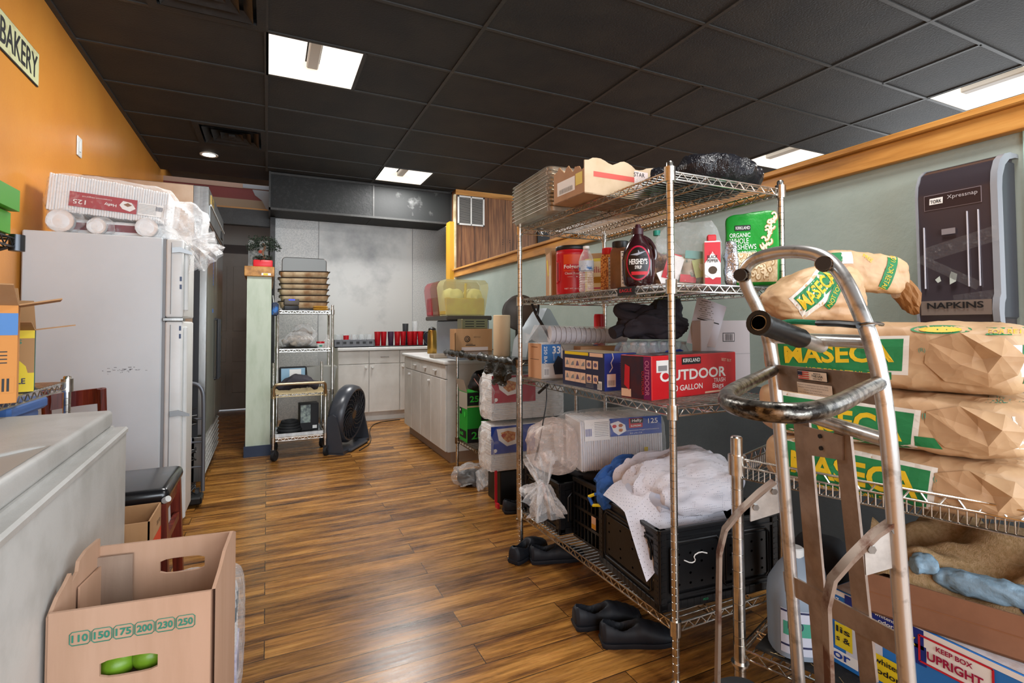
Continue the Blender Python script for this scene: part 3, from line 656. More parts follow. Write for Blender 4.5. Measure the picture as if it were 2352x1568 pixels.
# green bag behind, plastic bags of dried chillies
t = at('green_snack_bag', 'shiny green foil bag lying behind the syrup bottle', 'bag', 1.66, 1.84, -1.0)
b = MB(); b.blob((0, 0, .09), (.24, .10, .17), mat('green_foil', '#3fae1f', .3, bump=.5, bs=20), M=RX(.3), n=10, p=2.8, amp=.012, fr=12, seed=8); b.build('bag_body', t)
DRY = mat('dried_chillies', '#6b3f2a', .5, var='#c79a72', vs=28, vp=(.48, .6), bump=.8, bs=40, bd=.01)
t = at('dried_chilli_bag', 'clear bag of dried brown chillies leaning beside the syrup bottle', 'bag', 1.45, 1.66, facing(1.4, 1.6) + .1)
b = MB(); b.blob((0, 0, .075), (.14, .09, .15), DRY, n=10, p=2.3, amp=.018, fr=16, seed=11); b.build('contents', t)
b = MB(); b.blob((0, 0, .10), (.17, .11, .20), FILM, n=14, p=2.3, amp=.016, fr=12, seed=12, fn=lambda w: (w.x * (1.05 - max(0, w.z) * 2.2) + max(0, w.z) * .35, w.y * (1 - max(0, w.z) * 3), w.z)); b.build('wrapper', t)
t = at('spice_packet_bag', 'big clear zip bag stuffed with spice packets and papers', 'bag', 1.50, 1.53, facing(1.44, 1.4))
b = MB(); b.blob((0, .0, .06), (.17, .07, .12), mat('paper_packets', '#cfc6b2', .6, var='#7b8f86', vs=22, vp=(.5, .56)), n=8, p=3, amp=.02, fr=18, seed=21); b.build('contents', t)
b = MB()
for (px, pz, a, w_, h_, m) in ((-.06, .08, .3, .05, .1, REDP), (-.045, .075, .3, .045, .09, WHP), (.05, .07, -.2, .06, .07, mat('olive_print', '#a9b06a', .5)), (.03, .12, .1, .08, .03, mat('teal_pack', '#5f9a92', .5)), (-.09, .04, -.4, .04, .05, WHP), (.0, .03, .1, .06, .03, REDP)):
    b.box(-w_ / 2, w_ / 2, -.002, .002, -h_ / 2, h_ / 2, m, M=TR(px, -.045, pz) @ RY(a) @ RZ(.2))
b.build('packets', t)
b = MB(); b.blob((0, 0, .13), (.23, .12, .26), FILM, n=16, p=2.8, amp=.014, fr=10, seed=13, fn=lambda w: (w.x * (1.0 + .25 * w.z), w.y * (1 - max(0, w.z + .02) * 4.5), w.z + .06 * max(0, w.z) * w.x * 8)); b.build('wrapper', t)
b = MB(); b.cyl((-.12, .02, .215), (-.12, .02, .235), .014, mat('teal_cap', '#1f8f7c', .4), 16); b.build('cap', t)
# black pepper tin
t = at('pepper_tin', 'red and white black pepper tin with a red cap', 'tin', 1.515, 1.425, facing(1.375, 1.26) + .15)
t.scale = (.72, .9, 1); b = MB(); b.box(-.04, .04, -.027, .027, 0, .165, WHP, .004); b.rect((0, -.027, .12), X_, Z_, .078, .08, REDP); b.poly((0, -.028, .05), X_, Z_, [(-.039, .03), (0, .075), (.039, .03), (.039, -.01), (0, -.03), (-.039, -.01)], WHP); b.rect((0, -.027, .015), X_, Z_, .078, .025, REDP, off=.0004)
b.poly((0, -.0285, .055), X_, Z_, [(.022 * cos(k * .5), .015 * sin(k * .5)) for k in range(12)], mat('peppercorn', '#4a3a2a', .6)); b.text('BLACK', (0, -.029, .105), X_, Z_, BLK, .012, bold=.02); b.text('PEPPER', (0, -.029, .09), X_, Z_, BLK, .012, .055, bold=.02); b.text('EASE', (0, -.029, .12), X_, Z_, REDP, .01); b.box(.0401, .0405, -.02, .02, .01, .155, mat('silver_label', '#b5bcc9', .3)); b.build('tin_body', t)
b = MB(); b.box(-.022, .022, -.018, .018, .165, .19, RED, .004); b.build('cap', t)
t = at('foil_pouch', 'crinkled silver foil pouch next to the pepper tin', 'pouch', 1.60, 1.41, facing(1.4, 1.2))
b = MB(); b.blob((0, 0, .085), (.05, .05, .17), mat('silver_foil', '#b9bcc2', .2, .95, bump=.8, bs=40, bd=.01), n=10, p=3, amp=.005, fr=18, seed=5); b.build('pouch_body', t)
# bag of cashews standing up
CASH = mat('cashew_nut', '#dcc49c', .5, var='#c5a678', vs=60); CG = mat('green_pouch', '#1c8a2e', .32, bump=.35, bs=14, bd=.01)
zc = z
t = thing('cashew_pouch', 'big green stand-up pouch of cashew nuts at the near end of the second shelf', 'pouch', (1.70, 1.40, z), facing(1.69, 1.385) + .15); t.scale = (.74, 1, 1)
b = MB(); W, H = .125, .285
b.blob((0, 0, H / 2), (2 * W, .10, H), CG, n=16, p=9, amp=.004, fr=10, seed=4, fn=lambda w: (w.x * (1 + .12 * max(0, w.z)), w.y * (1 - .75 * max(0, (w.z + .05) / .19)), w.z + .06 * w.x * max(0, w.z) / .14)); B = b.bvh()
b.decal(B, (0, 0, .07), X_, Z_, CASH, w=.22, h=.115, off=.001)
kid = [(.016 * cos(a) , .016 * sin(a)) for a in [k * .3 for k in range(13)]] + [(.007 * cos(a), .007 * sin(a)) for a in [k * .3 for k in range(12, -1, -1)]]
def kidney(cx, cy, s, rot):
    return [(cx + s * (x * cos(rot) - y * sin(rot)), cy + s * (x * sin(rot) + y * cos(rot))) for x, y in kid]
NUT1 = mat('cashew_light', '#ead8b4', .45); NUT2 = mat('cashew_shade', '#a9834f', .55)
for i in range(46):
    cx, cy, ro = rnd.uniform(-.095, .095), rnd.uniform(.025, .118), rnd.uniform(0, 6)
    b.decal(B, (0, 0, 0), X_, Z_, NUT2, pts=kidney(cx, cy, .88, ro), off=.0018 + i * .00001, res=.05); b.decal(B, (0, 0, 0), X_, Z_, NUT1, pts=kidney(cx - .001, cy + .001, .7, ro), off=.0023 + i * .00001, res=.05)
for i in range(20):
    k = i / 19; cx, cy = .055 + .06 * k + rnd.uniform(-.022, .01), .13 + .14 * k; ro = rnd.uniform(0, 6)
    b.decal(B, (0, 0, 0), X_, Z_, NUT2, pts=kidney(cx, cy, 1.0, ro), off=.0018 + i * .00001, res=.05); b.decal(B, (0, 0, 0), X_, Z_, NUT1, pts=kidney(cx - .001, cy + .001, .8, ro), off=.0023 + i * .00001, res=.05)
b.decal(B, (-.045, 0, .225), X_, Z_, BLK, w=.075, h=.022, off=.003); b.decal(B, (-.045, 0, .225), X_, Z_, WHP, t='KIRKLAND', w=.068, h=.012, off=.004)
for s, zz, hh, ww in (('ORGANIC', .196, .017, .10), ('WHOLE', .173, .021, .09), ('CASHEWS', .149, .021, .125), ('SALTED UNROASTED', .128, .01, .125)): b.decal(B, (-.11 + ww / 2, 0, zz), X_, Z_, WHP, t=s, w=ww, h=hh, off=.003)
b.build('pouch_body', t)
# ---------------- third shelf of the rack ----------------
z = T[2]
t = at('bin_liner_carton', 'opened white and blue bin bag carton with a hanging grey flap on the third shelf', 'box', 1.46, 2.45)
b = MB(); b.box(-.16, .16, -.075, .075, 0, .185, WHITEC, .001)
b.rect((-.16, 0, .092), (0, -1, 0), Z_, .15, .185, mat('peach_cardboard', '#cf9f78', .7)); b.rect((-.16, .0, .10), (0, -1, 0), Z_, .1, .002, BLK, off=.001); b.text('———', (-.1605, .0, .165), (0, -1, 0), Z_, mat('brown_print', '#8a5a3a', .6), .004, .07)
b.rect((-.1, -.075, .13), X_, Z_, .115, .10, mat('mid_blue_print', '#3f78b8', .5)); b.text('250 BAGS', (-.135, -.0755, .11), (0, 0, -1), X_, WHP, .02, .12, bold=.01); b.text('33', (-.07, -.0756, .15), X_, Z_, WHP, .04, bold=.02); b.text('GALLON', (-.085, -.0756, .12), (0, 0, -1), X_, WHP, .008, .05)
b.poly((-.06, -.0755, .07), X_, Z_, [(-.03, .0), (.0, .05), (.03, .03), (.05, -.05), (-.02, -.05)], mat('dark_bag_print', '#2a3340', .4)); b.rect((-.13, -.0752, .035), X_, Z_, .035, .05, WHP); b.text('|||||', (-.13, -.0757, .035), X_, Z_, BLK, .03, .025); b.build('carton_body', t)
b = MB(); g = mat('grey_board', '#a39c90', .7); b.add([(-.05, -.078, .188), (.19, -.078, .175), (.19, -.12, .0), (.05, -.12, .0), (-.05, -.082, .188), (.19, -.082, .175), (.19, -.124, .0), (.05, -.124, .0)], [(0, 1, 2, 3), (7, 6, 5, 4), (0, 4, 5, 1), (1, 5, 6, 2), (2, 6, 7, 3), (3, 7, 4, 0)], g)
b.rect((.175, -.083, .155), X_, Z_, .03, .04, BLUEP, off=.003); b.rect((.2, -.083, .152), X_, Z_, .02, .045, REDP, off=.003); b.build('flap', t, smooth=False)
t = at('food_bag_carton', 'blue and yellow carton with little usage drawings standing between two other cartons', 'box', 1.375, 1.972)
b = MB(); sx, sy, sz = .085, .17, .16; b.box(-sx, sx, -sy, sy, 0, sz, mat('royal_blue_card', '#26409c', .42, var='#2d48a8', vs=9), .002)
b.rect((-sx, 0, sz / 2), (0, -1, 0), Z_, 2 * sy, sz, NAVY); b.rect((0, 0, sz), X_, Y_, 2 * sx - .01, 2 * sy - .02, mat('tape_yellowed', '#c9b894', .3)); b.rect((-sx, .05, sz - .008), (0, -1, 0), Z_, .2, .014, YELP, off=.0012); b.rect((-sx, -.11, sz - .009), (0, -1, 0), Z_, .1, .016, PINK, off=.0012)
for r_ in range(2):
    zz = .105 - r_ * .062
    b.rect((-sx, .06, zz), (0, -1, 0), Z_, .175, .046, PINK, off=.0014)
    for k in range(3): b.rect((-sx, .06 + .044 - k * .044, zz), (0, -1, 0), Z_, .001, .046, NAVY, off=.002)
    for k in range(4): b.poly((-sx, .126 - k * .044, zz), (0, -1, 0), Z_, [(-.014, -.01), (.014, -.008), (.004 + .008 * (k % 2), .012), (-.004, .014 - .01 * (k % 2))], GRY if k != 2 else mat('plum_print', '#6a5a78', .5), off=.002)
    for k in range(2):
        b.rect((-sx, -.055 - k * .05, zz + .002), (0, -1, 0), Z_, .04, .036, PINK, off=.0014); b.poly((-sx, -.055 - k * .05, zz + .002), (0, -1, 0), Z_, [(.013 * cos(a * .7), .01 * sin(a * .7)) for a in range(9)], mat('plum_print', '#6a5a78', .5), off=.002)
for k in range(5): b.rect((-sx, -.06, .032 - k * .006), (0, -1, 0), Z_, .06, .002, GRY, off=.0014)
b.rect((-sx, -.135, .022), (0, -1, 0), Z_, .034, .036, WHP, off=.0014); b.text('||||||||', (-sx - .002, -.135, .02), (0, -1, 0), Z_, BLK, .026, .027)
b.rect((-.05, -sy, .045), X_, Z_, .045, .055, WHP); b.text('|||||||', (-.05, -sy - .001, .035), X_, Z_, BLK, .022, .034)
b.tube([(-.045, -sy - .001, .16), (-.04, -sy - .001, .14), (-.052, -sy - .001, .12), (-.045, -sy - .001, .1), (-.06, -sy - .001, .08)], .0022, WHP, 4)
for k in range(4):
    for j in range(9): b.rect((.0 + k * .018, -sy, .12 - j * .009), X_, Z_, .012, .0016, GRY)
b.build('carton_body', t)
# red box
t = at('bin_bag_carton', "glossy red carton reading OUTDOOR TRASH Bags behind the rack's near post", 'box', 1.285, 1.50, .16)
b = MB(); L, D, H = .54, .155, .165; RC = mat('glossy_red_card', '#cf1420', .28, coat=.5, var='#d8222a', vs=5); b.box(0, L, 0, D, 0, H, RC, .003)
b.rect((0, D / 2, H / 2), (0, -1, 0), Z_, D - .004, H - .004, mat('dark_photo_print', '#33283a', .35, var='#4b2530', vs=14), off=.001); b.rect((0, .02, H / 2), (0, -1, 0), Z_, .035, H - .006, mat('purple_print', '#7a2060', .35), off=.0016); b.text('OUTDOOR', (-.0022, .02, H / 2), (0, 0, -1), (0, -1, 0), mat('pink_print2', '#d98ab0', .4), .02, .13); b.text('OUTDOOR', (-.0022, .04, H / 2 - .02), (0, 0, -1), (0, -1, 0), REDP, .012, .09); b.poly((-.0005, .12, .07), (0, -1, 0), Z_, [(-.015, -.02), (.012, -.04), (.015, .05), (-.01, .06)], REDP, off=.002)
b.rect((0, D - .03, .02), (0, -1, 0), Z_, .05, .03, PINK, off=.002)
b.rect((L / 2, D / 2, H), X_, Y_, L - .01, D - .01, mat('dark_print_top', '#40282e', .35, var='#8f8f94', vs=22, vp=(.5, .6)), off=.0008); b.text('70 BAGS', (.33, .10, H + .001), (-1, 0, 0), (0, -1, 0), WHP, .02, .08, bold=.01)
b.text('OUTDOOR', (.255, 0, .087), X_, Z_, WHP, .042, .42, bold=.025); b.text('30 GALLON', (.21, 0, .037), X_, Z_, WHP, .022, .19, bold=.015); b.text('TRASH', (.42, 0, .053), X_, Z_, WHP, .018, .08, bold=.005); b.text('Bags', (.41, 0, .028), X_, Z_, WHP, .026, .075, bold=.005)
b.rect((.235, 0, .14), X_, Z_, .12, .028, BLK, off=.0012); b.text('KIRKLAND', (.235, -.0012, .142), X_, Z_, WHP, .015, .108, bold=.02); b.rect((.06, 0, .125), X_, Z_, .07, .045, WHP, off=.0012); b.rect((.06, -.0015, .118), X_, Z_, .05, .02, GRY, off=.0006); b.text('BEST BUY', (.47, -.0008, .133), V((1, 0, -.12)), Z_, PINK, .012, .07, bold=.01); b.rect((.42, 0, .008), X_, Z_, .2, .007, PINK, off=.0012)
b.build('carton_body', t)
# foam cups in a sleeve
t = thing('foam_cup_sleeve', 'long sleeve of nested white foam cups lying in clear plastic on the third shelf', 'cup sleeve', (1.345, 2.37, z + .232), (0, .03, -.25))
b = MB(); CUPM = mat('foam_cup', '#cfcdd2', .6)
for k in range(12):
    x = .0 + k * .0275; r = .047 - k * .0004
    b.lathe([(r * .98, 0), (r, .002), (r, .0035), (r * .93, .004), (r * .86, .0265)], CUPM, 20, M=TR(x, 0, 0) @ RY(pi / 2), caps=k == 0)
b.cyl((.33, 0, 0), (.43, 0, 0), .041, CUPM, 20, r2=.03); b.build('cups', t)
b = MB(); b.tube([(-.13, 0, -.02), (-.10, 0, -.015), (-.07, 0, 0), (-.03, 0, 0), (.0, 0, 0), (.15, 0, 0), (.3, 0, 0), (.36, 0, 0), (.44, 0, 0), (.5, 0, .0)], lambda u: .05 * (1 if .2 < u < .9 else .55 + .3 * sin(u * 40)), FILM, 18, caps=False); b.build('wrapper', t)
t = at('small_brown_carton', 'low brown carton half hidden under the foam cup sleeve', 'box', 1.60, 2.29, -.2)
b = MB(); b.box(-.12, .12, -.05, .05, 0, .17, CARD, .002); b.build('carton_body', t)
# water bottles in a film pack
k = 0; wb0 = None
for i in range(5):
    for j in range(3):
        lo = (1.535 + i * .062, 1.855 + j * .064, z)
        if wb0 is None:
            wb0 = thing('small_water_bottle', 'small clear water bottle with a white cap in the film-wrapped pack', 'bottle', lo, 0, 'water bottles in the film-wrapped pack'); bottle(wb0, .2, .03)
        else: dup(wb0, lo)
BF = film('blue_tint_film', '#a9c4e6', .16, .1, 16, .6)
t = at('pack_film', 'clear shrink film with blue printing wrapped around the water bottles', 'wrapper', 1.66, 1.92)
b = MB(); b.blob((0, 0, .103), (.335, .225, .206), BF, n=14, p=7, amp=.003, fr=14, seed=2); b.build('film', t)
b = MB(); B_ = MB(); B_.box(-.17, .17, -.115, .115, 0, .21, BF); b.poly((.02, -.117, .12), X_, Z_, [(-.09, -.03), (.1, -.03), (.11, .02), (.03, .05), (-.05, .045), (-.1, .01)], mat('blue_film_print', '#2440a8', .35)); b.build('film_print', t)
# dark jacket
JK = mat('charcoal_cloth', '#2c2830', .85, bump=.3, bs=120, var='#37333b', vs=8)
t = thing('dark_jacket', 'crumpled black and charcoal jacket heaped on the water bottles', 'jacket', (1.69, 1.97, z + .212), -.5)
b = MB(); b.blob((0, 0, .07), (.32, .22, .14), JK, n=28, p=2.2, amp=.024, fr=8, seed=31, rg=.03, an=(.4, 1.5, 1.3)); b.tube([(-.2, -.08, .03), (-.15, -.05, .05), (-.05, -.03, .05), (.05, -.03, .06), (.13, -.02, .04)], .03, JK, 10, smooth=2); b.tube([(-.02, 0, .14), (-.12, -.02, .16), (-.17, -.02, .15), (-.16, -.05, .12), (-.08, -.06, .10)], .024, JK, 10, smooth=2)
b.blob((.06, .02, .13), (.16, .14, .13), JK, n=16, p=2, amp=.02, fr=10, seed=36, rg=.018); b.build('cloth', t)
# paper sheet
t = thing('paper_sheet', 'curled white printed sheet of paper sticking up above the white carton', 'paper', (1.74, 1.72, z + .22), facing(1.74, 1.72))
b = MB(); PAP = mat('white_paper', '#cfcfdc', .6)
def pf(u, v): 
    x = -.05 + .12 * u + .05 * v; zz = -.02 + .21 * v - .02 * u - .03 * v * u; return (x, .03 * sin(v * 2.6) - .02 * u + .012 * sin(u * 5 + v * 3), zz)
b.grid(pf, 12, 14, PAP); B = b.bvh()
for k in range(9): b.decal(B, (.035, 0, .165 - k * .0095), V((1, 0, -.25)), Z_, BLK if k in (0, 4) else GRY, w=.04 + .012 * ((k * 7) % 3), h=.0028, off=.0008, res=.02)
b.decal(B, (.05, 0, .075), V((1, 0, -.3)), Z_, BLK, w=.11, h=.005, off=.0008, res=.015); b.build('sheet', t, recalc=False)
t = at('white_carton', 'plain white carton with a black barcode standing behind the red carton', 'box', 1.72, 1.685, -.12)
b = MB(); b.box(0, .27, 0, .06, 0, .30, mat('greyish_white_card', '#bdb4b6', .7), .002); b.rect((.15, 0, .225), X_, Z_, .065, .04, BLK); b.rect((.15, -.0004, .225), X_, Z_, .059, .034, mat('greyish_white_card', '#bdb4b6', .7)); b.text('||||||||', (.15, -.001, .225), X_, Z_, BLK, .03, .04, bold=.02); b.rect((.14, 0, .15), X_, Z_, .26, .0015, GRY); b.build('carton_body', t)
# ---------------- bottom shelf of the rack ----------------
z = T[3]
CR = mat('black_crate_plastic', '#141416', .36, spec=.55, bump=.1, bs=60)
def crate(t, L, W, H, holes=True, lattice=False):
    """ventilated folding crate; x = long side, origin at the near left corner"""
    th = .012
    b = MB(); b.box(0, L, 0, W, 0, .012, CR); b.build('base', t)
    for nm, M_, S in (('side_panel', Matrix.Identity(4), L), ('side_panel', TR(L, W, 0) @ RZ(pi), L), ('end_panel', TR(0, W, 0) @ RZ(-pi / 2), W), ('end_panel', TR(L, 0, 0) @ RZ(pi / 2), W)):
        b = MB(); b.M = M_
        if lattice:
            n = int(S / .03)
            for k in range(n + 1): b.box(k * S / n - .003, k * S / n + .003, 0, .008, .012, H, CR)
            for zz in (.0, .07, .14, .2, H - .02): b.box(0, S, -.002, .01, zz, zz + .012, CR)
            b.box(0, S, -.006, .012, H - .014, H, CR)
        else:
            b.box(.004, S - .004, .004, th, .03, H - .01, CR)                                  # web
            b.box(0, S, -.006, .012, H - .016, H, CR, .003); b.box(0, S, -.004, .012, 0, .03, CR, .002); b.box(0, S, -.003, .008, H - .045, H - .036, CR)
            for x in (0, S - .03): b.box(x, x + .03, -.004, .012, 0, H, CR, .002)
            for x in (.006, S - .024):
                for k in range(int(H / .02)): b.box(x, x + .018, -.0055, -.003, .006 + k * .02, .011 + k * .02, CR)
            np_ = 2 if S > .45 else 1; pw = (S - .08) / np_
            for q in range(np_):
                x0 = .04 + q * pw + .006; x1 = x0 + pw - .012; z0, z1 = .05, H - .05
                b.tube([(x0 + .012, -.003, z0), (x0, -.003, z0 + .012), (x0, -.003, z1 - .02), (x0 + .02, -.003, z1), (x1 - .02, -.003, z1), (x1, -.003, z1 - .02), (x1, -.003, z0 + .012), (x1 - .012, -.003, z0)], .0045, CR, 6, closed=True)
                b.box(x0 + .014, x1 - .014, -.001, .005, z0 + .012, z1 - .014, CR, .002)
                for i in range(4):
                    for j in range(4):
                        if (i + j) % 2 and j in (1, 2): continue
                        hx, hz = x0 + .035 + i * (x1 - x0 - .07) / 3, z0 + .035 + j * (z1 - z0 - .08) / 3
                        b.add([(hx + .0055 * cos(a), -.0016, hz + .0045 * sin(a)) for a in [r_ * pi / 4 for r_ in range(8)]], [tuple(range(8))], mat('hole_black', '#020202', 1, spec=0))
            for k in range(int(S / .028)): b.box(.03 + k * .028, .034 + k * .028, -.005, -.002, .006, .03, CR)
        b.build(nm, t)
c1 = at('black_crate', 'black ventilated crate at the far end of the bottom shelf, under the foam tray pack', 'crate', 1.272, 2.15, 0); crate(c1, .53, .37, .245)
b = MB(); b.text('IFCO', (.3, -.007, .02), X_, Z_, TEAL, .008); b.build('lettering', c1)
c2 = at('black_crate', 'black lattice crate with a small yellow sticker in the middle of the bottom shelf', 'crate', 1.335, 1.885, 0); crate(c2, .44, .24, .28, lattice=True)
b = MB(); b.rect((-.003, .06, .12), (0, -1, 0), Z_, .035, .055, PINK, off=.006); b.rect((-.003, .06, .105), (0, -1, 0), Z_, .03, .02, mat('amber_print', '#d9a021', .5), off=.007); b.build('sticker', c2)
c3 = at('black_crate', "black ventilated crate beside the rack's near post, heaped with blue and white mesh cloth", 'crate', 1.245, 1.425, -.10); crate(c3, .54, .42, .285)
b = MB(); b.text('IFCO', (.19, -.007, .02), X_, Z_, mat('bright_green_print', '#20b070', .5), .007); 
b.tube([(.10, -.006, .17), (.13, -.006, .155), (.15, -.006, .16), (.14, -.006, .18), (.17, -.006, .19), (.2, -.006, .18)], .0022, WHP, 5, smooth=1); b.build('chalk_mark', c3)
t = thing('black_fabric_bundle', 'flat dark bag lying on the crate beneath the foam tray pack', 'bag', (1.60, 2.20, z + .248), .1)
b = MB(); b.blob((-.02, 0, .03), (.42, .28, .06), mat('dark_grey_fabric', '#2b2d33', .8), n=12, p=3, amp=.008, fr=8, seed=41); b.build('fabric', t)
# foam tray pack
def traypack(t, L, D, H, label, n, film_m=FILM, nx=1, tail=None):
    """stack of hinged foam trays on edge; ribs show on the faces"""
    FO = mat('foam_tray', '#e3e4e8', .5)
    b = MB(); k = int(L / .011)
    for i in range(k):
        x = -L / 2 + (i + .5) * L / k; e = rnd.uniform(-.002, .002)
        b.box(x - L / k * .46, x + L / k * .46, -D / 2 + e, D / 2 + e, .006 + rnd.uniform(0, .002), H - .006 + e, FO, .003)
    b.build('foam_trays', t)
t = thing('foam_tray_pack', 'big clear-wrapped pack of white foam trays with a blue label on the bottom shelf crates', 'tray pack', (1.575, 2.13, z + .312), (0, -.03, -.24))
traypack(t, .42, .23, .25, None, 0)
LB = mat('hefty_blue', '#2b4fa6', .4); b = MB()
b.rect((.07, -.118, .205), X_, Z_, .27, .085, LB, off=.004); b.rect((-.125, -.118, .20), X_, Z_, .13, .10, WHP, off=.004)
for k in range(9): b.rect((-.105, -.123, .235 - k * .008), X_, Z_, .07, .002, GRY)
b.text('||||||', (-.17, -.123, .19), X_, Z_, BLUEP, .035, .03, bold=.02); b.rect((.07, -.123, .22), X_, Z_, .07, .045, REDP, off=.001); b.rect((.075, -.1245, .23), X_, Z_, .065, .022, BLK, off=.0012); b.text('Hefty', (.075, -.126, .23), X_, Z_, WHP, .018, .05, bold=.02); b.text('SUPREME', (.07, -.1255, .207), X_, Z_, WHP, .009, .055, bold=.02); b.text('125', (.16, -.123, .225), X_, Z_, WHP, .024, .05, bold=.01)
b.text('3 Compartment Hinged Lid Containers', (.1, -.123, .185), X_, Z_, WHP, .008, .18); b.text('8.5 x 8 x 2.9', (.07, -.123, .172), X_, Z_, WHP, .007, .06)
b.poly((-.02, -.123, .205), X_, Z_, [(-.04, .02), (.0, .03), (.035, .01), (.04, -.02), (.0, -.038), (-.025, -.02)], WHP, off=.001)
for x, y, m in ((-.02, .006, REDP), (.012, .008, FOOD), (.012, -.014, FOOD)): b.poly((-.02 + x, -.1245, .205 + y), X_, Z_, [(.012 * cos(a), .009 * sin(a)) for a in range(6)], m, off=.001)
b.rect((.12, -.118, .09), X_, Z_, .018, .02, YELP, off=.005); b.build('printed_label', t)
b = MB(); b.blob((-.02, 0, .128), (.53, .27, .27), FILM, n=18, p=5, amp=.006, fr=12, seed=51, fn=lambda w: (w.x, w.y, w.z), amp2=.003, zmin=None); b.build('wrapper', t)
b = MB(); b.blob((-.33, -.02, .12), (.22, .25, .24), film('peach_film', '#ecd9cf', .22, .12, 20, 1), n=14, p=4, amp=.01, fr=10, seed=53, fn=lambda w: (w.x, w.y * (1 - .25 * (w.x < 0) * abs(w.x) / .11), w.z * (1 - .3 * (w.x < 0) * abs(w.x) / .11)), zmin=None)
def scrunch(b, p, q, r0, r1, m, n=9, seed=0, wob=.35):
    p, q = V(p), V(q); r = random.Random(seed); ax = (q - p).normalized(); u = ax.orthogonal().normalized(); w_ = ax.cross(u); N = 26; S = 12
    ph = [r.uniform(0, 6) for _ in range(4)]
    vs = []
    for i in range(S + 1):
        t_ = i / S; rr = r0 + (r1 - r0) * t_
        for k in range(N):
            a = 2 * pi * k / N; f = 1 + wob * (sin(5 * a + ph[0] + 2 * t_) * .5 + sin(9 * a + ph[1] + 3 * t_) * .5) + r.uniform(-.05, .05)
            vs.append(p.lerp(q, t_) + (u * cos(a) + w_ * sin(a)) * rr * f)
    fs = [(i * N + k, i * N + (k + 1) % N, (i + 1) * N + (k + 1) % N, (i + 1) * N + k) for i in range(S) for k in range(N)]
    b.add(vs, fs, m)
scrunch(b, (-.40, -.06, .08), (-.40, -.13, -.03), .075, .022, FILM2, seed=1); scrunch(b, (-.40, -.13, -.03), (-.39, -.15, -.17), .022, .07, FILM2, seed=2, wob=.6); scrunch(b, (-.40, -.13, -.03), (-.47, -.10, -.10), .02, .05, FILM2, seed=4, wob=.6); b.build('film_tail', t)
t = thing('crate_tag', 'small pink paper tag with a number hanging on the far black crate', 'tag', (1.235, 2.235, z + .195), 0)
b = MB(); b.add([(0, .035, .035), (0, -.01, .03), (-.004, -.045, -.05), (-.004, -.01, -.035)], [(0, 1, 2, 3)], mat('pink_paper', '#d9b9bd', .6)); b.text('13', (-.002, -.01, .0), V((0, -.8, -.6)), V((0, -.6, .8)), BLK, .02, off=.003); b.build('tag_card', t, recalc=False)
# blue cloth and mesh bag
BC = mat('blue_cloth', '#2f64b4', .8, bump=.4, bs=140, var='#2a58a0', vs=10)
t = thing('blue_cloth', 'bright blue crumpled cloth with a yellow striped cord spilling from the crates', 'cloth', (1.42, 1.80, z + .30), -.3)
b = MB(); b.blob((0, 0, .02), (.28, .20, .20), BC, n=28, p=2.3, amp=.018, fr=9, seed=61, rg=.028, an=(.5, 1.5, .8), zmin=-.09); b.blob((-.09, -.04, .0), (.14, .12, .14), BC, n=16, p=2.2, amp=.012, fr=14, seed=63, rg=.014, zmin=-.08); b.build('cloth', t)
b = MB(); 
for i, m in enumerate((BC, YELP, BC, YELP, BC)):
    pts = [(-.13, -.06, .0), (-.17, -.03, -.005), (-.19, -.01, -.02), (-.18, -.03, -.05), (-.15, -.05, -.045), (-.12, -.07, -.03)]
    b.tube([V(pts[i]), (V(pts[i]) + V(pts[i + 1])) / 2, V(pts[i + 1])], .007, m, 6)
b.build('cord', t)
def _meshm():
    t = NT('white_net'); w1 = t.n('ShaderNodeTexBrick', offset=0)
    for k, v in (('Scale', 1), ('Mortar Size', .0027), ('Brick Width', .0075), ('Row Height', .0075), ('Mortar Smooth', 0)): w1.inputs[k].default_value = v
    t.l(t.coord(), w1.inputs[0]); w2 = t.n('ShaderNodeTexBrick', offset=0)
    mp = t.n('ShaderNodeMapping'); mp.inputs['Rotation'].default_value = (pi / 2, 0, 0); tc = t.n('ShaderNodeTexCoord'); t.l(tc.outputs['Object'], mp.inputs[0])
    for k, v in (('Scale', 1), ('Mortar Size', .0027), ('Brick Width', .0075), ('Row Height', .0075), ('Mortar Smooth', 0)): w2.inputs[k].default_value = v
    t.l(mp.outputs[0], w2.inputs[0]); mx = t.n('ShaderNodeMath', operation='MAXIMUM'); t.l(w1.outputs['Fac'], mx.inputs[0]); t.l(w2.outputs['Fac'], mx.inputs[1])
    r = t.n('ShaderNodeMapRange'); t.l(mx.outputs[0], r.inputs[0]); r.inputs[3].default_value = .14; t.l(r.outputs[0], t.b.inputs['Alpha'])
    t.b.inputs['Base Color'].default_value = lin('#d2d1da'); t.b.inputs['Roughness'].default_value = .7; return t.m
NET = _meshm(); NETIN = mat('white_cloth', '#b9c0d2', .8, var='#5f8ac8', vs=5, vp=(.48, .62))
t = thing('white_mesh_sack', "white net sack heaped over the crate beside the rack's near post", 'mesh sack', (1.50, 1.62, z + .292), -.12)
b = MB(); b.blob((0, 0, .05), (.42, .32, .14), NETIN, n=14, p=2.4, amp=.02, fr=7, seed=71, zmin=-.01); b.build('cloth_inside', t)
def hang(u, v):
    # drapes over the near left corner of the crate
    x = -.30 + .42 * u; y = .05 - .28 * v
    d = max(0, v - .45) * .30 + max(0, .35 - u) * .16 * v
    zz = .085 * sin(pi * min(1, u * 1.1)) * (1 - v * .75) + .04 - d + .008 * sin(17 * u + 5 * v) * (1 - v * .3)
    y = y if v < .45 else -.076 - (v - .45) * .18
    return (x + .03 * v, min(y, .1) - .03 * (1 - u) * v, zz)
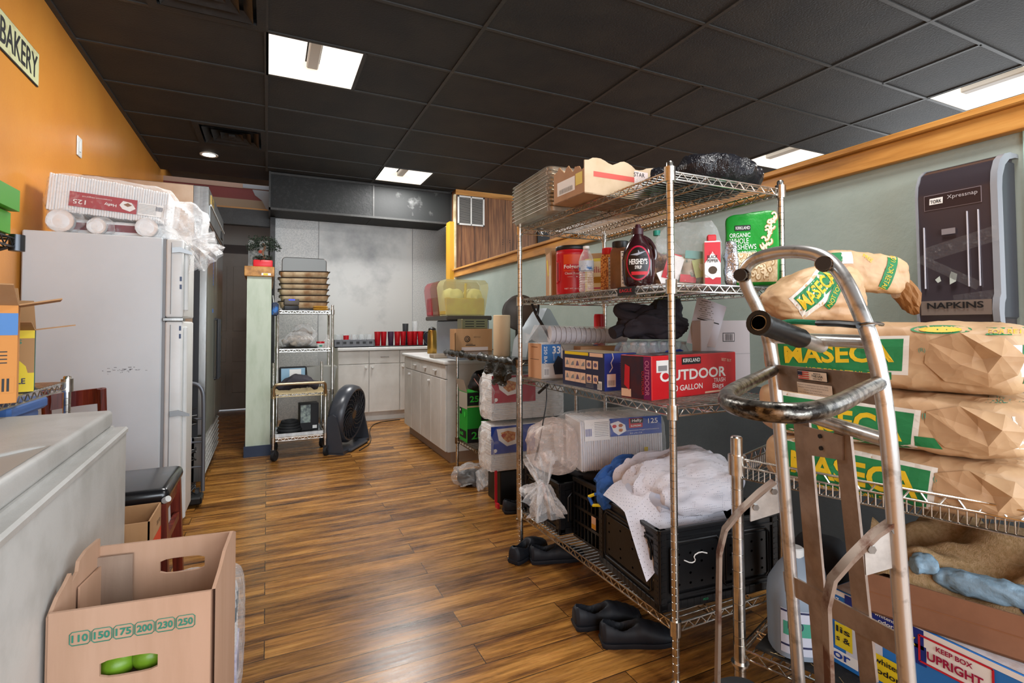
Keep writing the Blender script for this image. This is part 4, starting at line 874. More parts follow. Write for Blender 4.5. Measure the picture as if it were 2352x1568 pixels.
b = MB(); b.blob((.03, .01, .07), (.48, .37, .19), NET, n=24, p=2.3, amp=.025, fr=7, seed=74, rg=.024, an=(.45, 1.7, 1), zmin=-.01); b.blob((.10, .06, .12), (.30, .22, .12), NET, n=20, p=2.1, amp=.02, fr=9, seed=77, rg=.024, an=(.4, 1.6, 1.2)); b.build('net', t)
b = MB(); b.grid(hang, 26, 22, NET); b.grid(lambda u, v: (-.235 + .05 * u + .01 * sin(v * 9), -.165 - .02 * v, -.07 - .13 * v + .004 * sin(u * 12)), 6, 10, NET); b.build('net_tail', t, recalc=False)
# ---------------- shoes ----------------
CLOG = mat('black_clog_rubber', '#1f2229', .55, spec=.4, bump=.08, bs=90); CLIN = mat('clog_lining', '#12151c', .8)
def clog(loc, rot, label, group=None):
    """slip-on clog: heel at origin, toe along +x"""
    st = [(0, .028, .075), (.012, .036, .085), (.04, .040, .082), (.08, .040, .070), (.12, .042, .074), (.15, .046, .082), (.19, .050, .072), (.23, .049, .058), (.262, .040, .045), (.28, .022, .036), (.287, .006, .025)]
    b = MB(); N = 64; M_ = 72; vs = []
    def lerpst(x):
        for q in range(len(st) - 1):
            if x <= st[q + 1][0]: break
        a, c = st[q], st[q + 1]; u = (x - a[0]) / (c[0] - a[0]); u = u * u * (3 - 2 * u) if q > 2 else u; return a[1] + (c[1] - a[1]) * u, a[2] + (c[2] - a[2]) * u
    ins = {}
    for i in range(M_ + 1):
        x = .287 * (.5 - .5 * cos(pi * i / M_)); w_, h = lerpst(x)
        for k in range(N):
            a = 2 * pi * k / N; c, s_ = cos(a), sin(a); yy = w_ * (abs(c) ** .7) * (1 if c > 0 else -1) * (1 - .22 * max(0, s_)); zz = h * .5 + h * .5 * (abs(s_) ** .75) * (1 if s_ > 0 else -1)
            if s_ > .1:
                e = ((x - .072) / .066) ** 2 + (yy / .030) ** 2
                if e < 1.0:
                    q_ = min(1, (1.0 - e) * 2.4); q_ = q_ * q_ * (3 - 2 * q_); zz -= (zz - .022) * q_
                    if e < .8: ins[i * N + k] = 1
            vs.append((x, yy, zz + .003))
    fo, fi = [tuple(range(N - 1, -1, -1)), tuple(M_ * N + k for k in range(N))], []
    for j in range(M_):
        for k in range(N):
            f_ = (j * N + k, j * N + (k + 1) % N, (j + 1) * N + (k + 1) % N, (j + 1) * N + k); (fi if sum(q in ins for q in f_) > 2 else fo).append(f_)
    t = thing('clog', label, 'shoe', loc, rot, group); b.add(vs, fo, CLOG); n0 = len(b.f); b.f += fi; b.m += [b.mi(CLIN)] * len(fi)
    b.build('upper', t, sharp=75)
    b = MB(); vs2 = []
    for zz, g in ((0, .0), (.012, .004), (.02, .003)):
        vs2 += [(x + (g if x > .14 else -g), s_ * (w_ + g), zz) for s_ in (1,) for x, w_, h in st] + [(x + (g if x > .14 else -g), -(w_ + g), zz) for x, w_, h in st[::-1]]
    n = 2 * len(st); f2 = [tuple(range(n - 1, -1, -1)), tuple(2 * n + k for k in range(n))]
    for j in range(2): f2 += [(j * n + k, j * n + (k + 1) % n, (j + 1) * n + (k + 1) % n, (j + 1) * n + k) for k in range(n)]
    b.add(vs2, f2, CLOG); b.build('sole', t, sharp=50)
    b = MB(); b.box(.02, .16, -.026, .026, .021, .024, CLIN); b.build('insole', t); return t
k1 = clog((1.13, 1.80, 0), -.22, 'black slip-on clog on the floor, the farther of the front pair under the rack')
k2 = clog((1.165, 1.665, 0), -.38, 'black slip-on clog on the floor nearest the camera, toe under the rack')
k3 = clog((1.145, 2.405, 0), .5, "black slip-on clog on the floor against the rack's far post")
k4 = clog((1.235, 2.385, 0), -.25, "black slip-on clog second from the rack's far post")
k5 = clog((1.40, 3.08, 0), -.15, 'black slip-on clog under the foam tray packs beyond the rack')
# ---------------- low heavy rack in the right foreground ----------------
LX0, LX1, LY0, LY1, LZ = 0, .40, -1.08, 0, .795
LO, LA = V((1.35, 1.18, 0)), .326
def LP(dx, s, z): return LO + Matrix.Rotation(LA, 3, 'Z') @ V((dx, -s, z))
low = thing('low_wire_rack', 'low heavy-duty chrome wire rack stacked with flour sacks at the right edge', 'wire rack', LO, LA)
for x in (LX0, LX1):
    for y in (LY0, LY1): post(x, y, .04, .865 if x == LX0 else .76, low, r=.0185, gp=.0508, name='post')
def basketshelf(z, name):
    b = MB(); d = .024; c = [(LX0, LY0), (LX1, LY0), (LX1, LY1), (LX0, LY1)]
    for i in range(4):
        p, q = V((*c[i], 0)), V((*c[(i + 1) % 4], 0)); L = (q - p).length; n = int(L / .07)
        for zz in (z, z - d): b.cyl(p + Z_ * zz, q + Z_ * zz, .0036, CHROME, 7, caps=False)
        pts = []
        for k in range(n): pts += [p.lerp(q, (k + .1) / n) + Z_ * (z - .001), p.lerp(q, (k + .4) / n) + Z_ * (z - .001), p.lerp(q, (k + .6) / n) + Z_ * (z - d), p.lerp(q, (k + .9) / n) + Z_ * (z - d)]
        b.tube(pts, .0024, CHROME, 5)
        m_ = int(L / .0165)
        for k in range(1, m_): a = p.lerp(q, k / m_); b.wire(a + Z_ * (z - d), a + Z_ * (z - .058), .0018, CHROME)
    k = 1
    y = LY0 + .0165
    while y < LY1: b.wire((LX0, y, z - .058), (LX1, y, z - .058), .0018, CHROME); y += .0165
    for x in (LX0 + .003, (LX0 + LX1) / 2, LX1 - .003): b.wire((x, LY0, z - .061), (x, LY1, z - .061), .003, CHROME)
    for x, y in c: b.cyl((x, y, z - .05), (x, y, z + .012), .026, CHROME, 16)
    b.build(name, low)
basketshelf(LZ, 'shelf'); wshelf(LX0, LX1, LY0, LY1, .205, low, CHROME, along='x')
b = MB(); 
for zz in (.15,): b.cyl((LX0, LY1, .155), (LX0, LY1, .162), .027, CHROME, 16)
b.build('collar', low)
t = thing('rubber_shelf_mat', 'dark dirty rubber mat with straw lying on the low rack', 'mat', LP(.2, .30, .2105), LA)
b = MB(); b.box(-.18, .18, -.6, .26, 0, .006, mat('dirty_rubber', '#1d1b19', .7, bump=.6, bs=60, var='#3a332a', vs=30, vp=(.52, .66))); b.build('mat_sheet', t)
b = MB()
for i in range(16): a = rnd.uniform(0, 3); x, y = rnd.uniform(-.18, -.02), rnd.uniform(.0, .25); l = rnd.uniform(.015, .04); b.cyl((x, y, .008), (x + l * cos(a), y + l * sin(a), .012), .0009, mat('straw', '#a08a62', .7), 4)
b.build('straw', t, smooth=False)['kind'] = 'stuff'
# sacks
SG = mat('sack_green', '#1f7a45', .6, bump=.3, bs=30); SYL = mat('sack_yellow', '#dcb41e', .55); SW = mat('sack_white', '#ded6cb', .6)
def sack(loc, seed, label, texts, size=(.40, .62, .16), rot=0, col=KRAFT):
    t = thing('flour_sack', label, 'flour sack', loc, rot, 'flour sacks stacked on the low rack'); L, W, H = size
    b = MB(); b.blob((L / 2, W / 2, H / 2), size, col, n=30, p=5.5, amp=.0035, fr=7, seed=seed, rg=.0055, zmin=.001, fn=lambda w: (w.x, w.y, w.z)); B = b.bvh(); b.build('paper_body', t, sharp=60)
    # left end: big print
    b = MB(); X2, N2 = V((0, -1, 0)), V((1, 0, 0)); texts(b, B); b.build('printing', t, recalc=False, smooth=False)
    # pinched fold closure on the aisle side near the camera
    b = MB(); r = random.Random(seed)
    cy, cz = .105 + r.uniform(-.01, .015), H * .5
    P = [(-.095, .04), (-.03, .062), (.05, .05), (.085, .01), (.07, -.03), (.02, -.06), (-.06, -.052), (-.10, -.012)]
    vs = [(-.003 + r.uniform(-.004, .002), cy - x, cz + z_ * H / .17) for x, z_ in P] + [(-.028, cy - .045, cz + .012), (-.012, cy + .03, cz - .012), (-.006, cy - .01, cz + .002), (-.02, cy - .02, cz - .03)]
    tri = [(0, 1, 10), (0, 10, 9), (1, 2, 8), (1, 8, 10), (2, 3, 8), (3, 4, 8), (8, 4, 11), (4, 5, 11), (5, 6, 11), (6, 9, 11), (6, 7, 9), (7, 0, 9), (9, 10, 11), (10, 8, 11)]
    b.add(vs, tri, col); b.build('end_fold', t, recalc=False, smooth=False)
    return t, B
def dec(b, B, c, w, h, m, t=None, x=(0, -1, 0), off=.0014, bold=0, tilt=0, pts=None, res=.014):
    x = V(x); ax = x.cross(Z_).normalized(); R = Matrix.Rotation(tilt, 3, ax)
    b.decal(B, c, R @ x, R @ Z_, m, t=t, w=w, h=h, off=off, bold=bold, pts=pts, res=res)
def big(b, B, zc, tilt=0, w=.28, yc=.40, h=.085):
    sh = [(-w / 2 - .015, -h * .55), (w / 2 + .015, -h * .7), (w / 2 + .025, h * .5), (-w / 2 - .02, h * .62)]
    dec(b, B, (0, yc, zc), 0, 0, SW, pts=[(x * 1.08, y * 1.22) for x, y in sh], off=.0012, tilt=tilt); dec(b, B, (0, yc, zc), 0, 0, SG, pts=sh, off=.0022, tilt=tilt)
    dec(b, B, (0, yc, zc), w, h * .74, SYL, t='MASECA', off=.0034, bold=.03, tilt=tilt)
oval = lambda a, c: [(a * cos(k * .3), c * sin(k * .3)) for k in range(21)]
def endprint(b, B, H):
    dec(b, B, (.13, 0, H * .5), .22, .075, SW, x=X_, off=.0014); dec(b, B, (.13, 0, H * .62), .19, .034, SG, t='MASECA', x=X_, off=.0024, bold=.06); dec(b, B, (.13, 0, H * .62), .185, .03, SYL, t='MASECA', x=X_, off=.0036, bold=.01)
    dec(b, B, (.13, 0, H * .42), .17, .011, TEAL, t='REGULAR No. 1', x=X_, off=.0024); dec(b, B, (.13, 0, H * .26), .19, .02, SG, x=X_, off=.0024); dec(b, B, (.13, 0, H * .26), .165, .011, SYL, t='NOT FOR RETAIL SALE', x=X_, off=.0036)
def tA(b, B):
    big(b, B, .095, .06, w=.27, h=.07); dec(b, B, (0, .38, .045), .22, .02, SG, off=.0024, tilt=-.04); dec(b, B, (0, .38, .045), .19, .011, SYL, t='NOT FOR RETAIL SALE', off=.0036, bold=.01, tilt=-.04); endprint(b, B, .18)
    dec(b, B, (0, .205, .11), .014, .014, TEAL, t='(R)', off=.0024); dec(b, B, (0, .17, .164), 0, 0, SG, pts=oval(.06, .011), off=.002); dec(b, B, (0, .17, .164), 0, 0, SYL, pts=oval(.042, .007), off=.003); dec(b, B, (0, .04, .16), .09, .018, SG, off=.002); dec(b, B, (0, .04, .16), .08, .010, SYL, t='FOR RETAIL', off=.003)
def tB(b, B):
    big(b, B, .065, -.02, w=.29, h=.088); dec(b, B, (0, .36, .133), .10, .02, BLK, t='2502', off=.003); dec(b, B, (0, .205, .10), .018, .018, TEAL, t='(R)', off=.0024); endprint(b, B, .16)
    dec(b, B, (0, .20, .035), 0, 0, SG, pts=[(-.03, -.012), (.025, -.012), (.01, .014), (-.03, .014)], off=.002); dec(b, B, (0, .05, .15), .09, .010, TEAL, t='MASECA MASECA', off=.002)
def tC(b, B): big(b, B, .07, -.03, w=.30, yc=.38, h=.09); dec(b, B, (0, .38, .015), .22, .012, SYL, t='NOT FOR RETAIL SALE', off=.004, bold=.01); dec(b, B, (0, .19, .09), .018, .018, TEAL, t='(R)', off=.0024)
sC, _ = sack(LP(.012, .685, LZ - .0555), 3, 'brown flour sack, bottom of the stack, pressed against the wire rim', tC, size=(.385, .63, .145), rot=LA)
sB, _ = sack(LP(.0, .682, LZ + .0905), 5, 'brown flour sack, middle of the stack, with a black stamped number', tB, size=(.39, .64, .155), rot=LA)
sA, _ = sack(LP(.01, .675, LZ + .2465), 8, 'brown flour sack, top of the stack, level with the grip of the hand truck', tA, size=(.39, .62, .182), rot=LA - .015)
# half-empty folded sack on top
t = thing('open_flour_sack', 'half-empty brown flour sack slumped on the stack, torn top towards the napkin dispenser', 'flour sack', LP(.15, .18, LZ + .430), -.50); t.scale = (.9, .9, .95)
b = MB(); b.blob((.0, 0, .085), (.33, .20, .19), KRAFT, n=30, p=3.2, amp=.006, fr=7, seed=21, rg=.016, an=(.5, 1, 1.6), fn=lambda w: (w.x * (1.0 - .28 * max(0, w.z) / .09) + max(0, w.z) * .22, w.y, w.z * (1 + .2 * w.x / .15)))
B = b.bvh()
b.blob((.19, .03, .185), (.29, .11, .125), KRAFT, n=26, p=4, amp=.006, fr=8, seed=22, rg=.009, fn=lambda w: (w.x, w.y * (1 - .2 * w.x), w.z * (1 + .1 * w.x) - .32 * (w.x + .1) * (w.x > -.1) * .45))
B2 = b.bvh(); b.build('paper_body', t, sharp=60)
b = MB(); Fd = V((0, -1, 0)); 
b.decal(B, (-.03, 0, .10), V((.75, 0, .66)), V((-.66, 0, .75)), SW, w=.17, h=.085, off=.0015); b.decal(B, (-.03, 0, .105), V((.75, 0, .66)), V((-.66, 0, .75)), SG, w=.155, h=.06, off=.0025); b.decal(B, (-.03, 0, .105), V((.75, 0, .66)), V((-.66, 0, .75)), SYL, t='MASECA', w=.15, h=.045, off=.0038, bold=.03)
b.decal(B, (.02, 0, .085), V((.5, 0, .86)), V((-.86, 0, .5)), SG, w=.09, h=.026, off=.0042); b.decal(B, (.02, 0, .085), V((.5, 0, .86)), V((-.86, 0, .5)), SYL, t='NOT FOR', w=.08, h=.014, off=.0054)
b.decal(B2, (.25, 0, .165), V((-.35, 0, -.94)), V((.94, 0, -.35)), SG, w=.14, h=.034, off=.0025); b.decal(B2, (.25, 0, .165), V((-.35, 0, -.94)), V((.94, 0, -.35)), SYL, t='NOT FOR RETAIL', w=.13, h=.018, off=.0036); b.decal(B2, (.18, 0, .21), V((.8, 0, -.6)), V((.6, 0, .8)), SYL, t='FREE', w=.035, h=.014, off=.0036)
b.decal(B2, (.07, 0, .215), X_, Z_, SG, w=.05, h=.03, off=.0025); b.decal(B2, (.11, 0, .212), X_, Z_, SW, w=.035, h=.04, off=.0025); b.build('printing', t, recalc=False, smooth=False)
b = MB(); r = random.Random(4); N = 22; vs = []
for i in range(5):
    for k in range(N):
        a = 2 * pi * k / N; f = 1 + r.uniform(-.12, .12); vs.append((.305 + i * .014, .03 + .045 * cos(a) * f, .125 - i * .012 + (.042 + .004 * i) * sin(a) * f))
b.add(vs, [(i * N + k, i * N + (k + 1) % N, (i + 1) * N + (k + 1) % N, (i + 1) * N + k) for i in range(4) for k in range(N)], mat('kraft_inside', '#8f6338', .7, bump=.4, bs=30)); b.build('torn_mouth', t, recalc=False, smooth=False)
# ---------------- goods under the sacks ----------------
zb = .2105
t = thing('bleach_jug', 'pale blue-grey plastic jug with a handle behind the bars of the hand truck', 'jug', LP(.10, .135, zb + .006), -.6)
JG = mat('pale_jug_plastic', '#7d8a98', .4); b = MB(); b.lathe([(.06, 0), (.078, .01), (.08, .16), (.076, .20), (.05, .25), (.028, .28), (.022, .29)], JG, 28, sq=2.6); B = b.bvh()
b.decal(B, (0, 0, .09), X_, Z_, mat('jug_label', '#b9bcc9', .45), w=.13, h=.13, off=.0015, res=.008); b.decal(B, (0, 0, .15), X_, Z_, NAVY, w=.13, h=.006, off=.0022, res=.008); b.decal(B, (0, 0, .10), X_, Z_, TEAL, w=.12, h=.04, off=.002, res=.008); b.decal(B, (-.03, 0, .11), X_, Z_, NAVY, t='100', w=.04, h=.022, off=.003, res=.01); b.decal(B, (0, 0, .05), X_, Z_, NAVY, w=.13, h=.006, off=.0022, res=.008); b.build('jug_body', t)
b = MB(); b.tube([(.03, 0, .27), (.055, 0, .285), (.075, 0, .25), (.078, 0, .2)], .011, JG, 8, smooth=2); b.build('handle', t); b = MB(); b.lathe([(.024, .286), (.024, .31), (.02, .313), (.001, .313)], WHITEP, 20); b.build('cap', t)
t = thing('white_mop_handle', 'short white plastic bar sticking out behind the hand truck', 'handle', LP(.24, .13, .42), (0, 0, -.5))
b = MB(); b.tube([(-.09, 0, .0), (.03, 0, .02), (.05, 0, .01), (.05, 0, -.2)], .011, WHITEP, 10); b.build('bar', t)
# detergent box
t = thing('detergent_box', 'bright blue and white detergent box labelled KEEP BOX UPRIGHT', 'box', (1.53, .44, zb + .006), 0)
DB = mat('bright_blue_card', '#2b78c8', .35, coat=.2); b = MB(); b.box(0, .30, 0, .56, 0, .218, DB, .002)
f = lambda y, z, w, h, m, off=.001: b.rect((0, y, z), (0, -1, 0), Z_, w, h, m, off=off)
CRI = mat('crimson_print', '#a01440', .4); DBP = mat('deep_blue_print', '#1d2f86', .4)
b.rect((.15, .28, .218), X_, Y_, .29, .55, mat('torn_white_card', '#cfcbd0', .7, var='#b8a8a2', vs=25), off=.001)
f(.28, .21, .56, .014, WHP); f(.47, .10, .10, .12, mat('photo_white', '#cfd3de', .4)); f(.42, .19, .20, .05, DBP, .002); f(.36, .15, .09, .05, DBP, .002)
f(.405, .06, .10, .07, YELP, .003); f(.525, .09, .05, .07, YELP, .003); f(.52, .03, .07, .03, WHP, .003)
for s_, y, zz, w, h, m in (('whitens,', .40, .078, .08, .018, BLK), ('odors', .40, .052, .07, .016, BLK), ('lis', .525, .108, .04, .018, BLK), ('s &', .525, .082, .04, .016, BLK), ('whitens,', .41, .203, .055, .011, WHP), ('odors', .405, .189, .045, .010, WHP), ('97', .545, .19, .02, .016, WHP), ('or', .53, .03, .05, .018, BLUEP)):
    b.text(s_, (-.004, y, zz), (0, -1, 0), Z_, m, h, w, bold=.015)
LBY, LBZ, LW, LH = .255, .168, .150, .066
f(LBY, LBZ, LW, LH, WHP, .0015)
for a in ((LBY, LBZ + LH / 2, LW, .005), (LBY, LBZ - LH / 2, LW, .005), (LBY + LW / 2, LBZ, .005, LH), (LBY - LW / 2, LBZ, .005, LH)): f(*a, REDP, .003)
b.text('KEEP BOX', (-.004, LBY, LBZ + .018), (0, -1, 0), Z_, CRI, .0125, .075, bold=.03); b.text('UPRIGHT', (-.004, LBY, LBZ - .009), (0, -1, 0), Z_, CRI, .022, .115, bold=.03)
b.poly((-.001, .352, .18), (0, -1, 0), Z_, [((.018 if k % 2 else .009) * cos(k * pi / 5), (.018 if k % 2 else .009) * sin(k * pi / 5)) for k in range(10)], YELP, off=.004); b.text('MAX', (-.0065, .352, .18), (0, -1, 0), Z_, NAVY, .009, .03, bold=.02); f(.09, .09, .035, .12, WHP, .002)
b.text('|||||', (-.004, .09, .09), (0, -1, 0), Z_, NAVY, .1, .028, bold=.02); b.build('carton_body', t)
# open tray carton with burlap and gloves
TC = mat('brown_cardboard_dull', '#8a5f45', .8, bump=.1, bs=40, var='#7c543c', vs=5)
t = thing('open_tray_carton', 'long shallow open brown carton on top of the detergent box, holding sacking', 'box', LP(.18, .62, zb + .2265), LA)
b = opencarton('x', .30, .60, .105, TC, CARDIN, t); b.box(-.151, -.1495, -.3, .3, .055, .057, mat('brown_print', '#8a5a3a', .6)); b.build('carton_body', t)
BUR = mat('burlap', '#a98c68', .9, bump=.9, bs=320, bd=.003, var='#93774f', vs=90)
def drape(b, m, f, nu=40, nv=40): b.grid(f, nu, nv, m)
t = thing('burlap_sacking', 'folded tan burlap sacking piled in the open brown carton', 'sacking', LP(.19, .62, .47), LA)
def bf(u, v):
    x = -.14 + .30 * v; y = .30 - .60 * u
    z = .10 + .05 * sin(u * 3.0) - .05 * u + .045 * sin(9 * u + 5 * v) * (.4 + .6 * v) + .028 * sin(17 * u - 9 * v) + .02 * noise.noise(V((u * 6, v * 6, 3))) * 2 + .05 * v
    z = min(z, .205 - .02 * u)
    return (x, y, z - .09 * max(0, .25 - v) * 4)
b = MB(); drape(b, BUR, bf, 60, 40); drape(b, BUR, lambda u, v: (-.105 + .19 * v, .25 - .5 * u, .02 + .06 * sin(7 * u + 2 * v) + .03 * sin(15 * u + 4 * v) + .04 * v), 50, 24); b.build('cloth', t, recalc=False, sharp=80)
t = thing('blue_gloves', 'pale blue crumpled gloves lying on the edge of the open brown carton', 'gloves', LP(.085, .57, .545), LA)
GLV = mat('pale_blue_latex', '#7f9cb0', .5, bump=.5, bs=40, bd=.006); b = MB(); b.blob((0, .0, .02), (.05, .20, .055), GLV, n=18, p=2.6, amp=.006, fr=14, seed=91, rg=.008, zmin=-.02); b.build('glove', t, sharp=60)
b = MB(); b.blob((.01, .115, .035), (.06, .06, .05), GLV, n=12, p=2.2, amp=.008, fr=22, seed=92, rg=.006, zmin=-.02); b.build('cuff', t, sharp=60)
b = MB(); b.blob((-.0, -.13, .0), (.05, .14, .04), mat('mid_blue_latex', '#3f6cb8', .5), n=12, p=2.5, amp=.004, fr=14, seed=93, zmin=-.03); b.build('glove', t, sharp=60)
t = thing('dark_shade_block', 'dark block added for the shade on the low rack shelf behind the brown carton', 'bag', LP(.32, .14, zb + .006), LA)
b = MB(); b.blob((0, 0, .14), (.16, .16, .28), mat('shade_black', '#1a1b20', .8), n=12, p=4, amp=.008, fr=8, seed=95); b.build('fabric', t)  # dark block stands in for the shade below the sacks
# ---------------- napkin dispenser on the wall ----------------
t = thing('napkin_dispenser', 'tall smoky black napkin dispenser fixed to the green wall at the right', 'dispenser', (2.278, .82, 1.215))
ND = mat('smoky_plastic', '#3a3338', .18, spec=.6, coat=.4); NDG = mat('smoky_edge', '#8d9096', .22, spec=.6); NDB = mat('smoky_back', '#34353c', .3)
pr = [(0, 0), (-.13, 0), (-.15, .01), (-.155, .05), (-.15, .085), (-.14, .10), (-.145, .46), (-.14, .50), (-.12, .54), (-.09, .562), (-.05, .572), (0, .572)]
b = MB(); b.prism([(x, z) for x, z in pr], .215, ND, M=Matrix(((1, 0, 0, 0), (0, 0, 1, .012), (0, 1, 0, 0), (0, 0, 0, 1)))); o = b.build('cover', t, sharp=40)
b = MB(); pts = [(x, .006, z) for x, z in pr[1:-1]]; 
def rib(y0, y1, th): 
    pr2 = pr[1:]; vs = []
    for x, z in pr2: vs += [(x - .003, y0, z + .002), (x - .003, y1, z + .002), (x + th, y1, z - th * .4), (x + th, y0, z - th * .4)]
    fs = []
    for k in range(len(pr2) - 1):
        for j in range(4): fs.append((4 * k + j, 4 * k + (j + 1) % 4, 4 * k + 4 + (j + 1) % 4, 4 * k + 4 + j))
    b.add(vs, fs, NDG)
rib(-.004, .014, .03); rib(.222, .230, .02); b.build('edge_frame', t)
b = MB(); b.box(-.11, -.0, .004, .23, .02, .55, NDB, .006); b.build('back_case', t)
b = MB(); fx = -.1462; b.rect((fx + .0015, .12, .435), (0, -1, 0), Z_, .165, .055, mat('panel_edge', '#8a7f86', .3), off=.001); b.rect((fx + .0005, .12, .435), (0, -1, 0), Z_, .161, .051, mat('label_panel', '#2e2225', .3), off=.001)
b.rect((fx - .001, .165, .438), (0, -1, 0), V((0, -.05, 1)), .04, .022, WHP, off=.001); b.text('TORK', (fx - .0025, .165, .437), (0, -1, 0), Z_, BLK, .012, .034, bold=.02); b.text('Xpressnap', (fx - .001, .09, .443), (0, -1, 0), Z_, mat('silver_print2', '#b9b4b8', .3), .017, .085)
b.build('brand_label', t, smooth=False)
b = MB(); b.rect((-.1555, .115, .06), (0, -1, 0), Z_, .20, .05, mat('frosted_band', '#7d7068', .3), off=.0012); b.text('NAPKINS', (-.1585, .115, .068), (0, -1, 0), Z_, BLK, .022, .16, bold=.025, off=.002); b.build('lettering', t, smooth=False)
b = MB()
for y, z0, z1 in ((.205, .13, .35), (.078, .13, .385), (.048, .13, .385)): b.box(-.149, -.143, y - .0012, y + .0012, z0, z1, mat('bright_edge', '#cfcdd6', .25))
b.build('window_slots', t, smooth=False)
b = MB(); b.rect((-.15, .13, .325), (0, -1, 0), Z_, .04, .02, mat('pale_napkin', '#8a8488', .5), off=.001); b.poly((-.15, .13, .16), (0, -1, 0), Z_, [(.0, -.02), (.018, -.01), (.022, .015), (.005, .025), (0, .01)], mat('sticker_remnant', '#c4cfc9', .5), off=.001); b.poly((-.15, .165, .16), (0, -1, 0), Z_, [(0, -.012), (.01, -.006), (.006, .012), (-.008, .0)], mat('sticker_remnant', '#c4cfc9', .5), off=.001)
b.build('sticker_scraps', t, smooth=False)
b = MB(); TP = film('clear_tape', '#ffffff', .03, .06, 60, .8, .12)
for (y0, z0, y1, z1, w) in ((-.005, .30, .20, .25, .05), (-.005, .10, .12, .085, .035), (.22, .24, .05, .13, .03)):
    p, q = V((-.151, y0, z0)), V((-.151, y1, z1)); u = (q - p).normalized(); n_ = V((1, 0, 0)).cross(u) * w / 2
    b.add([p - n_, q - n_, q + n_, p + n_], [(0, 1, 2, 3)], TP)
b.build('tape', t, recalc=False)
# ---------------- hand truck ----------------
K = 1.17
def S(p): return V((p[0] * K, p[1] * K, HC + (p[2] - HC) * K))
def SL(L): return [S(p) for p in L]
ALU = mat('worn_aluminium', '#d4d2cf', .3, .85, bump=.15, bs=120, bd=.001, var='#8a857f', vs=22, vp=(.52, .72)); ALUB = mat('brown_oxidised_plate', '#a89a90', .42, .6, var='#8f8076', vs=14); ALUW = mat('bright_alloy', '#cfcfcc', .35, .6, var='#b6b6b4', vs=18)
WORN = mat('blackened_tube', '#8c8880', .3, .95, bump=.2, bs=90, var='#2b2724', vs=38, vp=(.44, .58), vscale=(1, 1, 2))
ht = thing('hand_truck', 'worn aluminium hand truck standing in front of the flour sacks', 'hand truck')
RAIL = [(1.081,.785,.418),(1.046,.787,.874),(1.028,.789,1.088),(1.009,.789,1.186),(.983,.794,1.253),(.948,.798,1.306),(.936,.792,1.338),(.942,.766,1.362),(.952,.717,1.369),(.954,.661,1.363),(.953,.617,1.345),(.943,.579,1.302),(.928,.544,1.238),(.928,.524,1.179),(.937,.516,1.105),(.944,.511,.997),(.963,.510,.742),(.972,.509,.619)]
R_ = SL(RAIL); zf = .05
def ext(p, q, z): return p + (p - q) * ((p.z - z) / (q.z - p.z))
R_ = [ext(R_[0], R_[1], zf)] + R_ + [ext(R_[-1], R_[-2], zf)]
b = MB(); b.tube(R_, .0155, ALU, 14, smooth=2); b.build('frame_tube', ht, sharp=60)
BUMP = [(1.023,.791,1.117),(.788,.659,1.115),(.690,.602,1.115),(.628,.563,1.115),(.579,.522,1.115),(.549,.484,1.115),(.538,.451,1.115),(.542,.424,1.115),(.571,.400,1.115),(.668,.424,1.115),(.828,.489,1.115),(.938,.521,1.121)]
b = MB(); b.tube(SL(BUMP), .0145, WORN, 14, smooth=2); b.build('loop_bar', ht, sharp=60)
for nm, p, q in (('cross_tube', (1.020,.793,1.190), (.934,.529,1.189)), ('cross_tube', (1.013,.760,1.038), (.945,.520,1.024))):
    b = MB(); b.cyl(S(p), S(q), .0145, ALU, 14); b.build(nm, ht)
def plate(pts, th, m, nm, parent=ht, extra=None):
    P = SL(pts); n = (P[1] - P[0]).cross(P[2] - P[1]).normalized() * th; k = len(P)
    b = MB(); b.add(P + [p + n for p in P], [tuple(range(k)), tuple(range(2 * k - 1, k - 1, -1))] + [(i, i + k, (i + 1) % k + k, (i + 1) % k) for i in range(k)], m)
    if extra: extra(b, P, n)
    return b.build(nm, parent, smooth=False)
def stick(b, P, n):
    n = -n.normalized() if n.x > 0 else n.normalized()
    def q(c, w, h, m, off): 
        c = S(c); x = (P[1] - P[0]).normalized(); x = x if x.y < 0 else -x; y = n.cross(x); y = y if y.z > 0 else -y
        cc = c + n * off; b.add([cc + x * a * w / 2 + y * e * h / 2 for a, e in ((-1, -1), (1, -1), (1, 1), (-1, 1))], [(0, 1, 2, 3)], m); return c, x, y
    c0 = (.986, .671, 1.117); q(c0, .10, .024, BLK, .004); c, x, y = q(c0, .095, .02, WHP, .005); o = n * .0065
    for k in range(4): b.add([c + o + x * a + y * (e + .0075 - k * .005) for a, e in ((-.045, -.0015), (-.008, -.0005), (-.008, .0015), (-.045, .001))], [(0, 1, 2, 3)], REDP)
    b.add([c + o * 1.1 + x * a + y * e for a, e in ((-.046, 0), (-.03, 0), (-.03, .009), (-.046, .009))], [(0, 1, 2, 3)], NAVY)
    for s_, dy, w, h in (('MADE IN', .0062, .022, .003), ('THE USA', .0005, .036, .0055), ('WITH PRIDE', -.006, .03, .003)): b.text(s_, c + o + x * .02 + y * dy, x, y, BLK, h, w, bold=.02, off=.001)
    c1 = (.988, .669, 1.09); c, x, y = q(c1, .115, .027, WHP, .004)
    for k, s_ in enumerate(('PRODUCT IS WARRANTED FOR TWO YEARS', 'MANUFACTURING DEFECTS FROM THE DATE', 'STAMPED ON THE BASE PLATE', 'CALL FOR RETURN AUTHORIZATION')): b.text(s_, c + o + y * (.009 - k * .006), x, y, BLK, .0026, .10 if k != 2 else .06, off=.001)
plate([(1.021,.781,1.130), (.938,.528,1.135), (.941,.524,1.081), (1.024,.777,1.075)], .003, ALUB, 'name_plate', extra=stick)
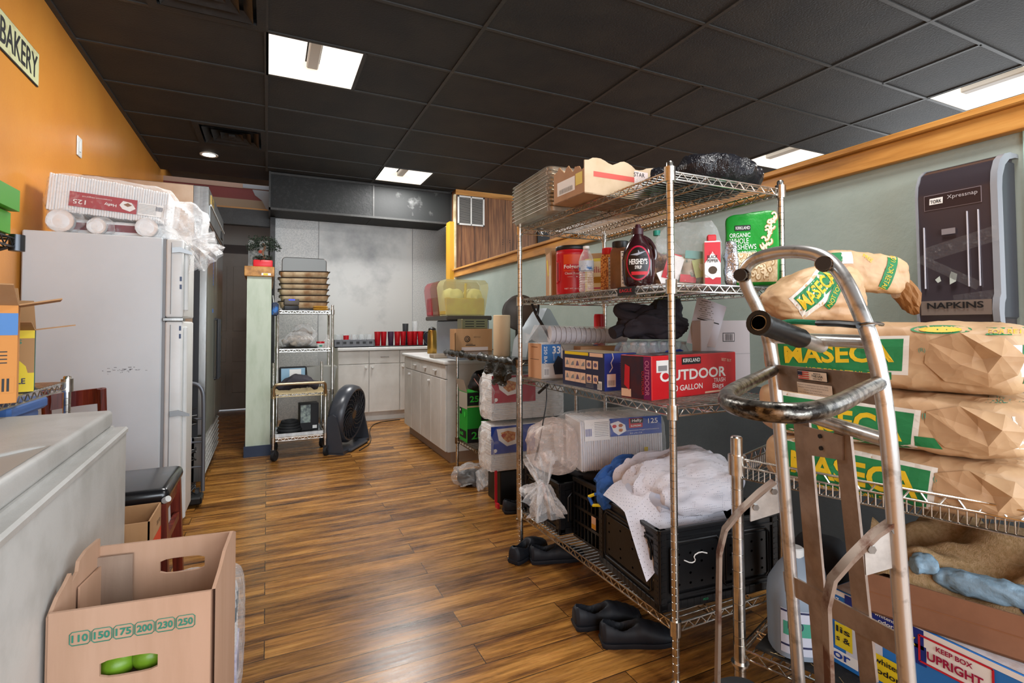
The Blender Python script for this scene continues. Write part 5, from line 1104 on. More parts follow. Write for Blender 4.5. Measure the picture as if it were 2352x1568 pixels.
plate([(1.017,.740,1.015), (1.001,.694,1.024), (1.042,.683,.492), (1.062,.734,.455)], .006, ALUB, 'flat_bar'); plate([(.981,.630,1.019), (.968,.592,1.023), (1.001,.575,.571), (1.015,.612,.544)], .006, ALUB, 'flat_bar')
b = MB()
for pts in (((1.062,.734,.455), (1.042,.683,.492)), ((1.015,.612,.544), (1.001,.575,.571))):
    a, c = S(pts[0]), S(pts[1]); n = V((-.006, .002, 0)); d = V((.03, 0, 0))
    b.add([a, c, V((c.x + .03, c.y, .07)), V((a.x + .03, a.y, .07)), a + n, c + n, V((c.x + .03, c.y, .07)) + n, V((a.x + .03, a.y, .07)) + n], [(0, 1, 2, 3), (7, 6, 5, 4), (0, 4, 5, 1), (1, 5, 6, 2), (2, 6, 7, 3), (3, 7, 4, 0)], ALUB)
b.M = Matrix.Identity(4); b.build('flat_bar_foot', ht, smooth=False)
plate([(1.071,.812,.655), (.966,.521,.698), (.970,.522,.658), (1.074,.810,.610)], .005, ALUB, 'cross_strap')
b = MB(); b.cyl(S((1.078, .79, .20)), S((.985, .51, .20)), .012, ALU, 12); b.build('cross_tube', ht)
def rivets(b, P, n):
    for t_ in (.3, .7): c = P[0].lerp(P[2], .5) + (P[3] - P[0]) * (t_ - .5) ; b.cyl(c - n.normalized() * .004, c + n.normalized() * .01, .005, BLK, 8)
plate([(.997,.706,1.011), (.970,.607,1.012), (.975,.611,.965), (1.001,.705,.952)], .004, ALUB, 'bracket_plate', extra=rivets)
for k, p in enumerate(((.917,.779,1.325), (.928,.607,1.331))):
    b = MB(); c = S(p); q = V((-.85, -.5, -.05)).normalized(); b.cyl(c + q * -.01, c + q * .03, .010, STEEL, 12); b.cyl(c + q * .022, c + q * .036, .015, BLACKP, 14); b.cyl(c + q * -.022 , c + q * .004, .0175, WORN, 14); b.build('axle_knob', ht)
g0, g1 = S((.974,.647,1.177)), S((.742,.600,1.223)); d = (g1 - g0)
b = MB(); b.tube([g0, g1 + d.normalized() * -.002], .0155, ALUW, 16); b.build('side_handle', ht)
b = MB(); L = d.length; prf = []
for k in range(17): u = k / 16; prf.append((.0195 + (.0022 if k % 2 else 0), L * (.34 + .62 * u)))
prf += [(.0245, L * .965), (.025, L), (.0165, L * 1.003), (.0165, L * .93)]
Mx = Matrix.Translation(g0) @ d.to_track_quat('Z', 'Y').to_matrix().to_4x4(); b.lathe(prf, BLACKP, 20, M=Mx, caps=False); b.build('rubber_grip', ht, sharp=50)
b = MB(); dn = d.normalized(); b.cyl(g1 - dn * .001, g1 + dn * .0005, .0135, mat('hole_black', '#020202', 1, spec=0), 18); b.build('grip_hollow', ht)
for pts in ([(1.027,.797,.869), (1.003,.815,.843), (.972,.842,.799), (.945,.862,.754), (.934,.869,.700), (.933,.879,.405), (.937,.88,.30), (.96,.87,.27)], [(.951,.511,.891), (.927,.529,.867), (.903,.558,.817), (.883,.575,.781), (.879,.584,.733), (.885,.585,.599), (.89,.585,.30), (.91,.57,.27)]):
    P = SL(pts); sd = V((.474, .88, 0)).normalized(); b = MB(); vs = []
    for i, p in enumerate(P):
        tn = (P[min(i + 1, len(P) - 1)] - P[max(i - 1, 0)]).normalized(); nn = tn.cross(sd).normalized()
        vs += [p + sd * .0125 + nn * .004, p - sd * .0125 + nn * .004, p - sd * .0125 - nn * .004, p + sd * .0125 - nn * .004]
    fs = [(0, 1, 2, 3), tuple(4 * (len(P) - 1) + k for k in (3, 2, 1, 0))]
    for i in range(len(P) - 1): fs += [(4 * i + k, 4 * i + (k + 1) % 4, 4 * i + 4 + (k + 1) % 4, 4 * i + 4 + k) for k in range(4)]
    b.add(vs, fs, mat('brown_stained_bar', '#9a8b7f', .4, .6, var='#5f3a28', vs=12, vp=(.5, .62))); b.build('wheel_guard', ht, sharp=30)
def bolts(b, P, n):
    for t_ in (.15, .85): c = P[0].lerp(P[1], t_) + (P[3] - P[0]) * .15; q = V((-.45, -.9, 0)); b.cyl(c, c + q * .012, .0085, STEEL, 6)
plate([(1.031,.795,.866), (.983,.825,.814), (.983,.826,.779), (1.036,.794,.801)], .006, ALUW, 'guard_plate', extra=bolts); plate([(.953,.510,.898), (.914,.541,.847), (.917,.541,.797), (.958,.510,.818)], .006, ALUW, 'guard_plate', extra=bolts)
ax = V((.30, .95, 0)).normalized(); w0, w1 = V((1.15, 1.03, .128)), V((1.01, .585, .128))
for c in (w0, w1):
    b = MB(); Mw = Matrix.Translation(c) @ ax.to_track_quat('Z', 'Y').to_matrix().to_4x4(); b.lathe([(.03, -.018), (.06, -.02), (.085, -.012), (.088, -.026), (.115, -.028), (.126, -.016), (.128, 0), (.126, .016), (.115, .028), (.088, .026), (.085, .012), (.06, .02), (.03, .018)], RUBBER, 36, M=Mw)
    w_ = b.build('wheel', ht); b = MB(); b.cyl((0, 0, -.022), (0, 0, .022), .028, ALU, 16, M=Mw); b.build('wheel_hub', w_)
b = MB(); b.cyl(w0, w1, .009, STEEL, 10); b.build('axle', ht)
b = MB(); b.add([(1.17, .93, .006), (1.15, .57, .006), (1.30, .53, .004), (1.305, .90, .004), (1.17, .93, .012), (1.15, .57, .012), (1.30, .53, .008), (1.305, .90, .008)], [(0, 1, 2, 3), (7, 6, 5, 4), (0, 4, 5, 1), (1, 5, 6, 2), (2, 6, 7, 3), (3, 7, 4, 0)], ALUB); b.build('toe_plate', ht, smooth=False)
t = thing('bungee_cord', 'green and black bungee cord with a steel hook tied across the hand truck frame', 'cord')
b = MB(); b.tube(SL([(.975,.74,1.222), (.962,.70,1.226), (.95,.66,1.224), (.94,.63,1.222)]), .006, mat('green_cord', '#128a66', .8, bump=.5, bs=300), 8, smooth=1); b.build('green_length', t)
b = MB(); b.tube(SL([(.94,.63,1.222), (.925,.58,1.221), (.908,.548,1.219), (.905,.535,1.218)]), .007, BLACKP, 8); b.build('black_length', t)
b = MB(); c = S((.928,.530,1.22)); b.tube([c + V((.022 * cos(a), .022 * sin(a), .002 * sin(a * 2))) for a in [k * .5 for k in range(13)]], .003, STEEL, 6); b.build('hook', t)
# ---------------- white fridge and what lies on it ----------------
t = thing('white_fridge', 'tall white fridge with a freezer door on top, side towards the camera', 'fridge', (0, 0, 0))
b = MB(); FW = mat('fridge_side', '#d2d6d9', .45, bump=.12, bs=220, bd=.001, var='#ccd0d3', vs=2); b.box(-1.14, -.535, 3.44, 3.92, .06, 1.72, FW, .006); b.box(-1.1, -.56, 3.48, 3.88, 0, .06, BLACKP)
r = random.Random(5)
for k in range(26): y = 0; x = -.80 + r.gauss(.09, .05); b.rect((x, 3.44, .985 + r.gauss(0, .006)), X_, Z_, r.uniform(.004, .02), r.uniform(.001, .003), mat('scuff_mark', '#5a5a5c', .7), off=.0007 + k * .00002)
b.build('cabinet', t)
b = MB(); b.box(-.535, -.52, 3.45, 3.91, .08, 1.715, GRY); b.build('door_seal', t, smooth=False)
for nm, z0, z1 in (('freezer_door', 1.27, 1.715), ('fridge_door', .09, 1.25)):
    b = MB(); b.box(-.52, -.436, 3.44, 3.92, z0, z1, WHITEP, .012, seg=3); b.box(-.495, -.492, 3.436, 3.44, z0 + .02, z1 - .02, GRY); d = b.build(nm, t)
    b = MB(); b.box(-.436, -.415, 3.47, 3.50, z0 + .04, z1 - .03, WHITEP, .006); hz = z1 - .04 if z0 > 1 else z1 - .03
    for zz in ((z1 - .05,) if z0 > 1 else (.745,)):
        b.add([(-.49, 3.435, zz), (-.45, 3.435, zz + .005), (-.40, 3.45, zz - .02), (-.40, 3.45, zz - .035), (-.45, 3.435, zz - .025), (-.49, 3.435, zz - .03), (-.49, 3.425, zz), (-.45, 3.42, zz + .005), (-.395, 3.44, zz - .02), (-.395, 3.44, zz - .035), (-.45, 3.42, zz - .025), (-.49, 3.425, zz - .03)], [(0, 1, 2, 3, 4, 5), (11, 10, 9, 8, 7, 6)] + [(i, i + 6, (i + 1) % 6 + 6, (i + 1) % 6) for i in range(6)], mat('dull_chrome', '#7d7d7d', .35, .9))
    b.build('door_handle', d)
    b = MB()
    for k in range(2): b.rect((-.447, 3.44, (1.49 if z0 > 1 else 1.21) - k * .045), X_, Z_, .010, .026, mat('blue_sticker', '#4a5a7a', .5), off=.002)
    b.build('sticker', d, smooth=False)
b = MB(); b.box(-.53, -.43, 3.43, 3.50, 1.25, 1.27, STEEL, .003); b.build('hinge', t)
# foam trays on the fridge
FT = 1.7215
t = thing('foam_tray_bundle', 'large film-wrapped bundle of white foam trays with a red label on top of the fridge', 'tray pack', (-.80, 3.66, FT + .105), (0, .07, .02))
b = MB()
for k in range(46): x = -.27 + k * .0118; e = rnd.uniform(-.002, .002); b.box(x - .0055, x + .0055, -.14 + e, .09, .0 + e, .20 + e - .0008 * max(0, k - 24), FOAM, .003)
b.build('foam_trays', t)
b = MB(); b.rect((-.03, -.142, .075), X_, V((0, 0, 1)), .30, .08, mat('hefty_red', '#a81226', .4), off=.006); b.rect((.185, -.142, .07), X_, Z_, .12, .07, WHP, off=.006)
up = V((0, 0, -1)); lx = V((-1, 0, 0))
b.text('Hefty', (-.0, -.150, .07), lx, up, WHP, .02, .055, bold=.02); b.text('125', (-.135, -.150, .062), lx, up, WHP, .024, .055, bold=.01); b.text('Compartment Hinged Lid', (-.06, -.150, .095), lx, up, WHP, .009, .13)
b.poly((.075, -.149, .075), X_, Z_, [(-.035, .0), (-.02, .025), (.02, .02), (.04, -.01), (.015, -.03), (-.02, -.02)], WHP); b.poly((.078, -.1505, .08), X_, Z_, [(-.02, .0), (0, .012), (.02, .0), (.0, -.01)], mat('brown_print', '#8a5a3a', .6))
for k in range(7): b.rect((.17, -.149, .095 - k * .008), X_, Z_, .085, .002, GRY)
b.text('||||||', (.225, -.150, .08), X_, Z_, NAVY, .025, .03, bold=.02); b.build('printed_label', t, smooth=False)
b = MB(); b.blob((0, -.02, .1), (.60, .27, .24), FILM, n=18, p=5, amp=.008, fr=9, seed=101, amp2=.004, zmin=None); b.build('wrapper', t)
b = MB(); b.blob((.33, -.05, .02), (.26, .24, .26), film('milky_film', opac=.22, bs=14), n=16, p=2.6, amp=.02, fr=9, seed=103, zmin=None); scrunch(b, (.34, -.10, .0), (.40, -.14, -.09), .11, .035, FILM2, seed=7); scrunch(b, (.40, -.14, -.09), (.50, -.16, -.18), .03, .09, FILM2, seed=8, wob=.55); scrunch(b, (.40, -.14, -.09), (.52, -.13, -.06), .03, .05, FILM2, seed=9, wob=.6); b.build('film_tail', t)
t = thing('foam_tray_slab', 'thin pack of foam trays with a dark red label under the big bundle on the fridge', 'tray pack', (-.78, 3.66, FT + .004))
b = MB(); b.box(-.25, .27, -.12, .12, 0, .082, FOAM, .01); b.rect((-.02, -.12, .045), X_, Z_, .38, .04, mat('dark_red_label', '#7a1428', .4), off=.002); b.build('foam_trays', t); b = MB(); b.blob((0, 0, .045), (.57, .26, .088), FILM, n=12, p=4, amp=.004, fr=12, seed=105); b.build('wrapper', t)
for k, (x, r_, lb) in enumerate(((-1.00, .062, 'large round film-wrapped end of a foam bowl sleeve at the left on the fridge'), (-.845, .045, 'small round film-wrapped bowl sleeve in the middle of the fridge top'), (-.62, .055, 'film-wrapped bowl sleeve nearest the fridge doors'))):
    t = thing('bowl_sleeve', lb, 'bowl sleeve', (x, 3.49, FT + .001), 0)
    b = MB(); Mx = TR(0, 0, r_) @ RX(pi / 2) @ TR(0, 0, -.03)
    for q in range(4): b.lathe([(.002, -.012 + q * .012), (r_ * .6, -.01 + q * .012), (r_ * .93, .002 + q * .012), (r_ * .97, .006 + q * .012)], FOAM, 22, M=Mx, caps=False)
    b.lathe([(.001, .03), (r_ * .55, .028), (r_ * .9, .012)], FOAM, 22, M=Mx, caps=False); b.build('bowls', t, recalc=False)
    b = MB(); b.blob((.02, -.005, r_), (r_ * 2.5, .12, r_ * 2.0), FILM, n=12, p=2.4, amp=.008, fr=20, seed=110 + k); b.build('wrapper', t)
# ---------------- stainless two-door refrigerator ----------------
t = thing('steel_refrigerator', 'tall stainless steel two-door refrigerator against the orange wall', 'refrigerator')
b = MB(); b.box(-1.14, -.49, 4.35, 5.75, .1, 2.25, STEELD, .004); b.box(-.49, -.45, 4.36, 5.74, .42, 1.98, DARKP)
for x in (-1.05, -.55):
    for y in (4.45, 5.65): b.cyl((x, y, 0), (x, y, .1), .03, STEEL, 12)
b.build('cabinet', t)
b = MB(); b.box(-.50, -.40, 4.35, 5.75, 1.985, 2.25, STEEL, .004); b.box(-.40, -.392, 4.40, 5.70, 2.0, 2.12, STEEL); b.box(-.392, -.385, 4.40, 5.70, 2.115, 2.128, ALUW)
b.box(-.399, -.394, 4.50, 4.72, 2.15, 2.22, mat('brass_badge', '#c8a860', .3, .8)); b.text('True', (-.3935, 4.61, 2.185), (0, 1, 0), Z_, BLK, .03, .1, bold=.02); b.box(-.392, -.385, 5.35, 5.5, 2.02, 2.09, BLACKP, .004); b.build('compressor_hood', t)
for y0, y1, hy in ((4.36, 5.04, 4.98), (5.06, 5.74, 5.12)):
    b = MB(); b.box(-.455, -.40, y0, y1, .43, 1.975, STEEL, .006); d = b.build('door', t); b = MB(); b.tube([(-.40, hy, 1.28), (-.375, hy, 1.28), (-.375, hy, .78), (-.40, hy, .78)], .012, DARKP, 8); b.build('door_handle', d)
b = MB(); b.box(-.49, -.47, 4.35, 5.75, .1, .42, STEEL)
for k in range(7): b.box(-.475, -.41, 4.42, 5.70, .13 + k * .04, .134 + k * .04, ALUW, M=TR(-.44, 0, .13 + k * .04) @ RY(.5) @ TR(.44, 0, -.13 - k * .04))
b.box(-.49, -.405, 4.35, 4.42, .1, .42, STEEL, .003); b.build('louvre_grille', t)
b = MB(); r = random.Random(3)
for k in range(9): b.box(-.3998, -.3990, 4.78 + k * .0001, 4.81, 1.55 + k * .026, 1.568 + k * .026, mat('blue_tape', '#3a5fa0', .5))
b.box(-.3998, -.3990, 4.74, 4.83, 1.33, 1.36, mat('blue_tape', '#3a5fa0', .5)); b.build('tape_strips', d, smooth=False)
# folding hand cart in the gap
t = thing('folding_cart', 'grey tubular folding cart with black elastic cords in the gap beside the fridge', 'cart', (0, 0, 0))
GT = mat('grey_tube', '#6d7076', .35, .6); b = MB(); b.tube([(-.62, 4.17, .10), (-.62, 4.17, .70), (-.60, 4.17, .80), (-.57, 4.17, .83), (-.45, 4.17, .83), (-.405, 4.17, .79), (-.395, 4.17, .70), (-.395, 4.17, .08)], .013, GT, 10, smooth=2); b.build('frame_tube', t)
b = MB()
for zz in (.25, .42, .58): b.cyl((-.62, 4.17, zz), (-.395, 4.17, zz), .007, GT, 8)
b.build('cross_rail', t); b = MB(); r = random.Random(2)
for c in (.60, .33, .10):
    for k in range(9): b.tube([(-.60, 4.155, c + r.uniform(-.06, .06)), (-.52, 4.14 - r.uniform(0, .03), c + r.uniform(-.07, .07)), (-.435, 4.15, c + r.uniform(-.06, .06))], .005, BLACKP, 6, smooth=1)
b.build('elastic_cords', t); b = MB(); b.box(-.52, -.47, 4.135, 4.14, .58, .62, YELP); b.build('yellow_tag', t); b = MB(); b.box(-.53, -.46, 4.13, 4.14, .42, .46, BLUEP); b.rect((-.475, 4.13, .44), X_, Z_, .03, .03, WHP); b.build('blue_tag', t)
b = MB(); b.box(-.63, -.39, 4.06, 4.2, .02, .07, BLACKP, .01); b.build('base', t)
for x in (-.61, -.43): b = MB(); b.cyl((x - .012, 4.2, .05), (x + .012, 4.2, .05), .05, RUBBER, 18); b.build('wheel', t)
# ---------------- chest freezer ----------------
t = thing('chest_freezer', 'scuffed white chest freezer with a hinged lid in the left foreground', 'chest freezer', (-.424, 2.13, 0), .05 - .012)
CF = mat('scuffed_white_enamel', '#bcbab6', .4, bump=.35, bs=160, bd=.0015, var='#a9a7a2', vs=5, vp=(.45, .7))
b = MB(); b.box(-.70, 0, -1.2, 0, .03, .875, CF, .012, seg=2); b.box(-.70, .004, -1.2, .004, .862, .885, CF, .006); b.build('body', t)
b = MB(); b.box(-.70, -.03, -1.19, -.03, .885, .895, CF); b.build('lid_seal', t, smooth=False)
b = MB(); b.box(-.70, -.032, -1.19, -.035, .893, .948, CF, .012, seg=3); l = b.build('lid', t)
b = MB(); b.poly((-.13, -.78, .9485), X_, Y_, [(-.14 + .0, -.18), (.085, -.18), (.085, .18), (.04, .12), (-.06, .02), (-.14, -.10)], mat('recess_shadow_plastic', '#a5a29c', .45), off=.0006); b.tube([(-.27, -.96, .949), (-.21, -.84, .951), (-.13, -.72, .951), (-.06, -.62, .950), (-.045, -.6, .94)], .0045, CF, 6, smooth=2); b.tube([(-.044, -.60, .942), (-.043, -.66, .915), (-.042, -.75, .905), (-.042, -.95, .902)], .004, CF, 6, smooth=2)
b.cyl((-.046, -.70, .925), (-.042, -.70, .925), .007, BLACKP, 12); b.build('lid_handle', l)
# ---------------- wire racks, boxes, chair, stool on the left ----------------
lr = thing('wall_wire_rack', 'two-tier black and chrome wire rack against the orange wall behind the freezer', 'wire rack')
DW = mat('dark_wire', '#4a4c50', .3, .9)
for x in (-.70, -1.12):
    post(x, 2.55, .03, 1.03, lr); post(x, 1.30, .951, 1.5, lr, foot=False)
wshelf(-1.12, -.70, 1.30, 2.55, 1.005, lr, CHROME); wshelf(-1.12, -.70, 1.30, 2.08, 1.49, lr, DW)
post(-1.12, 2.08, 1.01, 1.5, lr, m=DW, foot=False)
b = MB(); b.tube([(-1.12, 2.08, 1.3), (-.72, 2.08, 1.465)], .005, DW, 6); b.build('brace', lr)
GB = mat('bright_green_card', '#4fa62a', .4)
for k, (dz, lb) in enumerate(((0, 'bright green snack box, lower of the two on the left wire shelf'), (.068, 'bright green snack box, upper of the two on the left wire shelf'))):
    t = thing('snack_box', lb, 'box', (-.90 + .0 * k, 1.93, 1.497 + dz), .0)
    b = MB(); b.box(-.14, .205 + .02 * k, -.09, .09, 0, .064, GB, .001); b.poly((.12 + .02 * k, -.09, .032), X_, Z_, [(.028 * cos(a * .5), .026 * sin(a * .5)) for a in range(13)], WHP); b.poly((.125 + .02 * k, -.091, .035), X_, Z_, [(.016 * cos(a * .5), .012 * sin(a * .5)) for a in range(13)], TEAL); b.poly((.03, -.09, .03), X_, Z_, [(-.05, -.02), (.03, -.028), (.045, .0), (.02, .02), (-.05, .028)], mat('orange_print', '#d98a4a', .5)); b.build('carton_body', t)
t = thing('numbered_carton', 'orange-brown carton with a barcode and the number 7368 on the left wire shelf', 'box', (-.735, 1.93, 1.013), .30)
OC = mat('orange_cardboard', '#cf8a44', .7); b = MB(); b.box(-.18, .09, -.10, .09, 0, .27, OC, .001); b.rect((-.01, -.10, .215), X_, Z_, .2, .06, mat('mid_blue_print', '#3f78b8', .5), off=.001)
b.text('7368', (.02, -.101, .165), X_, Z_, BLK, .022, .07, bold=.02); 
for k in range(4): b.rect((.02, -.10, .14 - k * .01), X_, Z_, .1, .003, BLK)
b.text('||||||||||', (.03, -.102, .05), X_, Z_, BLK, .035, .09, bold=.03); b.box(-.02, .085, -.1015, -.101, .028, .07, OC); b.build('carton_body', t)
b = MB(); flap(b, (-.18, -.10, .27), (.09, -.10, .27), (.0, -.25, 0), .05, .10, CARD); flap(b, (.09, -.10, .27), (.09, .09, .27), (.3, 0, 0), .02, .09, CARD); flap(b, (.09, .09, .27), (-.18, .09, .27), (0, .25, 0), .06, .1, CARD); b.build('flap', t)
t = thing('pinole_carton', 'green and yellow food carton with an open flap beside the fridge', 'box', (-.79, 2.24, 1.013), .29)
b = MB(); b.box(-.16, .085, -.10, .10, 0, .20, mat('green_edge_card', '#1f6a50', .6), .001); b.rect((-.035, -.10, .10), X_, Z_, .24, .196, mat('tan_card', '#b0875a', .7), off=.001); b.rect((-.03, -.10, .185), X_, Z_, .23, .028, YELP, off=.002); b.rect((-.03, -.10, .03), X_, Z_, .23, .06, YELP, off=.002); b.poly((.03, -.1025, .06), X_, Z_, [(.04 * cos(a * .5), .045 * sin(a * .5)) for a in range(13)], YELP, off=.001); b.text('PINOLE', (.03, -.1045, .035), X_, Z_, NAVY, .018, .07, bold=.02); b.poly((.03, -.104, .075), X_, Z_, [(.02 * cos(a * .6), .016 * sin(a * .6)) for a in range(11)], TEAL, off=.001); b.text('MARINA MIXES', (-.02, -.103, .16), X_, Z_, TEAL, .014, .15, bold=.01)
for k in range(4): b.rect((-.02, -.10, .145 - k * .007), X_, Z_, .14, .002, TEAL, off=.003)
b.build('carton_body', t)
b = MB(); flap(b, (.085, -.10, .20), (.085, .10, .20), (.3, 0, 0), .015, .10, CARD); flap(b, (-.16, -.10, .20), (.085, -.10, .20), (0, -.25, 0), .025, .09, CARD); flap(b, (.085, .10, .20), (-.16, .10, .20), (0, .02, 0), .10, .02, CARD); b.build('flap', t)
t = thing('blue_bin', 'blue plastic storage bin under the left wire shelf', 'bin', (-.93, 2.32, 0))
b = MB(); BB = mat('blue_bin_plastic', '#4a72b4', .4); b.box(-.18, .17, -.13, .17, 0, .93, BB, .02, seg=2); b.box(-.19, .19, -.14, .18, .92, .965, BB, .01); b.build('tub', t)
WD = _wood('red_brown_wood', [(.3, '#3a120a'), (.5, '#662216'), (.75, '#8a3a22')], (30, 30, 2), .35)
t = thing('wooden_chair', 'dark red-brown wooden chair, only its back rail showing behind the freezer', 'chair', (-.79, 3.00, 0), 0)
b = MB()
for x in (-.10, .10): b.tube([(x, .04, 0), (x, .03, .45), (x, .0, .75), (x + .0, -.03, .935)], .018, WD, 8)
b.build('leg', t); b = MB(); pts = [(-.10 + .2 * k / 8, -.03 + .03 * sin(pi * k / 8), .845 + .022 * k / 8) for k in range(9)]
for k in range(8):
    p, q = V(pts[k]), V(pts[k + 1]); b.add([p, q, q + Z_ * .07, p + Z_ * .07, p + Y_ * .02, q + Y_ * .02, q + Z_ * .07 + Y_ * .02, p + Z_ * .07 + Y_ * .02], [(0, 1, 2, 3), (7, 6, 5, 4), (0, 4, 5, 1), (3, 2, 6, 7)], WD)
b.build('back_rail', t); b = MB(); b.box(-.12, .12, -.03, .24, .43, .46, WD, .01); b.build('seat', t)
b = MB()
for x in (-.10, .10): b.cyl((x, .22, 0), (x, .22, .44), .016, WD, 8)
b.build('front_legs', t)
t = thing('bar_stool', 'wooden stool with a black padded seat between the freezer and the fridge', 'stool', (-.54, 2.60, 0), 0)
b = MB(); b.box(-.20, .20, -.20, .20, .53, .59, mat('black_vinyl', '#151619', .25, spec=.6, coat=.3), .028, seg=4); b.cyl((.185, -.2, .545), (.2, -.215, .555), .012, WHITEP, 10); b.build('seat', t)
for x in (-1, 1):
    for y in (-1, 1): b = MB(); b.add([(x * .17 + a, y * .17 + c, .53) for a, c in ((-.02, -.02), (.02, -.02), (.02, .02), (-.02, .02))] + [(x * .19 + a, y * .19 + c, 0) for a, c in ((-.018, -.018), (.018, -.018), (.018, .018), (-.018, .018))], [(0, 1, 2, 3), (7, 6, 5, 4), (0, 4, 5, 1), (1, 5, 6, 2), (2, 6, 7, 3), (3, 7, 4, 0)], WD); b.build('leg', t, smooth=False)
b = MB(); 
for s_ in (-1, 1): b.box(-.16, .16, s_ * .17 - .012, s_ * .17 + .012, .48, .53, WD); b.box(s_ * .17 - .012, s_ * .17 + .012, -.16, .16, .48, .53, WD)
b.build('apron', t, smooth=False)
for s_ in (-1, 1): b = MB(); b.box(s_ * .18 - .01, s_ * .18 + .01, -.17, .17, .36 if s_ > 0 else .2, .39 if s_ > 0 else .23, WD); b.build('stretcher', t, smooth=False)
t = thing('corn_carton', 'narrow open brown carton lettered WHOLE KERNEL CORN beside the stool', 'box', (-.485, 2.26, 0), .0)
b = opencarton('x', .25, .22, .55, CARD, CARDIN, t); b.rect((.125, 0, .44), Y_, Z_, .21, .05, mat('orange_red_print', '#d8452a', .5)); b.text('WHOLE', (.1256, 0, .38), Y_, Z_, BLK, .022, .12, bold=.01); b.text('KERNEL CORN', (.1256, 0, .35), Y_, Z_, BLK, .02, .18, bold=.01); b.text('30 lb', (.1256, .05, .5), Y_, Z_, BLK, .016, .06); b.build('carton_body', t)
# lime box
t = thing('produce_carton', 'large open cardboard produce box with hand holes and green size numbers in the left foreground', 'box', (-.380, 1.317, 0), -.13)
PB = mat('pink_brown_cardboard', '#b8937a', .75, bump=.08, bs=30, var='#b18c72', vs=7, vscale=(3, 3, .3)); H = .68; W, D = .28, .215
b = MB()
def holed(p, q, H, hx, hz, hw, hh, m, th=.007, top=None):
    """wall from p to q with a rounded hand hole"""
    p, q = V(p), V(q); L = (q - p).length; d = (q - p) / L; n = d.cross(Z_) * th; N = 20
    el = [(hx + hw * max(-1, min(1, 1.25 * cos(2 * pi * k / N))), hz + hh * max(-1, min(1, 1.15 * sin(2 * pi * k / N)))) for k in range(N)]
    out = []
    for k in range(N):
        a = 2 * pi * k / N; c, s_ = cos(a), sin(a); t_ = min(((L - hx) if c > 0 else hx) / max(1e-6, abs(c)), ((H - hz) if s_ > 0 else hz) / max(1e-6, abs(s_))); out.append((hx + c * t_, hz + s_ * t_))
    cr = [(0, 0), (L, 0), (L, H), (0, H)]
    for c in cr:
        k = min(range(N), key=lambda i: (out[i][0] - c[0]) ** 2 + (out[i][1] - c[1]) ** 2); out[k] = c
    g = lambda a, off: p + d * a[0] + Z_ * a[1] + n * off
    vs = [g(a, 0) for a in el] + [g(a, 0) for a in out] + [g(a, 1) for a in el] + [g(a, 1) for a in out]; fs = []
    for k in range(N):
        j = (k + 1) % N; fs += [(k, j, N + j, N + k), (2 * N + k, 3 * N + k, 3 * N + j, 2 * N + j), (k, 2 * N + k, 2 * N + j, j), (N + k, N + j, 3 * N + j, 3 * N + k)]
    b.add(vs, fs, m)
holed((0, 0, 0), (W, 0, 0), H - .02, .135, .535, .05, .018, PB); holed((W, D, 0), (0, D, 0), H + .02, .11, .635, .048, .018, PB)
b.box(-.007, 0, 0, D, 0, H - .03, PB); 
yy = [0, .03, .055, .08, .085, .11, .115, .15, D]; zz = [H + .0, H + .025, H + .035, H + .05, H + .03, H + .04, H + .06, H + .07, H + .07]
for k in range(8): b.add([(-.007, yy[k], H - .03), (-.007, yy[k + 1], H - .03), (-.007, yy[k + 1], zz[k + 1] - .03), (-.007, yy[k], zz[k] - .03), (0, yy[k], H - .03), (0, yy[k + 1], H - .03), (0, yy[k + 1], zz[k + 1] - .03), (0, yy[k], zz[k] - .03)], [(0, 1, 2, 3), (7, 6, 5, 4), (3, 2, 6, 7)], PB)
zr = [H - .02, H + .0, H + .02, H + .035, H + .02]; yr = [0, .06, .10, .18, D]
for k in range(4): b.add([(W, yr[k], 0), (W, yr[k + 1], 0), (W, yr[k + 1], zr[k + 1]), (W, yr[k], zr[k]), (W + .007, yr[k], 0), (W + .007, yr[k + 1], 0), (W + .007, yr[k + 1], zr[k + 1]), (W + .007, yr[k], zr[k])], [(0, 1, 2, 3), (7, 6, 5, 4), (3, 2, 6, 7)], PB)
b.box(0, W, 0, D, 0, .006, PB); b.box(0, .07, D - .014, D - .008, 0, H + .0, CARDIN); b.box(.004, .008, .1, D - .01, .05, H - .02, PB); b.build('carton_body', t, smooth=False)
b = MB(); GI = mat('green_ink', '#2f7a64', .6); x0 = .03
for i, s_ in enumerate(('110', '150', '175', '200', '230', '250')):
    c = V((.052 + i * .0365, -.0078, .605)); b.text(s_, c, X_, Z_, GI, .0145, .027, bold=.03)
    w2, h2 = .0168, .013; ring = [(w2, h2 - .004), (w2 - .004, h2), (-w2 + .004, h2), (-w2, h2 - .004), (-w2, -h2 + .004), (-w2 + .004, -h2), (w2 - .004, -h2), (w2, -h2 + .004)]
    b.tube([c + V((x, -.0003, z_)) for x, z_ in ring], .0009, GI, 4, closed=True)
b.tube([(.05, -.008, .485), (.07, -.008, .489), (.085, -.008, .487), (.09, -.008, .477), (.075, -.008, .46)], .0013, WHP, 4, smooth=2)
b.build('printing', t, smooth=False)
LM = mat('lime_skin', '#567a16', .35, bump=.25, bs=160, bd=.001, var='#6a9020', vs=9)
lm0 = None
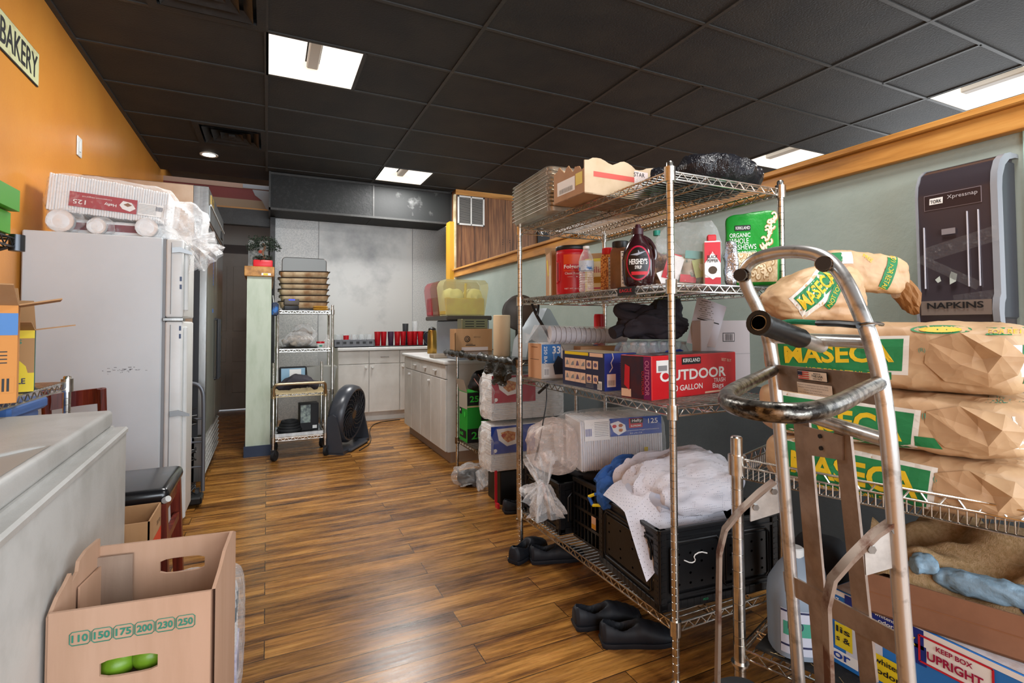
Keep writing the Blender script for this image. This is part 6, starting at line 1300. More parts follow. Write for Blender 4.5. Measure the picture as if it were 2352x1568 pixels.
for k, (x, y, zz_, ro) in enumerate(((.105, .045, .515, .3), (.16, .048, .52, -.4), (.06, .10, .51, 1.2), (.13, .11, .515, .8), (.2, .09, .51, 2))):
    R0 = Matrix.Rotation(-.13, 4, 'Z'); p = R0 @ V((x, y, zz_)) + V((-.387, 1.317, 0))
    if lm0 is None:
        b = MB(); b.lathe([(.001, -.036), (.006, -.033), (.018, -.026), (.027, -.012), (.029, 0), (.027, .012), (.018, .026), (.006, .033), (.004, .038), (.001, .039)], LM, 20, M=RY(pi / 2)); lm0 = b.build('lime', sharp=80); tag(lm0, 'green lime inside the open produce box', 'lime', 'limes in the produce box'); lm0.location = p
    else:
        c = lm0.copy(); scene.collection.objects.link(c); c.location = p; c.rotation_euler = (0, 0, ro)
b = MB(); b.box(.01, W - .01, .01, D - .01, .40, .485, mat('packing_paper', '#a08d7a', .8), .02); b.build('packing_paper', t)
# bottle pack behind the lime box
t = thing('soft_drink_pack', 'film-wrapped pack of drink bottles with red caps behind the produce box', 'drink pack', (-.20, 2.00, 0), 0)
b = MB(); b.box(-.12, .12, -.095, .095, .02, .15, mat('lilac_print_film', '#8d8fb4', .35, var='#d4c9d8', vs=20)); b.rect((.12, 0, .08), Y_, Z_, .05, .05, NAVY); b.build('lower_carton', t)
b = MB(); b.blob((0, 0, .20), (.27, .21, .40), FILM, n=14, p=6, amp=.006, fr=12, seed=121); b.build('wrapper', t)
k0 = None
for i in range(4):
    for j in range(3):
        lo = (-.20 - .085 + i * .058, 2.00 - .06 + j * .06, .152)
        if k0 is None: k0 = thing('drink_bottle', 'clear drink bottle with a red cap in the film-wrapped pack by the produce box', 'bottle', lo, 0, 'drink bottles in the pack'); bottle(k0, .22, .028, cap=RED, lab=mat('dark_teal_label', '#1f4450', .4))
        else: dup(k0, lo)
# ---------------- rack, cart and fan by the dividing wall ----------------
t = thing('bonsai_plant', 'small artificial bonsai in a red plastic pot on the dividing wall', 'plant', (-.045, 5.55, 1.7855), 0)
b = MB(); b.box(-.085, .085, -.06, .06, 0, .075, mat('bright_red_plastic', '#d81e2a', .35), .012, seg=2); b.build('pot', t)
b = MB(); b.tube([(.0, 0, .07), (.015, 0, .11), (-.01, 0, .15), (.02, 0, .20), (.0, 0, .24)], .010, mat('bonsai_bark', '#7a5a44', .8), 7, smooth=1); b.build('trunk', t)
LF = mat('dark_conifer', '#1f2b20', .8, var='#2c3a2a', vs=40); b = MB(); r = random.Random(6)
for cx, cy, cz, rx, rz, n in ((-.0, 0, .255, .13, .045, 420), (.10, 0, .20, .07, .03, 130), (-.09, 0, .19, .06, .025, 110), (.0, .0, .095, .09, .022, 200)):
    for k in range(n):
        a, ph, q = r.uniform(0, 2 * pi), r.uniform(-1, 1), r.uniform(.4, 1); p = V((cx + rx * q * cos(a), cy + rx * .8 * q * sin(a), cz + rz * ph)); d = V((r.uniform(-1, 1), r.uniform(-1, 1), r.uniform(-.3, 1))).normalized() * .024; s_ = d.cross(V((r.uniform(-1, 1), r.uniform(-1, 1), r.uniform(-1, 1)))).normalized() * .006
        b.add([p - s_, p + s_, p + d], [(0, 1, 2)], LF)
b.build('foliage', t, recalc=False, smooth=False)
t = thing('framed_print', 'grey framed print with a red spot behind the bonsai', 'picture', (-.09, 5.72, 1.7855))
b = MB(); b.box(-.09, .09, -.006, .006, 0, .29, mat('grey_print_board', '#8d8f8c', .5), .002); b.rect((0, -.006, .15), X_, Z_, .15, .24, mat('print_grey', '#b0b0aa', .5, var='#6a6f6c', vs=22)); b.poly((.02, -.0065, .18), X_, Z_, [(.022 * cos(a), .018 * sin(a)) for a in range(6)], mat('vermilion_print', '#e0502a', .5)); b.build('board', t)
t = thing('pen_pouch', 'small blue-black hanging pouch on the side of the dividing wall', 'pouch', (.065, 5.52, 1.38))
b = MB(); b.box(-.03, .03, -.03, .03, -.06, .07, mat('navy_pouch', '#24304a', .5, var='#2f6fb8', vs=12, vp=(.5, .6)), .012); b.build('pocket', t); b = MB(); b.cyl((-.01, 0, .05), (-.02, 0, .14), .004, WHITEP, 6); b.build('pen', t)
rk = thing('tall_wire_rack', 'tall narrow chrome wire rack beside the dividing wall', 'wire rack', (0, 0, 0))
A0, A1, B0, B1 = .09, .615, 5.66, 6.05
for x in (A0, A1):
    for y in (B0, B1): post(x, y, .03, 1.44 if y == B0 else 1.42, rk, groove=False)
for zz in (1.375, .985, .55, .15): wshelf(A0, A1, B0, B1, zz, rk)
T4 = [1.381, .991, .556, .156]
# roasting pans
ROAST = mat('browned_pan', '#d6bf9a', .4, .5, var='#93643a', vs=5, vp=(.46, .66)); RIM = mat('dark_pan_rim', '#3a3430', .4, .8)
p0 = None
for k in range(6):
    lo = (.345 + (.006 if k % 2 else -.006), 5.85, T4[0] + .028 + k * .062)
    if p0 is None:
        p0 = thing('roasting_pan', 'deep browned roasting pan in the stack on top of the tall wire rack', 'pan', lo, 0, 'stacked roasting pans'); W2, D2 = .235, .16
        b = MB()
        def rr(w, d, r_=.035, n=5): return [(sx * (w - r_) + r_ * cos(radians(a0 + 90 * q / n)), sy * (d - r_) + r_ * sin(radians(a0 + 90 * q / n))) for sx, sy, a0 in ((1, 1, 0), (-1, 1, 90), (-1, -1, 180), (1, -1, 270)) for q in range(n + 1)]
        lv = [(.90, .0), (.93, .006), (1.0, .058), (1.0, .062)]; vs = []; n_ = 24
        for s_, zz in lv: vs += [(x * s_, y * s_, zz) for x, y in rr(W2, D2)]
        fs = [tuple(range(n_))]
        for j in range(3): fs += [(j * n_ + q, j * n_ + (q + 1) % n_, (j + 1) * n_ + (q + 1) % n_, (j + 1) * n_ + q) for q in range(n_)]
        b.add(vs, fs, ROAST); b.build('pan_body', p0)
        b = MB(); b.tube([(x * 1.03, y * 1.04, .061) for x, y in rr(W2, D2)], .006, RIM, 6, closed=True); b.build('rim', p0)
    else: dup(p0, lo, (rnd.uniform(-.02, .02), rnd.uniform(-.035, .035), rnd.uniform(-.03, .03)))
t = thing('upright_pan', 'grey sheet pan standing upright behind the roasting pans', 'pan', (.36, 6.03, T4[0]))
b = MB(); b.prism([(x, y + .29) for x, y in rr(.22, .285)], .02, mat('grey_pan', '#6a6a68', .4, .8), M=RX(pi / 2)); b.tube([(x, -.01, y + .29) for x, y in rr(.22, .285)], .007, RIM, 6, closed=True); b.build('pan_body', t)
t = thing('label_printer', 'small dark grey label printer with a blue screen on the tall wire rack', 'printer', (.215, 5.705, T4[0]), .1)
b = MB(); LPm = mat('taupe_plastic', '#5a534c', .45); b.box(-.07, .07, -.05, .06, .0, .045, DARKP, .008, seg=2); b.box(-.072, .072, -.055, .05, .05, .115, LPm, .012, seg=2); b.build('case', t); b = MB(); b.box(-.03, .03, -.057, -.05, .098, .112, mat('blue_screen', '#2a3fb8', .3, emit=.6)); b.build('screen', t)
t = thing('sponge_pile', 'two yellow-brown folded cloth pads on the tall wire rack', 'cloth', (.50, 5.70, T4[0]))
YB = mat('mustard_cloth', '#b8862a', .8, bump=.5, bs=60)
for zz, lb in ((.014, 0), (.036, 1)): b = MB(); b.blob((0, 0, zz), (.15, .07, .024), YB, n=8, p=2.6, amp=.002, fr=20, seed=131 + lb); b.build('pad', t)
t = thing('dark_tray', 'thin dark oval tray on the middle shelf of the tall wire rack', 'tray', (.33, 5.84, T4[1]))
b = MB(); b.lathe([(.001, .004), (.2, .004), (.225, .012), (.228, .015)], BLACKP, 32); b.build('tray_body', t)
for nm, lb, lo, sz, sd, m, fm in (('produce_bag', 'pile of crumpled clear plastic bags on the tall wire rack', (.28, 5.80, T4[1] + .016), (.32, .20, .14), 141, mat('pale_goods', '#b3a596', .6, var='#8f867c', vs=18), FILM2), ('produce_bag', 'tall folded clear bag standing behind the plastic bag pile', (.34, 5.94, T4[1] + .016), (.26, .08, .24), 143, mat('pale_goods2', '#a39a90', .6), FILM2)):
    t = thing(nm, lb, 'bag', lo); b = MB(); b.blob((0, 0, sz[2] * .38), (sz[0] * .8, sz[1] * .8, sz[2] * .75), m, n=12, p=2.2, amp=.02, fr=14, seed=sd, rg=.012); b.build('contents', t, sharp=60); b = MB(); b.blob((0, 0, sz[2] / 2), sz, fm, n=16, p=2.2, amp=.025, fr=12, seed=sd + 1, rg=.014, fn=lambda w, H=sz[2]: (w.x * (1 - .5 * max(0, w.z) / H), w.y, w.z)); b.build('wrapper', t, sharp=60)
t = thing('ointment_jar', 'small white jar with a red lid on the tall wire rack', 'jar', (.50, 5.70, T4[1] + .0)); b = MB(); b.lathe([(.038, 0), (.04, .004), (.04, .045), (.036, .05)], WHITEP, 22); b.rect((0, -.041, .025), X_, Z_, .03, .02, TEAL, off=.001); b.build('jar_body', t); b = MB(); b.cyl((0, 0, .05), (0, 0, .068), .041, RED, 22); b.build('lid', t)
t = thing('soap_bottle', 'small clear glass bottle beside the post of the tall wire rack', 'bottle', (.585, 5.93, T4[1])); b = MB(); b.lathe([(.03, 0), (.034, .01), (.034, .07), (.014, .10), (.014, .13), (.018, .135)], CLEAR, 18); b.build('bottle_body', t)
t = thing('storage_tub', 'grey translucent storage tub on the lower shelf of the tall wire rack', 'tub', (.52, 5.87, T4[2])); b = MB(); b.prism([(-.12, 0), (.12, 0), (.145, .21), (.155, .215), (.155, .235), (-.155, .235), (-.155, .215), (-.145, .21)], .22, mat('grey_translucent', '#9d9c94', .4, alpha=.85), M=Matrix(((1, 0, 0, 0), (0, 0, 1, -.11), (0, 1, 0, 0), (0, 0, 0, 1)))); b.build('tub_body', t)
t = thing('monitor', 'small monitor with a pale sheet on its screen on the tall wire rack', 'monitor', (.24, 5.72, T4[2]), .05)
b = MB(); b.box(-.13, .13, -.02, .04, .02, .25, DARKP, .012); b.box(-.08, .08, -.03, .08, 0, .02, DARKP, .005); b.build('case', t); b = MB(); b.box(-.112, .112, -.024, -.02, .04, .235, mat('pale_blue_screen', '#8fb4cc', .3)); b.rect((.02, -.024, .16), X_, Z_, .11, .13, WHP); b.build('screen', t)
# cart
ct = thing('wire_cart', 'low chrome wire cart on casters in front of the tall wire rack', 'cart')
C0, C1, E0, E1 = .055, .50, 5.16, 5.55
for x in (C0, C1):
    for y in (E0, E1): post(x, y, .10, .86 if y == E1 else .66, ct, groove=False, foot=False)
for zz in (.60, .20): wshelf(C0, C1, E0, E1, zz, ct, mat('brassy_wire', '#c9b48a', .3, .9) if zz > .5 else CHROME)
b = MB(); b.tube([(C0, E0, .56), (C0, E0 - .03, .66), (C0 + .01, E0 - .05, .69), (C0 + .05, E0 - .05, .695), (C1 - .05, E0 - .05, .695), (C1 - .01, E0 - .05, .69), (C1, E0 - .03, .66), (C1, E0, .56)], .013, mat('brassy_tube', '#a8977a', .3, .9), 10, smooth=2); b.build('push_handle', ct)
for x in (C0, C1):
    for y in (E0, E1):
        b = MB(); b.cyl((x, y + .015, .045), (x + .025, y, .045), .045, RUBBER, 20); b.add([(x - .02, y - .02, .10), (x + .02, y - .02, .10), (x + .02, y + .02, .10), (x - .02, y + .02, .10), (x - .015, y - .01, .05), (x + .03, y - .01, .05), (x + .03, y + .02, .05), (x - .015, y + .02, .05)], [(0, 1, 2, 3), (0, 4, 5, 1), (1, 5, 6, 2), (2, 6, 7, 3), (3, 7, 4, 0)], DARKP); b.build('caster', ct)
t = thing('steel_tray', 'shallow steel tray on the bottom shelf of the wire cart', 'tray', (.278, 5.35, .2065)); b = MB()
for a in ((-.2, .2, -.17, .17, 0, .003), (-.2, .2, -.175, -.17, 0, .03), (-.2, .2, .17, .175, 0, .03), (-.205, -.2, -.175, .175, 0, .03), (.2, .205, -.175, .175, 0, .03)): b.box(*a, STEEL)
b.build('tray_body', t, smooth=False)
t = thing('black_cloth_bag', 'heap of black cloth on the upper shelf of the wire cart', 'bag', (.28, 5.38, .607)); b = MB(); b.blob((0, 0, .055), (.36, .26, .11), JK, n=18, p=2.0, amp=.02, fr=9, seed=151, rg=.012, fn=lambda w: (w.x, w.y, w.z + .03 * cos(w.x * 14))); b.build('cloth', t, sharp=70)
t = thing('black_hose_coil', 'coiled black hose on the bottom tray of the wire cart', 'hose', (.20, 5.40, .2105)); b = MB()
for k in range(4): b.tube([((.10 - k * .012) * cos(a), (.10 - k * .012) * sin(a), .02 + .025 * k) for a in [q * .4 for q in range(16)]], .016, RUBBER, 8, closed=True)
b.build('coil', t)
t = thing('printed_carton', 'dark carton with a pale printed label on the bottom of the wire cart', 'box', (.345, 5.44, .2105), .1); b = MB(); b.box(-.06, .11, -.06, .06, 0, .26, BLK, .003); b.rect((-.01, -.06, .16), X_, Z_, .09, .17, mat('grey_green_label', '#9aa8a0', .5, var='#5a6468', vs=30)); b.rect((.075, -.06, .03), X_, Z_, .04, .03, WHP); b.build('carton_body', t)
# floor fan
t = thing('floor_fan', 'round dark grey floor fan leaning back by the white cabinets', 'fan', (.735, 5.43, 0), (0, 0, 1.02)); t.scale = (1.08, 1.08, 1.08)
FM = mat('charcoal_plastic', '#3a3d44', .3, spec=.6); Mx = TR(0, 0, .315) @ RX(pi / 2 + .14); b = MB()
b.lathe([(.235, -.075), (.26, -.05), (.268, 0), (.262, .05), (.24, .075), (.225, .07), (.23, .05), (.235, 0), (.22, -.06)], FM, 44, M=Mx, caps=False); b.build('housing', t)
b = MB()
for r_ in range(1, 12): b.tube([(.022 * r_ * cos(a * pi / 18), .022 * r_ * sin(a * pi / 18), .06) for a in range(36)], .0013, FM, 4, closed=True, M=Mx)
for k in range(20):
    a = 2 * pi * k / 20; b.tube([(.22 * u * cos(a + u * 1.1), .22 * u * sin(a + u * 1.1), .064) for u in (.15, .35, .55, .75, 1.03)], .0035, FM, 5, M=Mx)
b.cyl((0, 0, .055), (0, 0, .072), .04, mat('bronze_hub', '#6a5d50', .3, .5), 20, M=Mx); b.build('grille', t)
b = MB()
for k in range(5):
    a = 2 * pi * k / 5; b.add([(.03 * cos(a), .03 * sin(a), -.01), (.2 * cos(a - .35), .2 * sin(a - .35), -.03), (.2 * cos(a + .35), .2 * sin(a + .35), .02), (.03 * cos(a + .5), .03 * sin(a + .5), .01)], [(0, 1, 2, 3)], BLACKP, Mx)
b.cyl((0, 0, -.03), (0, 0, .03), .04, BLACKP, 16, M=Mx); b.build('blades', t, recalc=False)
b = MB(); b.lathe([(.001, -.10), (.10, -.10), (.16, -.08), (.24, -.06)], FM, 30, M=Mx, caps=False); b.build('rear_cover', t)
b = MB(); b.box(-.20, .20, -.13, .10, 0, .03, FM, .012); 
for s_ in (-1, 1): b.prism([(-.10, .02), (.07, .02), (.045, .33), (.0, .35), (-.03, .33)], .02, FM, M=TR(.285 if s_ > 0 else -.305, 0, 0) @ Matrix(((0, 0, 1, 0), (1, 0, 0, 0), (0, 1, 0, 0), (0, 0, 0, 1)))); b.box(.19 if s_ > 0 else -.30, .30 if s_ > 0 else -.19, -.10, .07, 0, .03, FM)
b.build('stand', t)
t = thing('power_cord', 'thin dark cord along the foot of the white cabinets', 'cord'); b = MB(); b.tube([(.82, 5.2, .006), (1.0, 5.5, .006), (1.08, 6.2, .006), (1.25, 6.62, .006), (1.56, 6.66, .006)], .005, BLACKP, 6, smooth=2); b.build('cord', t)
# ---------------- white base cabinets at the back ----------------
WC = mat('white_laminate', '#d3d0cb', .45, var='#c6c2bc', vs=3)
def basecab(x0, x1, label, knobside=1, handle=True, y=6.75):
    t = thing('base_cabinet', label, 'cabinet', (x0, y, 0)); w_ = x1 - x0
    b = MB(); b.box(0, w_, .02, .56, .11, .905, WC); b.box(0, w_, .06, .56, 0, .11, WC); b.build('carcass', t, smooth=False)
    b = MB(); b.box(.004, w_ - .004, 0, .02, .735, .90, WC, .003); d = b.build('drawer', t)
    if handle: b = MB(); b.tube([(w_ / 2 - .05, 0, .82), (w_ / 2 - .05, -.02, .82), (w_ / 2 + .05, -.02, .82), (w_ / 2 + .05, 0, .82)], .004, STEEL, 6); b.build('drawer_handle', d)
    b = MB(); b.box(.004, w_ - .004, 0, .02, .115, .728, WC, .003); d = b.build('door', t)
    b = MB(); b.cyl((.04 if knobside > 0 else w_ - .04, 0, .69), (.04 if knobside > 0 else w_ - .04, -.025, .69), .014, WHITEP, 14); b.build('knob', d); return t
basecab(.80, 1.18, 'white base cabinet behind the fan, at the left end of the back counter', -1, False); basecab(1.18, 1.575, 'white base cabinet with a round knob in the middle of the back counter'); basecab(1.575, 2.15, 'white base cabinet at the corner, partly hidden by the island cabinet', 1, False)
t = thing('counter_top', 'white laminate counter running along the galvanised back wall', 'counter'); b = MB(); b.box(.79, 2.19, 6.72, 7.34, .905, .945, WHITEP, .006); b.build('slab', t)
CT = .9455
GRK = mat('grey_rack_plastic', '#6d7076', .5)
t = thing('glass_rack', 'grey plastic dishwasher rack full of clear glasses on the back counter', 'rack', (1.0, 6.90, CT)); b = MB()
for a in ((-.25, .25, -.15, -.14), (-.25, .25, .14, .15), (-.25, -.24, -.15, .15), (.24, .25, -.15, .15)): b.box(*a, 0, .10, GRK, .002)
for k in range(6): b.rect((-.2 + k * .08, -.15, .06), X_, Z_, .04, .03, mat('slot_dark', '#35373b', .7))
for k in range(1, 5): b.box(-.25 + k * .1, -.247 + k * .1, -.15, .15, .02, .09, GRK); 
b.box(-.25, .25, -.15, .15, 0, .012, GRK); b.build('rack_body', t, smooth=False)
GL = film('glassware', '#e8ecee', .22, .04, 10, .05, .6); g0 = None
for i, (x, y) in enumerate([(-.19 + .096 * k, yy_) for yy_ in (-.07, .07) for k in range(5)]):
    lo = (1.0 + x, 6.90 + y, CT + .013)
    if i == 1: continue
    if g0 is None: b = MB(); b.lathe([(.03, 0), (.034, .003), (.038, .15), (.036, .15), (.031, .006), (.001, .006)], GL, 18, caps=False); g0 = b.build('drinking_glass', recalc=False); tag(g0, 'clear drinking glass standing in the grey plastic rack', 'glass', 'glasses in the grey rack'); g0.location = lo
    else: c = g0.copy(); scene.collection.objects.link(c); c.location = lo
t = thing('red_mug', 'red plastic cup among the clear glasses in the grey rack', 'cup', (1.0 - .094, 6.83, CT + .013)); b = MB(); b.lathe([(.03, 0), (.036, .14), (.033, .14), (.028, .01), (.001, .01)], RED, 18, caps=False); b.build('cup_body', t)
t = thing('bar_mat', 'black rubber bar mat under the plastic tumblers', 'mat', (1.62, 6.85, CT)); b = MB(); b.box(-.37, .45, -.10, .16, 0, .012, BLACKP, .003); b.build('mat_sheet', t)
DKC = mat('navy_tumbler', '#232a3c', .3); MAU = mat('mauve_tumbler', '#4a3048', .3); REDT = mat('red_tumbler', '#b8121f', .25, spec=.6)
tm = None
def tumbler(m, lo, lb, grp=None, h=.185, clear=False):
    b = MB(); b.lathe([(.030, 0), (.032, .003), (.041, h), (.038, h), (.029, .008), (.001, .008)], m, 20, caps=False); o = b.build('tumbler', recalc=False); tag(o, lb, 'tumbler', grp); o.location = lo; return o
first = None
for k, x in enumerate((1.30, 1.385, 1.56, 1.645, 1.73, 1.80, 1.875)):
    lo = (x, 6.83 + (.03 if k % 2 else 0), CT + .0125)
    if first is None: first = tumbler(REDT, lo, 'tall red plastic tumbler in the row on the black bar mat', 'red tumblers on the back counter')
    else: c = first.copy(); scene.collection.objects.link(c); c.location = lo
tumbler(MAU, (1.475, 6.84, CT + .0125), 'dark mauve plastic tumbler between the red tumblers'); tumbler(DKC, (1.955, 6.83, CT + .0125), 'dark navy plastic tumbler at the right end of the red tumblers')
tumbler(mat('grey_tumbler', '#3a3c40', .35), (1.70, 6.96, CT + .0125), 'tall dark grey tumbler stack rising behind the red tumblers', h=.29); tumbler(GL, (1.84, 6.97, CT + .0125), 'tall clear tumbler stack rising behind the red tumblers', h=.32)
# ---------------- island cabinet ----------------
t = thing('island_cabinet', 'white cabinet with narrow doors and drawers along the right side of the room', 'cabinet', (1.43, 4.37, 0))
b = MB(); b.box(.015, .60, 0, 1.5, .10, .87, WC); b.box(.05, .60, .02, 1.48, 0, .10, mat('scuffed_kick', '#a08a78', .7)); b.build('carcass', t, smooth=False)
ys = [0, .13, .445, .82, 1.19, 1.505]
for i in range(5):
    y0, y1 = ys[i] + .003, ys[i + 1] - .003
    b = MB(); b.box(-.005, .015, y0, y1, .745, .865, WC, .003); d = b.build('drawer', t) if i else b.build('panel', t)
    if i and i < 4: b = MB(); b.box(-.03, -.005, (y0 + y1) / 2 - .03, (y0 + y1) / 2 + .03, .80, .812, WHITEP, .003); b.build('drawer_handle', d)
    b = MB(); b.box(-.005, .015, y0, y1, .105, .738, WC, .003); d = b.build('door', t) if i else b.build('panel', t)
    if i in (2, 4): b = MB(); b.cyl((-.005, y0 + .05, .69), (-.03, y0 + .05, .69), .013, WHITEP, 12); b.build('knob', d)
b = MB(); b.box(-.03, .62, -.03, 1.53, .872, .908, WHITEP, .012, seg=3); b.build('worktop', t)
IT = .9085
# drink dispenser with three bowls
DSB = mat('dispenser_base_grey', '#8a8f98', .25, .3)
t = thing('drink_dispenser', 'drink dispenser with clear yellow, brown and red juice bowls beside the wall', 'dispenser', (1.62, 4.42, IT))
b = MB(); b.box(-.07, .24, -.02, .62, 0, .36, DSB, .01); b.box(-.18, .26, -.04, .64, .36, .40, mat('dispenser_deck', '#3a352c', .4), .008); b.build('base', t)
for y0, (c1, c2, nm, fill) in zip((.0, .215, .43), (('#c9b414', '#b88e10', 'yellow', .5), ('#8a5226', '#6e3c18', 'brown', .55), ('#b8122a', '#701020', 'red', .55))):
    jm = film('%s_bowl_plastic' % nm, '#dcd79a' if nm == 'yellow' else c1, .34, .06, 6, .05, .4); b = MB()
    prf = [(-.17, .0), (-.20, .26), (-.19, .30), (-.165, .33), (.205, .33), (.235, .30), (.24, .26), (.20, .0)]
    b.prism(prf, .195, jm, M=Matrix(((1, 0, 0, 0), (0, 0, 1, y0), (0, 1, 0, .40), (0, 0, 0, 1)))); bw = b.build('juice_bowl', t, sharp=30)
    b = MB(); b.box(-.175, .205, y0 + .008, y0 + .187, .405, .40 + .33 * fill, mat('%s_juice' % nm, c1, .3, var=c2, vs=4), .01)
    if nm == 'yellow':
        for cx in (-.08, .12): b.blob((cx, y0 + .097, .58), (.19, .17, .14), mat('juice_foam', '#e6dc8a', .7), n=8, p=2.4, amp=.008, fr=14, seed=int(cx * 100) + 170, zmin=None)
        b.cyl((.02, y0 + .05, .5), (.035, y0 + .05, .70), .012, mat('yellow_tube', '#cfae1a', .4), 12)
    b.build('juice', t)
t = thing('gold_thermos', 'tall brass-coloured coffee pot with a black handle beside the drink dispenser', 'coffee pot', (1.67, 5.60, IT))
b = MB(); b.lathe([(.052, 0), (.055, .01), (.05, .24), (.045, .26), (.02, .28)], mat('brass_metal', '#a8823e', .28, .9), 26); b.build('pot_body', t); b = MB(); b.tube([(-.04, 0, .24), (-.09, 0, .23), (-.10, 0, .17), (-.06, 0, .11)], .009, BLACKP, 8, smooth=2); b.build('handle', t); b = MB(); b.lathe([(.045, .258), (.04, .28), (.015, .295), (.001, .297)], BLACKP, 20); b.build('lid', t)
t = thing('fibre_tray', 'pale grey-brown moulded tray on the near end of the island worktop', 'tray', (1.58, 4.80, IT), .0)
b = MB(); b.box(-.16, -.0 + .0, -.10, .06, 0, .04, mat('moulded_pulp', '#9d9080', .8), .008); b.build('tray_body', t)
# ---------------- prep shelf between island and big rack ----------------
us = thing('wrapped_wire_shelf', 'wire shelf unit with black film taped round its edge beyond the big rack', 'wire rack')
U0, U1, V0, V1 = 1.43, 1.86, 2.92, 4.07
for x in (U0, U1):
    for y in (V0, V1): post(x, y, .03, .985, us)
wshelf(U0, U1, V0, 4.34, .99, us, BRONZE); wshelf(U0, U1, 3.50, V1, .28, us, BRONZE)
BF2 = mat('black_wrap', '#17150f', .2, bump=.9, bs=30, bd=.02, coat=.3)
r = random.Random(12); b = MB(); b.tube([(U0 - .01 + r.uniform(-.004, .004), 4.34 - (4.34 - V0) * k / 40, .985 + r.uniform(-.006, .006)) for k in range(41)], lambda u: .024 + .006 * sin(u * 90) + .004 * sin(u * 211), BF2, 12); b.box(U0, U1, V0 + .02, 4.32, .995, .999, BF2); b.build('edge_wrap', us)
b = MB(); b.grid(lambda u, v: (U0 - .03 - .03 * sin(u * 14) * v + .03 * v * noise.noise(V((u * 8, v * 5, 1))), V0 + .03 + .42 * u, .965 - .13 * v * (.6 + .5 * sin(pi * u)) + .02 * noise.noise(V((u * 9, v * 7, 4)))), 30, 12, BF2); b.build('hanging_film', us, recalc=False, sharp=70)
UT = .9998
t = thing('logo_carton', 'brown carton printed with a round black emblem on the wrapped shelf', 'box', (1.44, 4.13, UT), -.02)
b = MB(); b.box(0, .33, 0, .17, 0, .19, CARD, .001); em = V((.10, -.001, .105)); b.tube([em + V((.024 * cos(a), -.0005, .024 * sin(a))) for a in [k * pi / 8 for k in range(16)]], .0035, BLK, 4, closed=True); b.tube([em + V((.012 * cos(a), -.0005, .012 * sin(a))) for a in [k * pi / 5 for k in range(10)]], .003, BLK, 4, closed=True); b.text('RECYCLE', (.19, -.001, .12), X_, Z_, BLK, .010, .06); b.rect((.13, 0, .05), X_, Z_, .09, .006, BLK); b.rect((.12, 0, .06), X_, Z_, .06, .004, BLK); b.rect((.17, 0, .02), X_, Z_, .24, .03, mat('packing_tape', '#d9c9c4', .25), off=.0008); b.build('carton_body', t)
b = MB(); b.add([(0, 0, .16), (0, 0, .0), (-.03, -.06, .0), (-.035, -.07, .155)], [(0, 1, 2, 3)], CARD); b.build('flap', t, recalc=False)
t = thing('slotted_steel_box', 'low steel box with black slots resting on the emblem carton', 'appliance', (1.50, 4.15, UT + .191)); b = MB(); b.box(0, .24, 0, .12, 0, .085, mat('olive_steel', '#8a8668', .3, .8), .004)
for k in range(3):
    for q in range(2): b.rect((.07 + q * .1, 0, .02 + k * .022), X_, Z_, .08, .007, BLK)
b.build('case', t)
t = thing('paper_towel_roll', 'textured cream paper towel roll standing on the wrapped shelf', 'paper towel', (1.535, 3.40, UT)); b = MB(); b.lathe([(.06, 0), (.062, .004), (.062, .29), (.058, .294), (.02, .294), (.02, .28)], mat('paper_towel', '#d9c3a0', .85, bump=.6, bs=180, bd=.002), 28); b.build('roll', t)
t = thing('grey_machine', 'pale grey metal machine with a sloping top standing behind the paper towel roll', 'appliance', (1.74, 3.24, UT), .15); GM = mat('pale_grey_metal', '#a9b4bb', .3, .3); b = MB(); b.prism([(-.16, 0), (.16, 0), (.14, .20), (.05, .33), (.02, .34), (-.05, .22), (-.14, .12)], .18, GM, M=Matrix(((1, 0, 0, 0), (0, 0, 1, -.09), (0, 1, 0, 0), (0, 0, 0, 1)))); b.build('case', t)
t = thing('round_pan_lid', 'dark round steel pan standing on edge behind the far post of the big rack', 'pan', (1.665, 3.36, UT + .31), 0); b = MB(); Mx = RZ(-.5) @ RX(pi / 2 - .1) ; b.lathe([(.001, .0), (.085, .0), (.11, .012), (.128, .014), (.132, .02), (.128, .026), (.11, .024), (.085, .014), (.001, .014)], mat('dark_steel', '#3e3a36', .35, .7), 40, M=Mx); b.build('pan_body', t); b = MB(); b.box(-.03, .03, -.02, .02, -.31, -.12, BLACKP); b.build('support', t)
t = thing('hanging_cable', 'thick black cable draped from the second shelf into the third shelf of the big rack', 'cable'); b = MB(); b.tube([(1.31, 2.50, 1.335), (1.325, 2.47, 1.27), (1.345, 2.43, 1.21), (1.36, 2.40, 1.16), (1.35, 2.36, 1.145)], .0085, BLACKP, 8, smooth=2); b.tube([(1.34, 2.48, 1.33), (1.328, 2.465, 1.29), (1.325, 2.47, 1.27)], .008, BLACKP, 8); b.build('cable', t)
t = thing('loose_cord', 'thin black cord with a thick end hanging in front of the foam tray pack', 'cord'); b = MB(); b.tube([(1.225, 2.19, .925), (1.205, 2.15, .86), (1.19, 2.16, .76), (1.175, 2.18, .64)], .003, BLACKP, 6, smooth=2); b.cyl((1.175, 2.18, .64), (1.168, 2.20, .57), .005, BLACKP, 8, r2=.007); b.cyl((1.232, 2.19, .93), (1.215, 2.25, .885), .007, BLACKP, 8); b.build('cord', t)
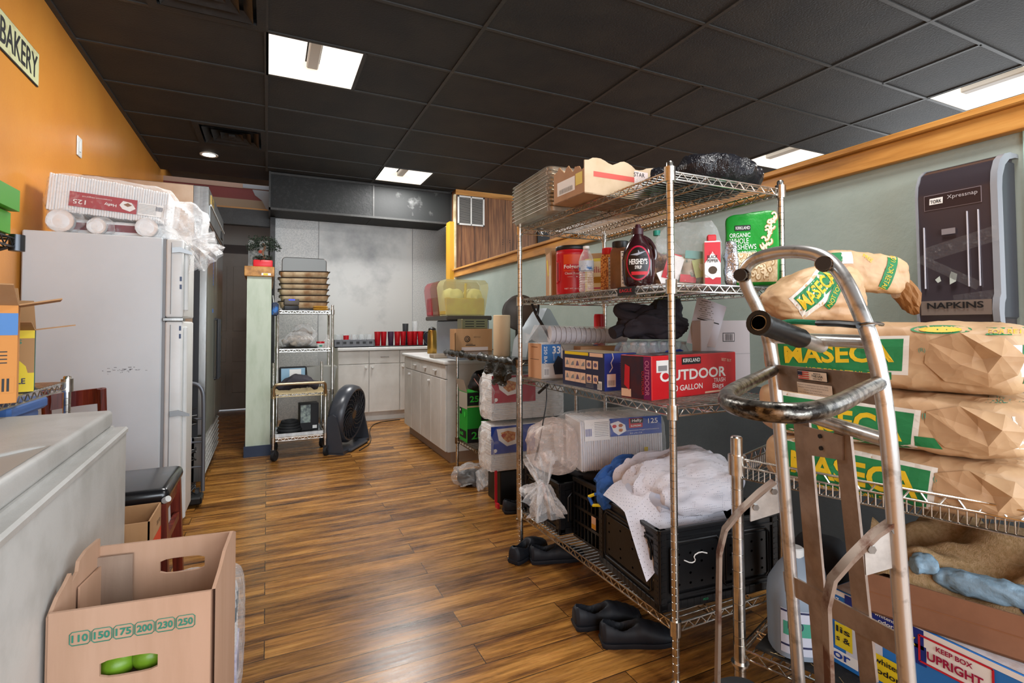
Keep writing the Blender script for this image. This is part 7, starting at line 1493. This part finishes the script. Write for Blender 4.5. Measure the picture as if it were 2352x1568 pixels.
# goods under the wrapped shelf
t = thing('green_carton', 'bright green and black carton with large 250 numbers and an open grey flap', 'box', (1.44, 3.86, .2865), 0)
GC = mat('vivid_green_card', '#1f9a2e', .45); b = MB(); b.box(0, .20, -.0, .19, 0, .40, GC, .001); b.rect((0, .095, .33), (0, -1, 0), Z_, .19, .13, mat('grey_board', '#a39c90', .7), off=.001); b.rect((.10, 0, .345), X_, Z_, .20, .10, BLK); b.text('2500', (.10, -.0012, .345), X_, Z_, mat('neon_green_print', '#35c840', .5), .05, .16, bold=.02); b.rect((.10, 0, .055), X_, Z_, .20, .11, BLK); b.text('250', (.11, -.0012, .055), X_, Z_, mat('neon_green_print', '#35c840', .5), .06, .15, bold=.02); b.rect((.15, 0, .22), X_, Z_, .06, .10, BLK)
b.rect((.10, 0, .285), X_, Z_, .20, .012, mat('tan_edge', '#c9b894', .6)); b.rect((0, .15, .24), (0, -1, 0), Z_, .05, .05, BLK, off=.002); b.rect((0, .10, .06), (0, -1, 0), Z_, .15, .06, BLK, off=.002); b.text('M', (-.0035, .15, .245), (0, -1, 0), Z_, WHP, .02, bold=.02); b.text('60', (-.0035, .12, .06), (0, -1, 0), Z_, mat('neon_green_print', '#35c840', .5), .03, .07, bold=.02); b.poly((-.0025, .05, .22), (0, -1, 0), Z_, [(.018 * cos(a), .025 * sin(a)) for a in range(6)], mat('neon_green_print', '#35c840', .5)); b.build('carton_body', t)
b = MB(); b.add([(0, 0, .40), (0, .19, .40), (-.03, .20, .50), (-.03, .0, .50)], [(0, 1, 2, 3)], mat('grey_board', '#a39c90', .7)); b.build('flap', t, recalc=False)
t = thing('striped_cloth', 'black cloth with thin pink stripes stuffed above the green carton', 'cloth', (1.56, 3.80, .69)); b = MB(); b.blob((0, 0, .08), (.24, .16, .17), BLK, n=14, p=2.4, amp=.018, fr=10, seed=181, rg=.01); B = b.bvh()
for k in range(5): b.decal(B, (-.09 + k * .045, 0, .09), V((1, 0, .5)), V((-.5, 0, 1)), mat('pink_thread', '#c08a80', .7), w=.004, h=.14, off=.001)
b.build('cloth', t, sharp=70)
def standpack(loc, lbl, m, m2):
    t = thing('foam_tray_pack', lbl, 'tray pack', loc, -.04); b = MB(); n = 30; H = .31
    for k in range(n): zz = .004 + k * H / n; b.box(.0 + rnd.uniform(0, .003), .56, rnd.uniform(0, .004), .20, zz, zz + H / n * .85, FOAM, .002)
    b.build('foam_trays', t); b = MB(); b.rect((.165, -.001, .215), X_, Z_, .33, .185, m, off=.004)
    b.poly((.145, -.006, .235), X_, Z_, [(-.105, .055), (.06, .06), (.085, .0), (.06, -.05), (-.03, -.065), (-.09, -.02)], WHP); b.poly((.13, -.0075, .235), X_, Z_, [(-.06, .03), (-.01, .04), (.05, .025), (.045, -.025), (-.01, -.04), (-.045, -.01)], FOOD); b.poly((.09, -.008, .245), X_, Z_, [(.018 * cos(a), .014 * sin(a)) for a in range(6)], m2); b.poly((.03, -.0065, .145), X_, Z_, [(.014 * cos(a), .014 * sin(a)) for a in range(6)], WHP); b.build('printed_label', t, smooth=False)
    b = MB(); b.blob((.27, .10, .162), (.60, .235, .335), FILM, n=16, p=6, amp=.005, fr=10, seed=191); b.blob((-.01, .06, .14), (.05, .16, .26), FILM2, n=12, p=3, amp=.016, fr=12, seed=192); b.build('wrapper', t)
standpack((1.385, 3.24, .565), 'film-wrapped foam tray pack with a red label, upper of the two beyond the big rack', mat('crimson_label', '#b01230', .4), mat('red_food', '#a8341c', .6)); standpack((1.37, 3.22, .225), 'film-wrapped foam tray pack with a blue label, lower of the two beyond the big rack', mat('blue_label', '#2346a8', .4), mat('red_food', '#a8341c', .6))
t = thing('pack_stand', 'low dark crate under the two wrapped foam tray packs', 'crate', (1.44, 3.22, 0)); b = MB(); b.box(0, .42, 0, .22, .0, .222, BLACKP, .005); b.build('crate_body', t)
t = thing('clear_bag_bundle', 'clear bag knotted around dark shoes on the floor by the shelf post', 'bag', (1.43, 3.75, 0)); b = MB(); b.blob((0, 0, .05), (.20, .20, .09), BLACKP, n=10, p=2.2, amp=.012, fr=12, seed=195); b.build('contents', t); b = MB(); b.blob((0, 0, .07), (.27, .26, .14), FILM, n=14, p=2.2, amp=.025, fr=12, seed=196); scrunch(b, (.02, -.13, .14), (.06, -.2, .03), .03, .07, FILM2, seed=14, wob=.6); b.build('wrapper', t)
t = thing('red_strap', 'short red strap hanging below the blue foam tray pack', 'strap', (1.40, 3.21, 0)); b = MB(); b.box(-.008, .008, -.01, .0, .03, .24, REDP); b.box(-.008, .008, -.05, -.01, .0, .03, REDP); b.build('webbing', t)
t = thing('small_red_can', 'small red and silver drink can behind the foam cup sleeve', 'can', (1.74, 2.48, T[2] + .0)); b = MB(); b.lathe([(.026, 0), (.03, .006), (.03, .33), (.026, .345), (.024, .345)], RED, 20); b.build('can_body', t)
# far side of the dining room: nothing but the wall behind the half wall
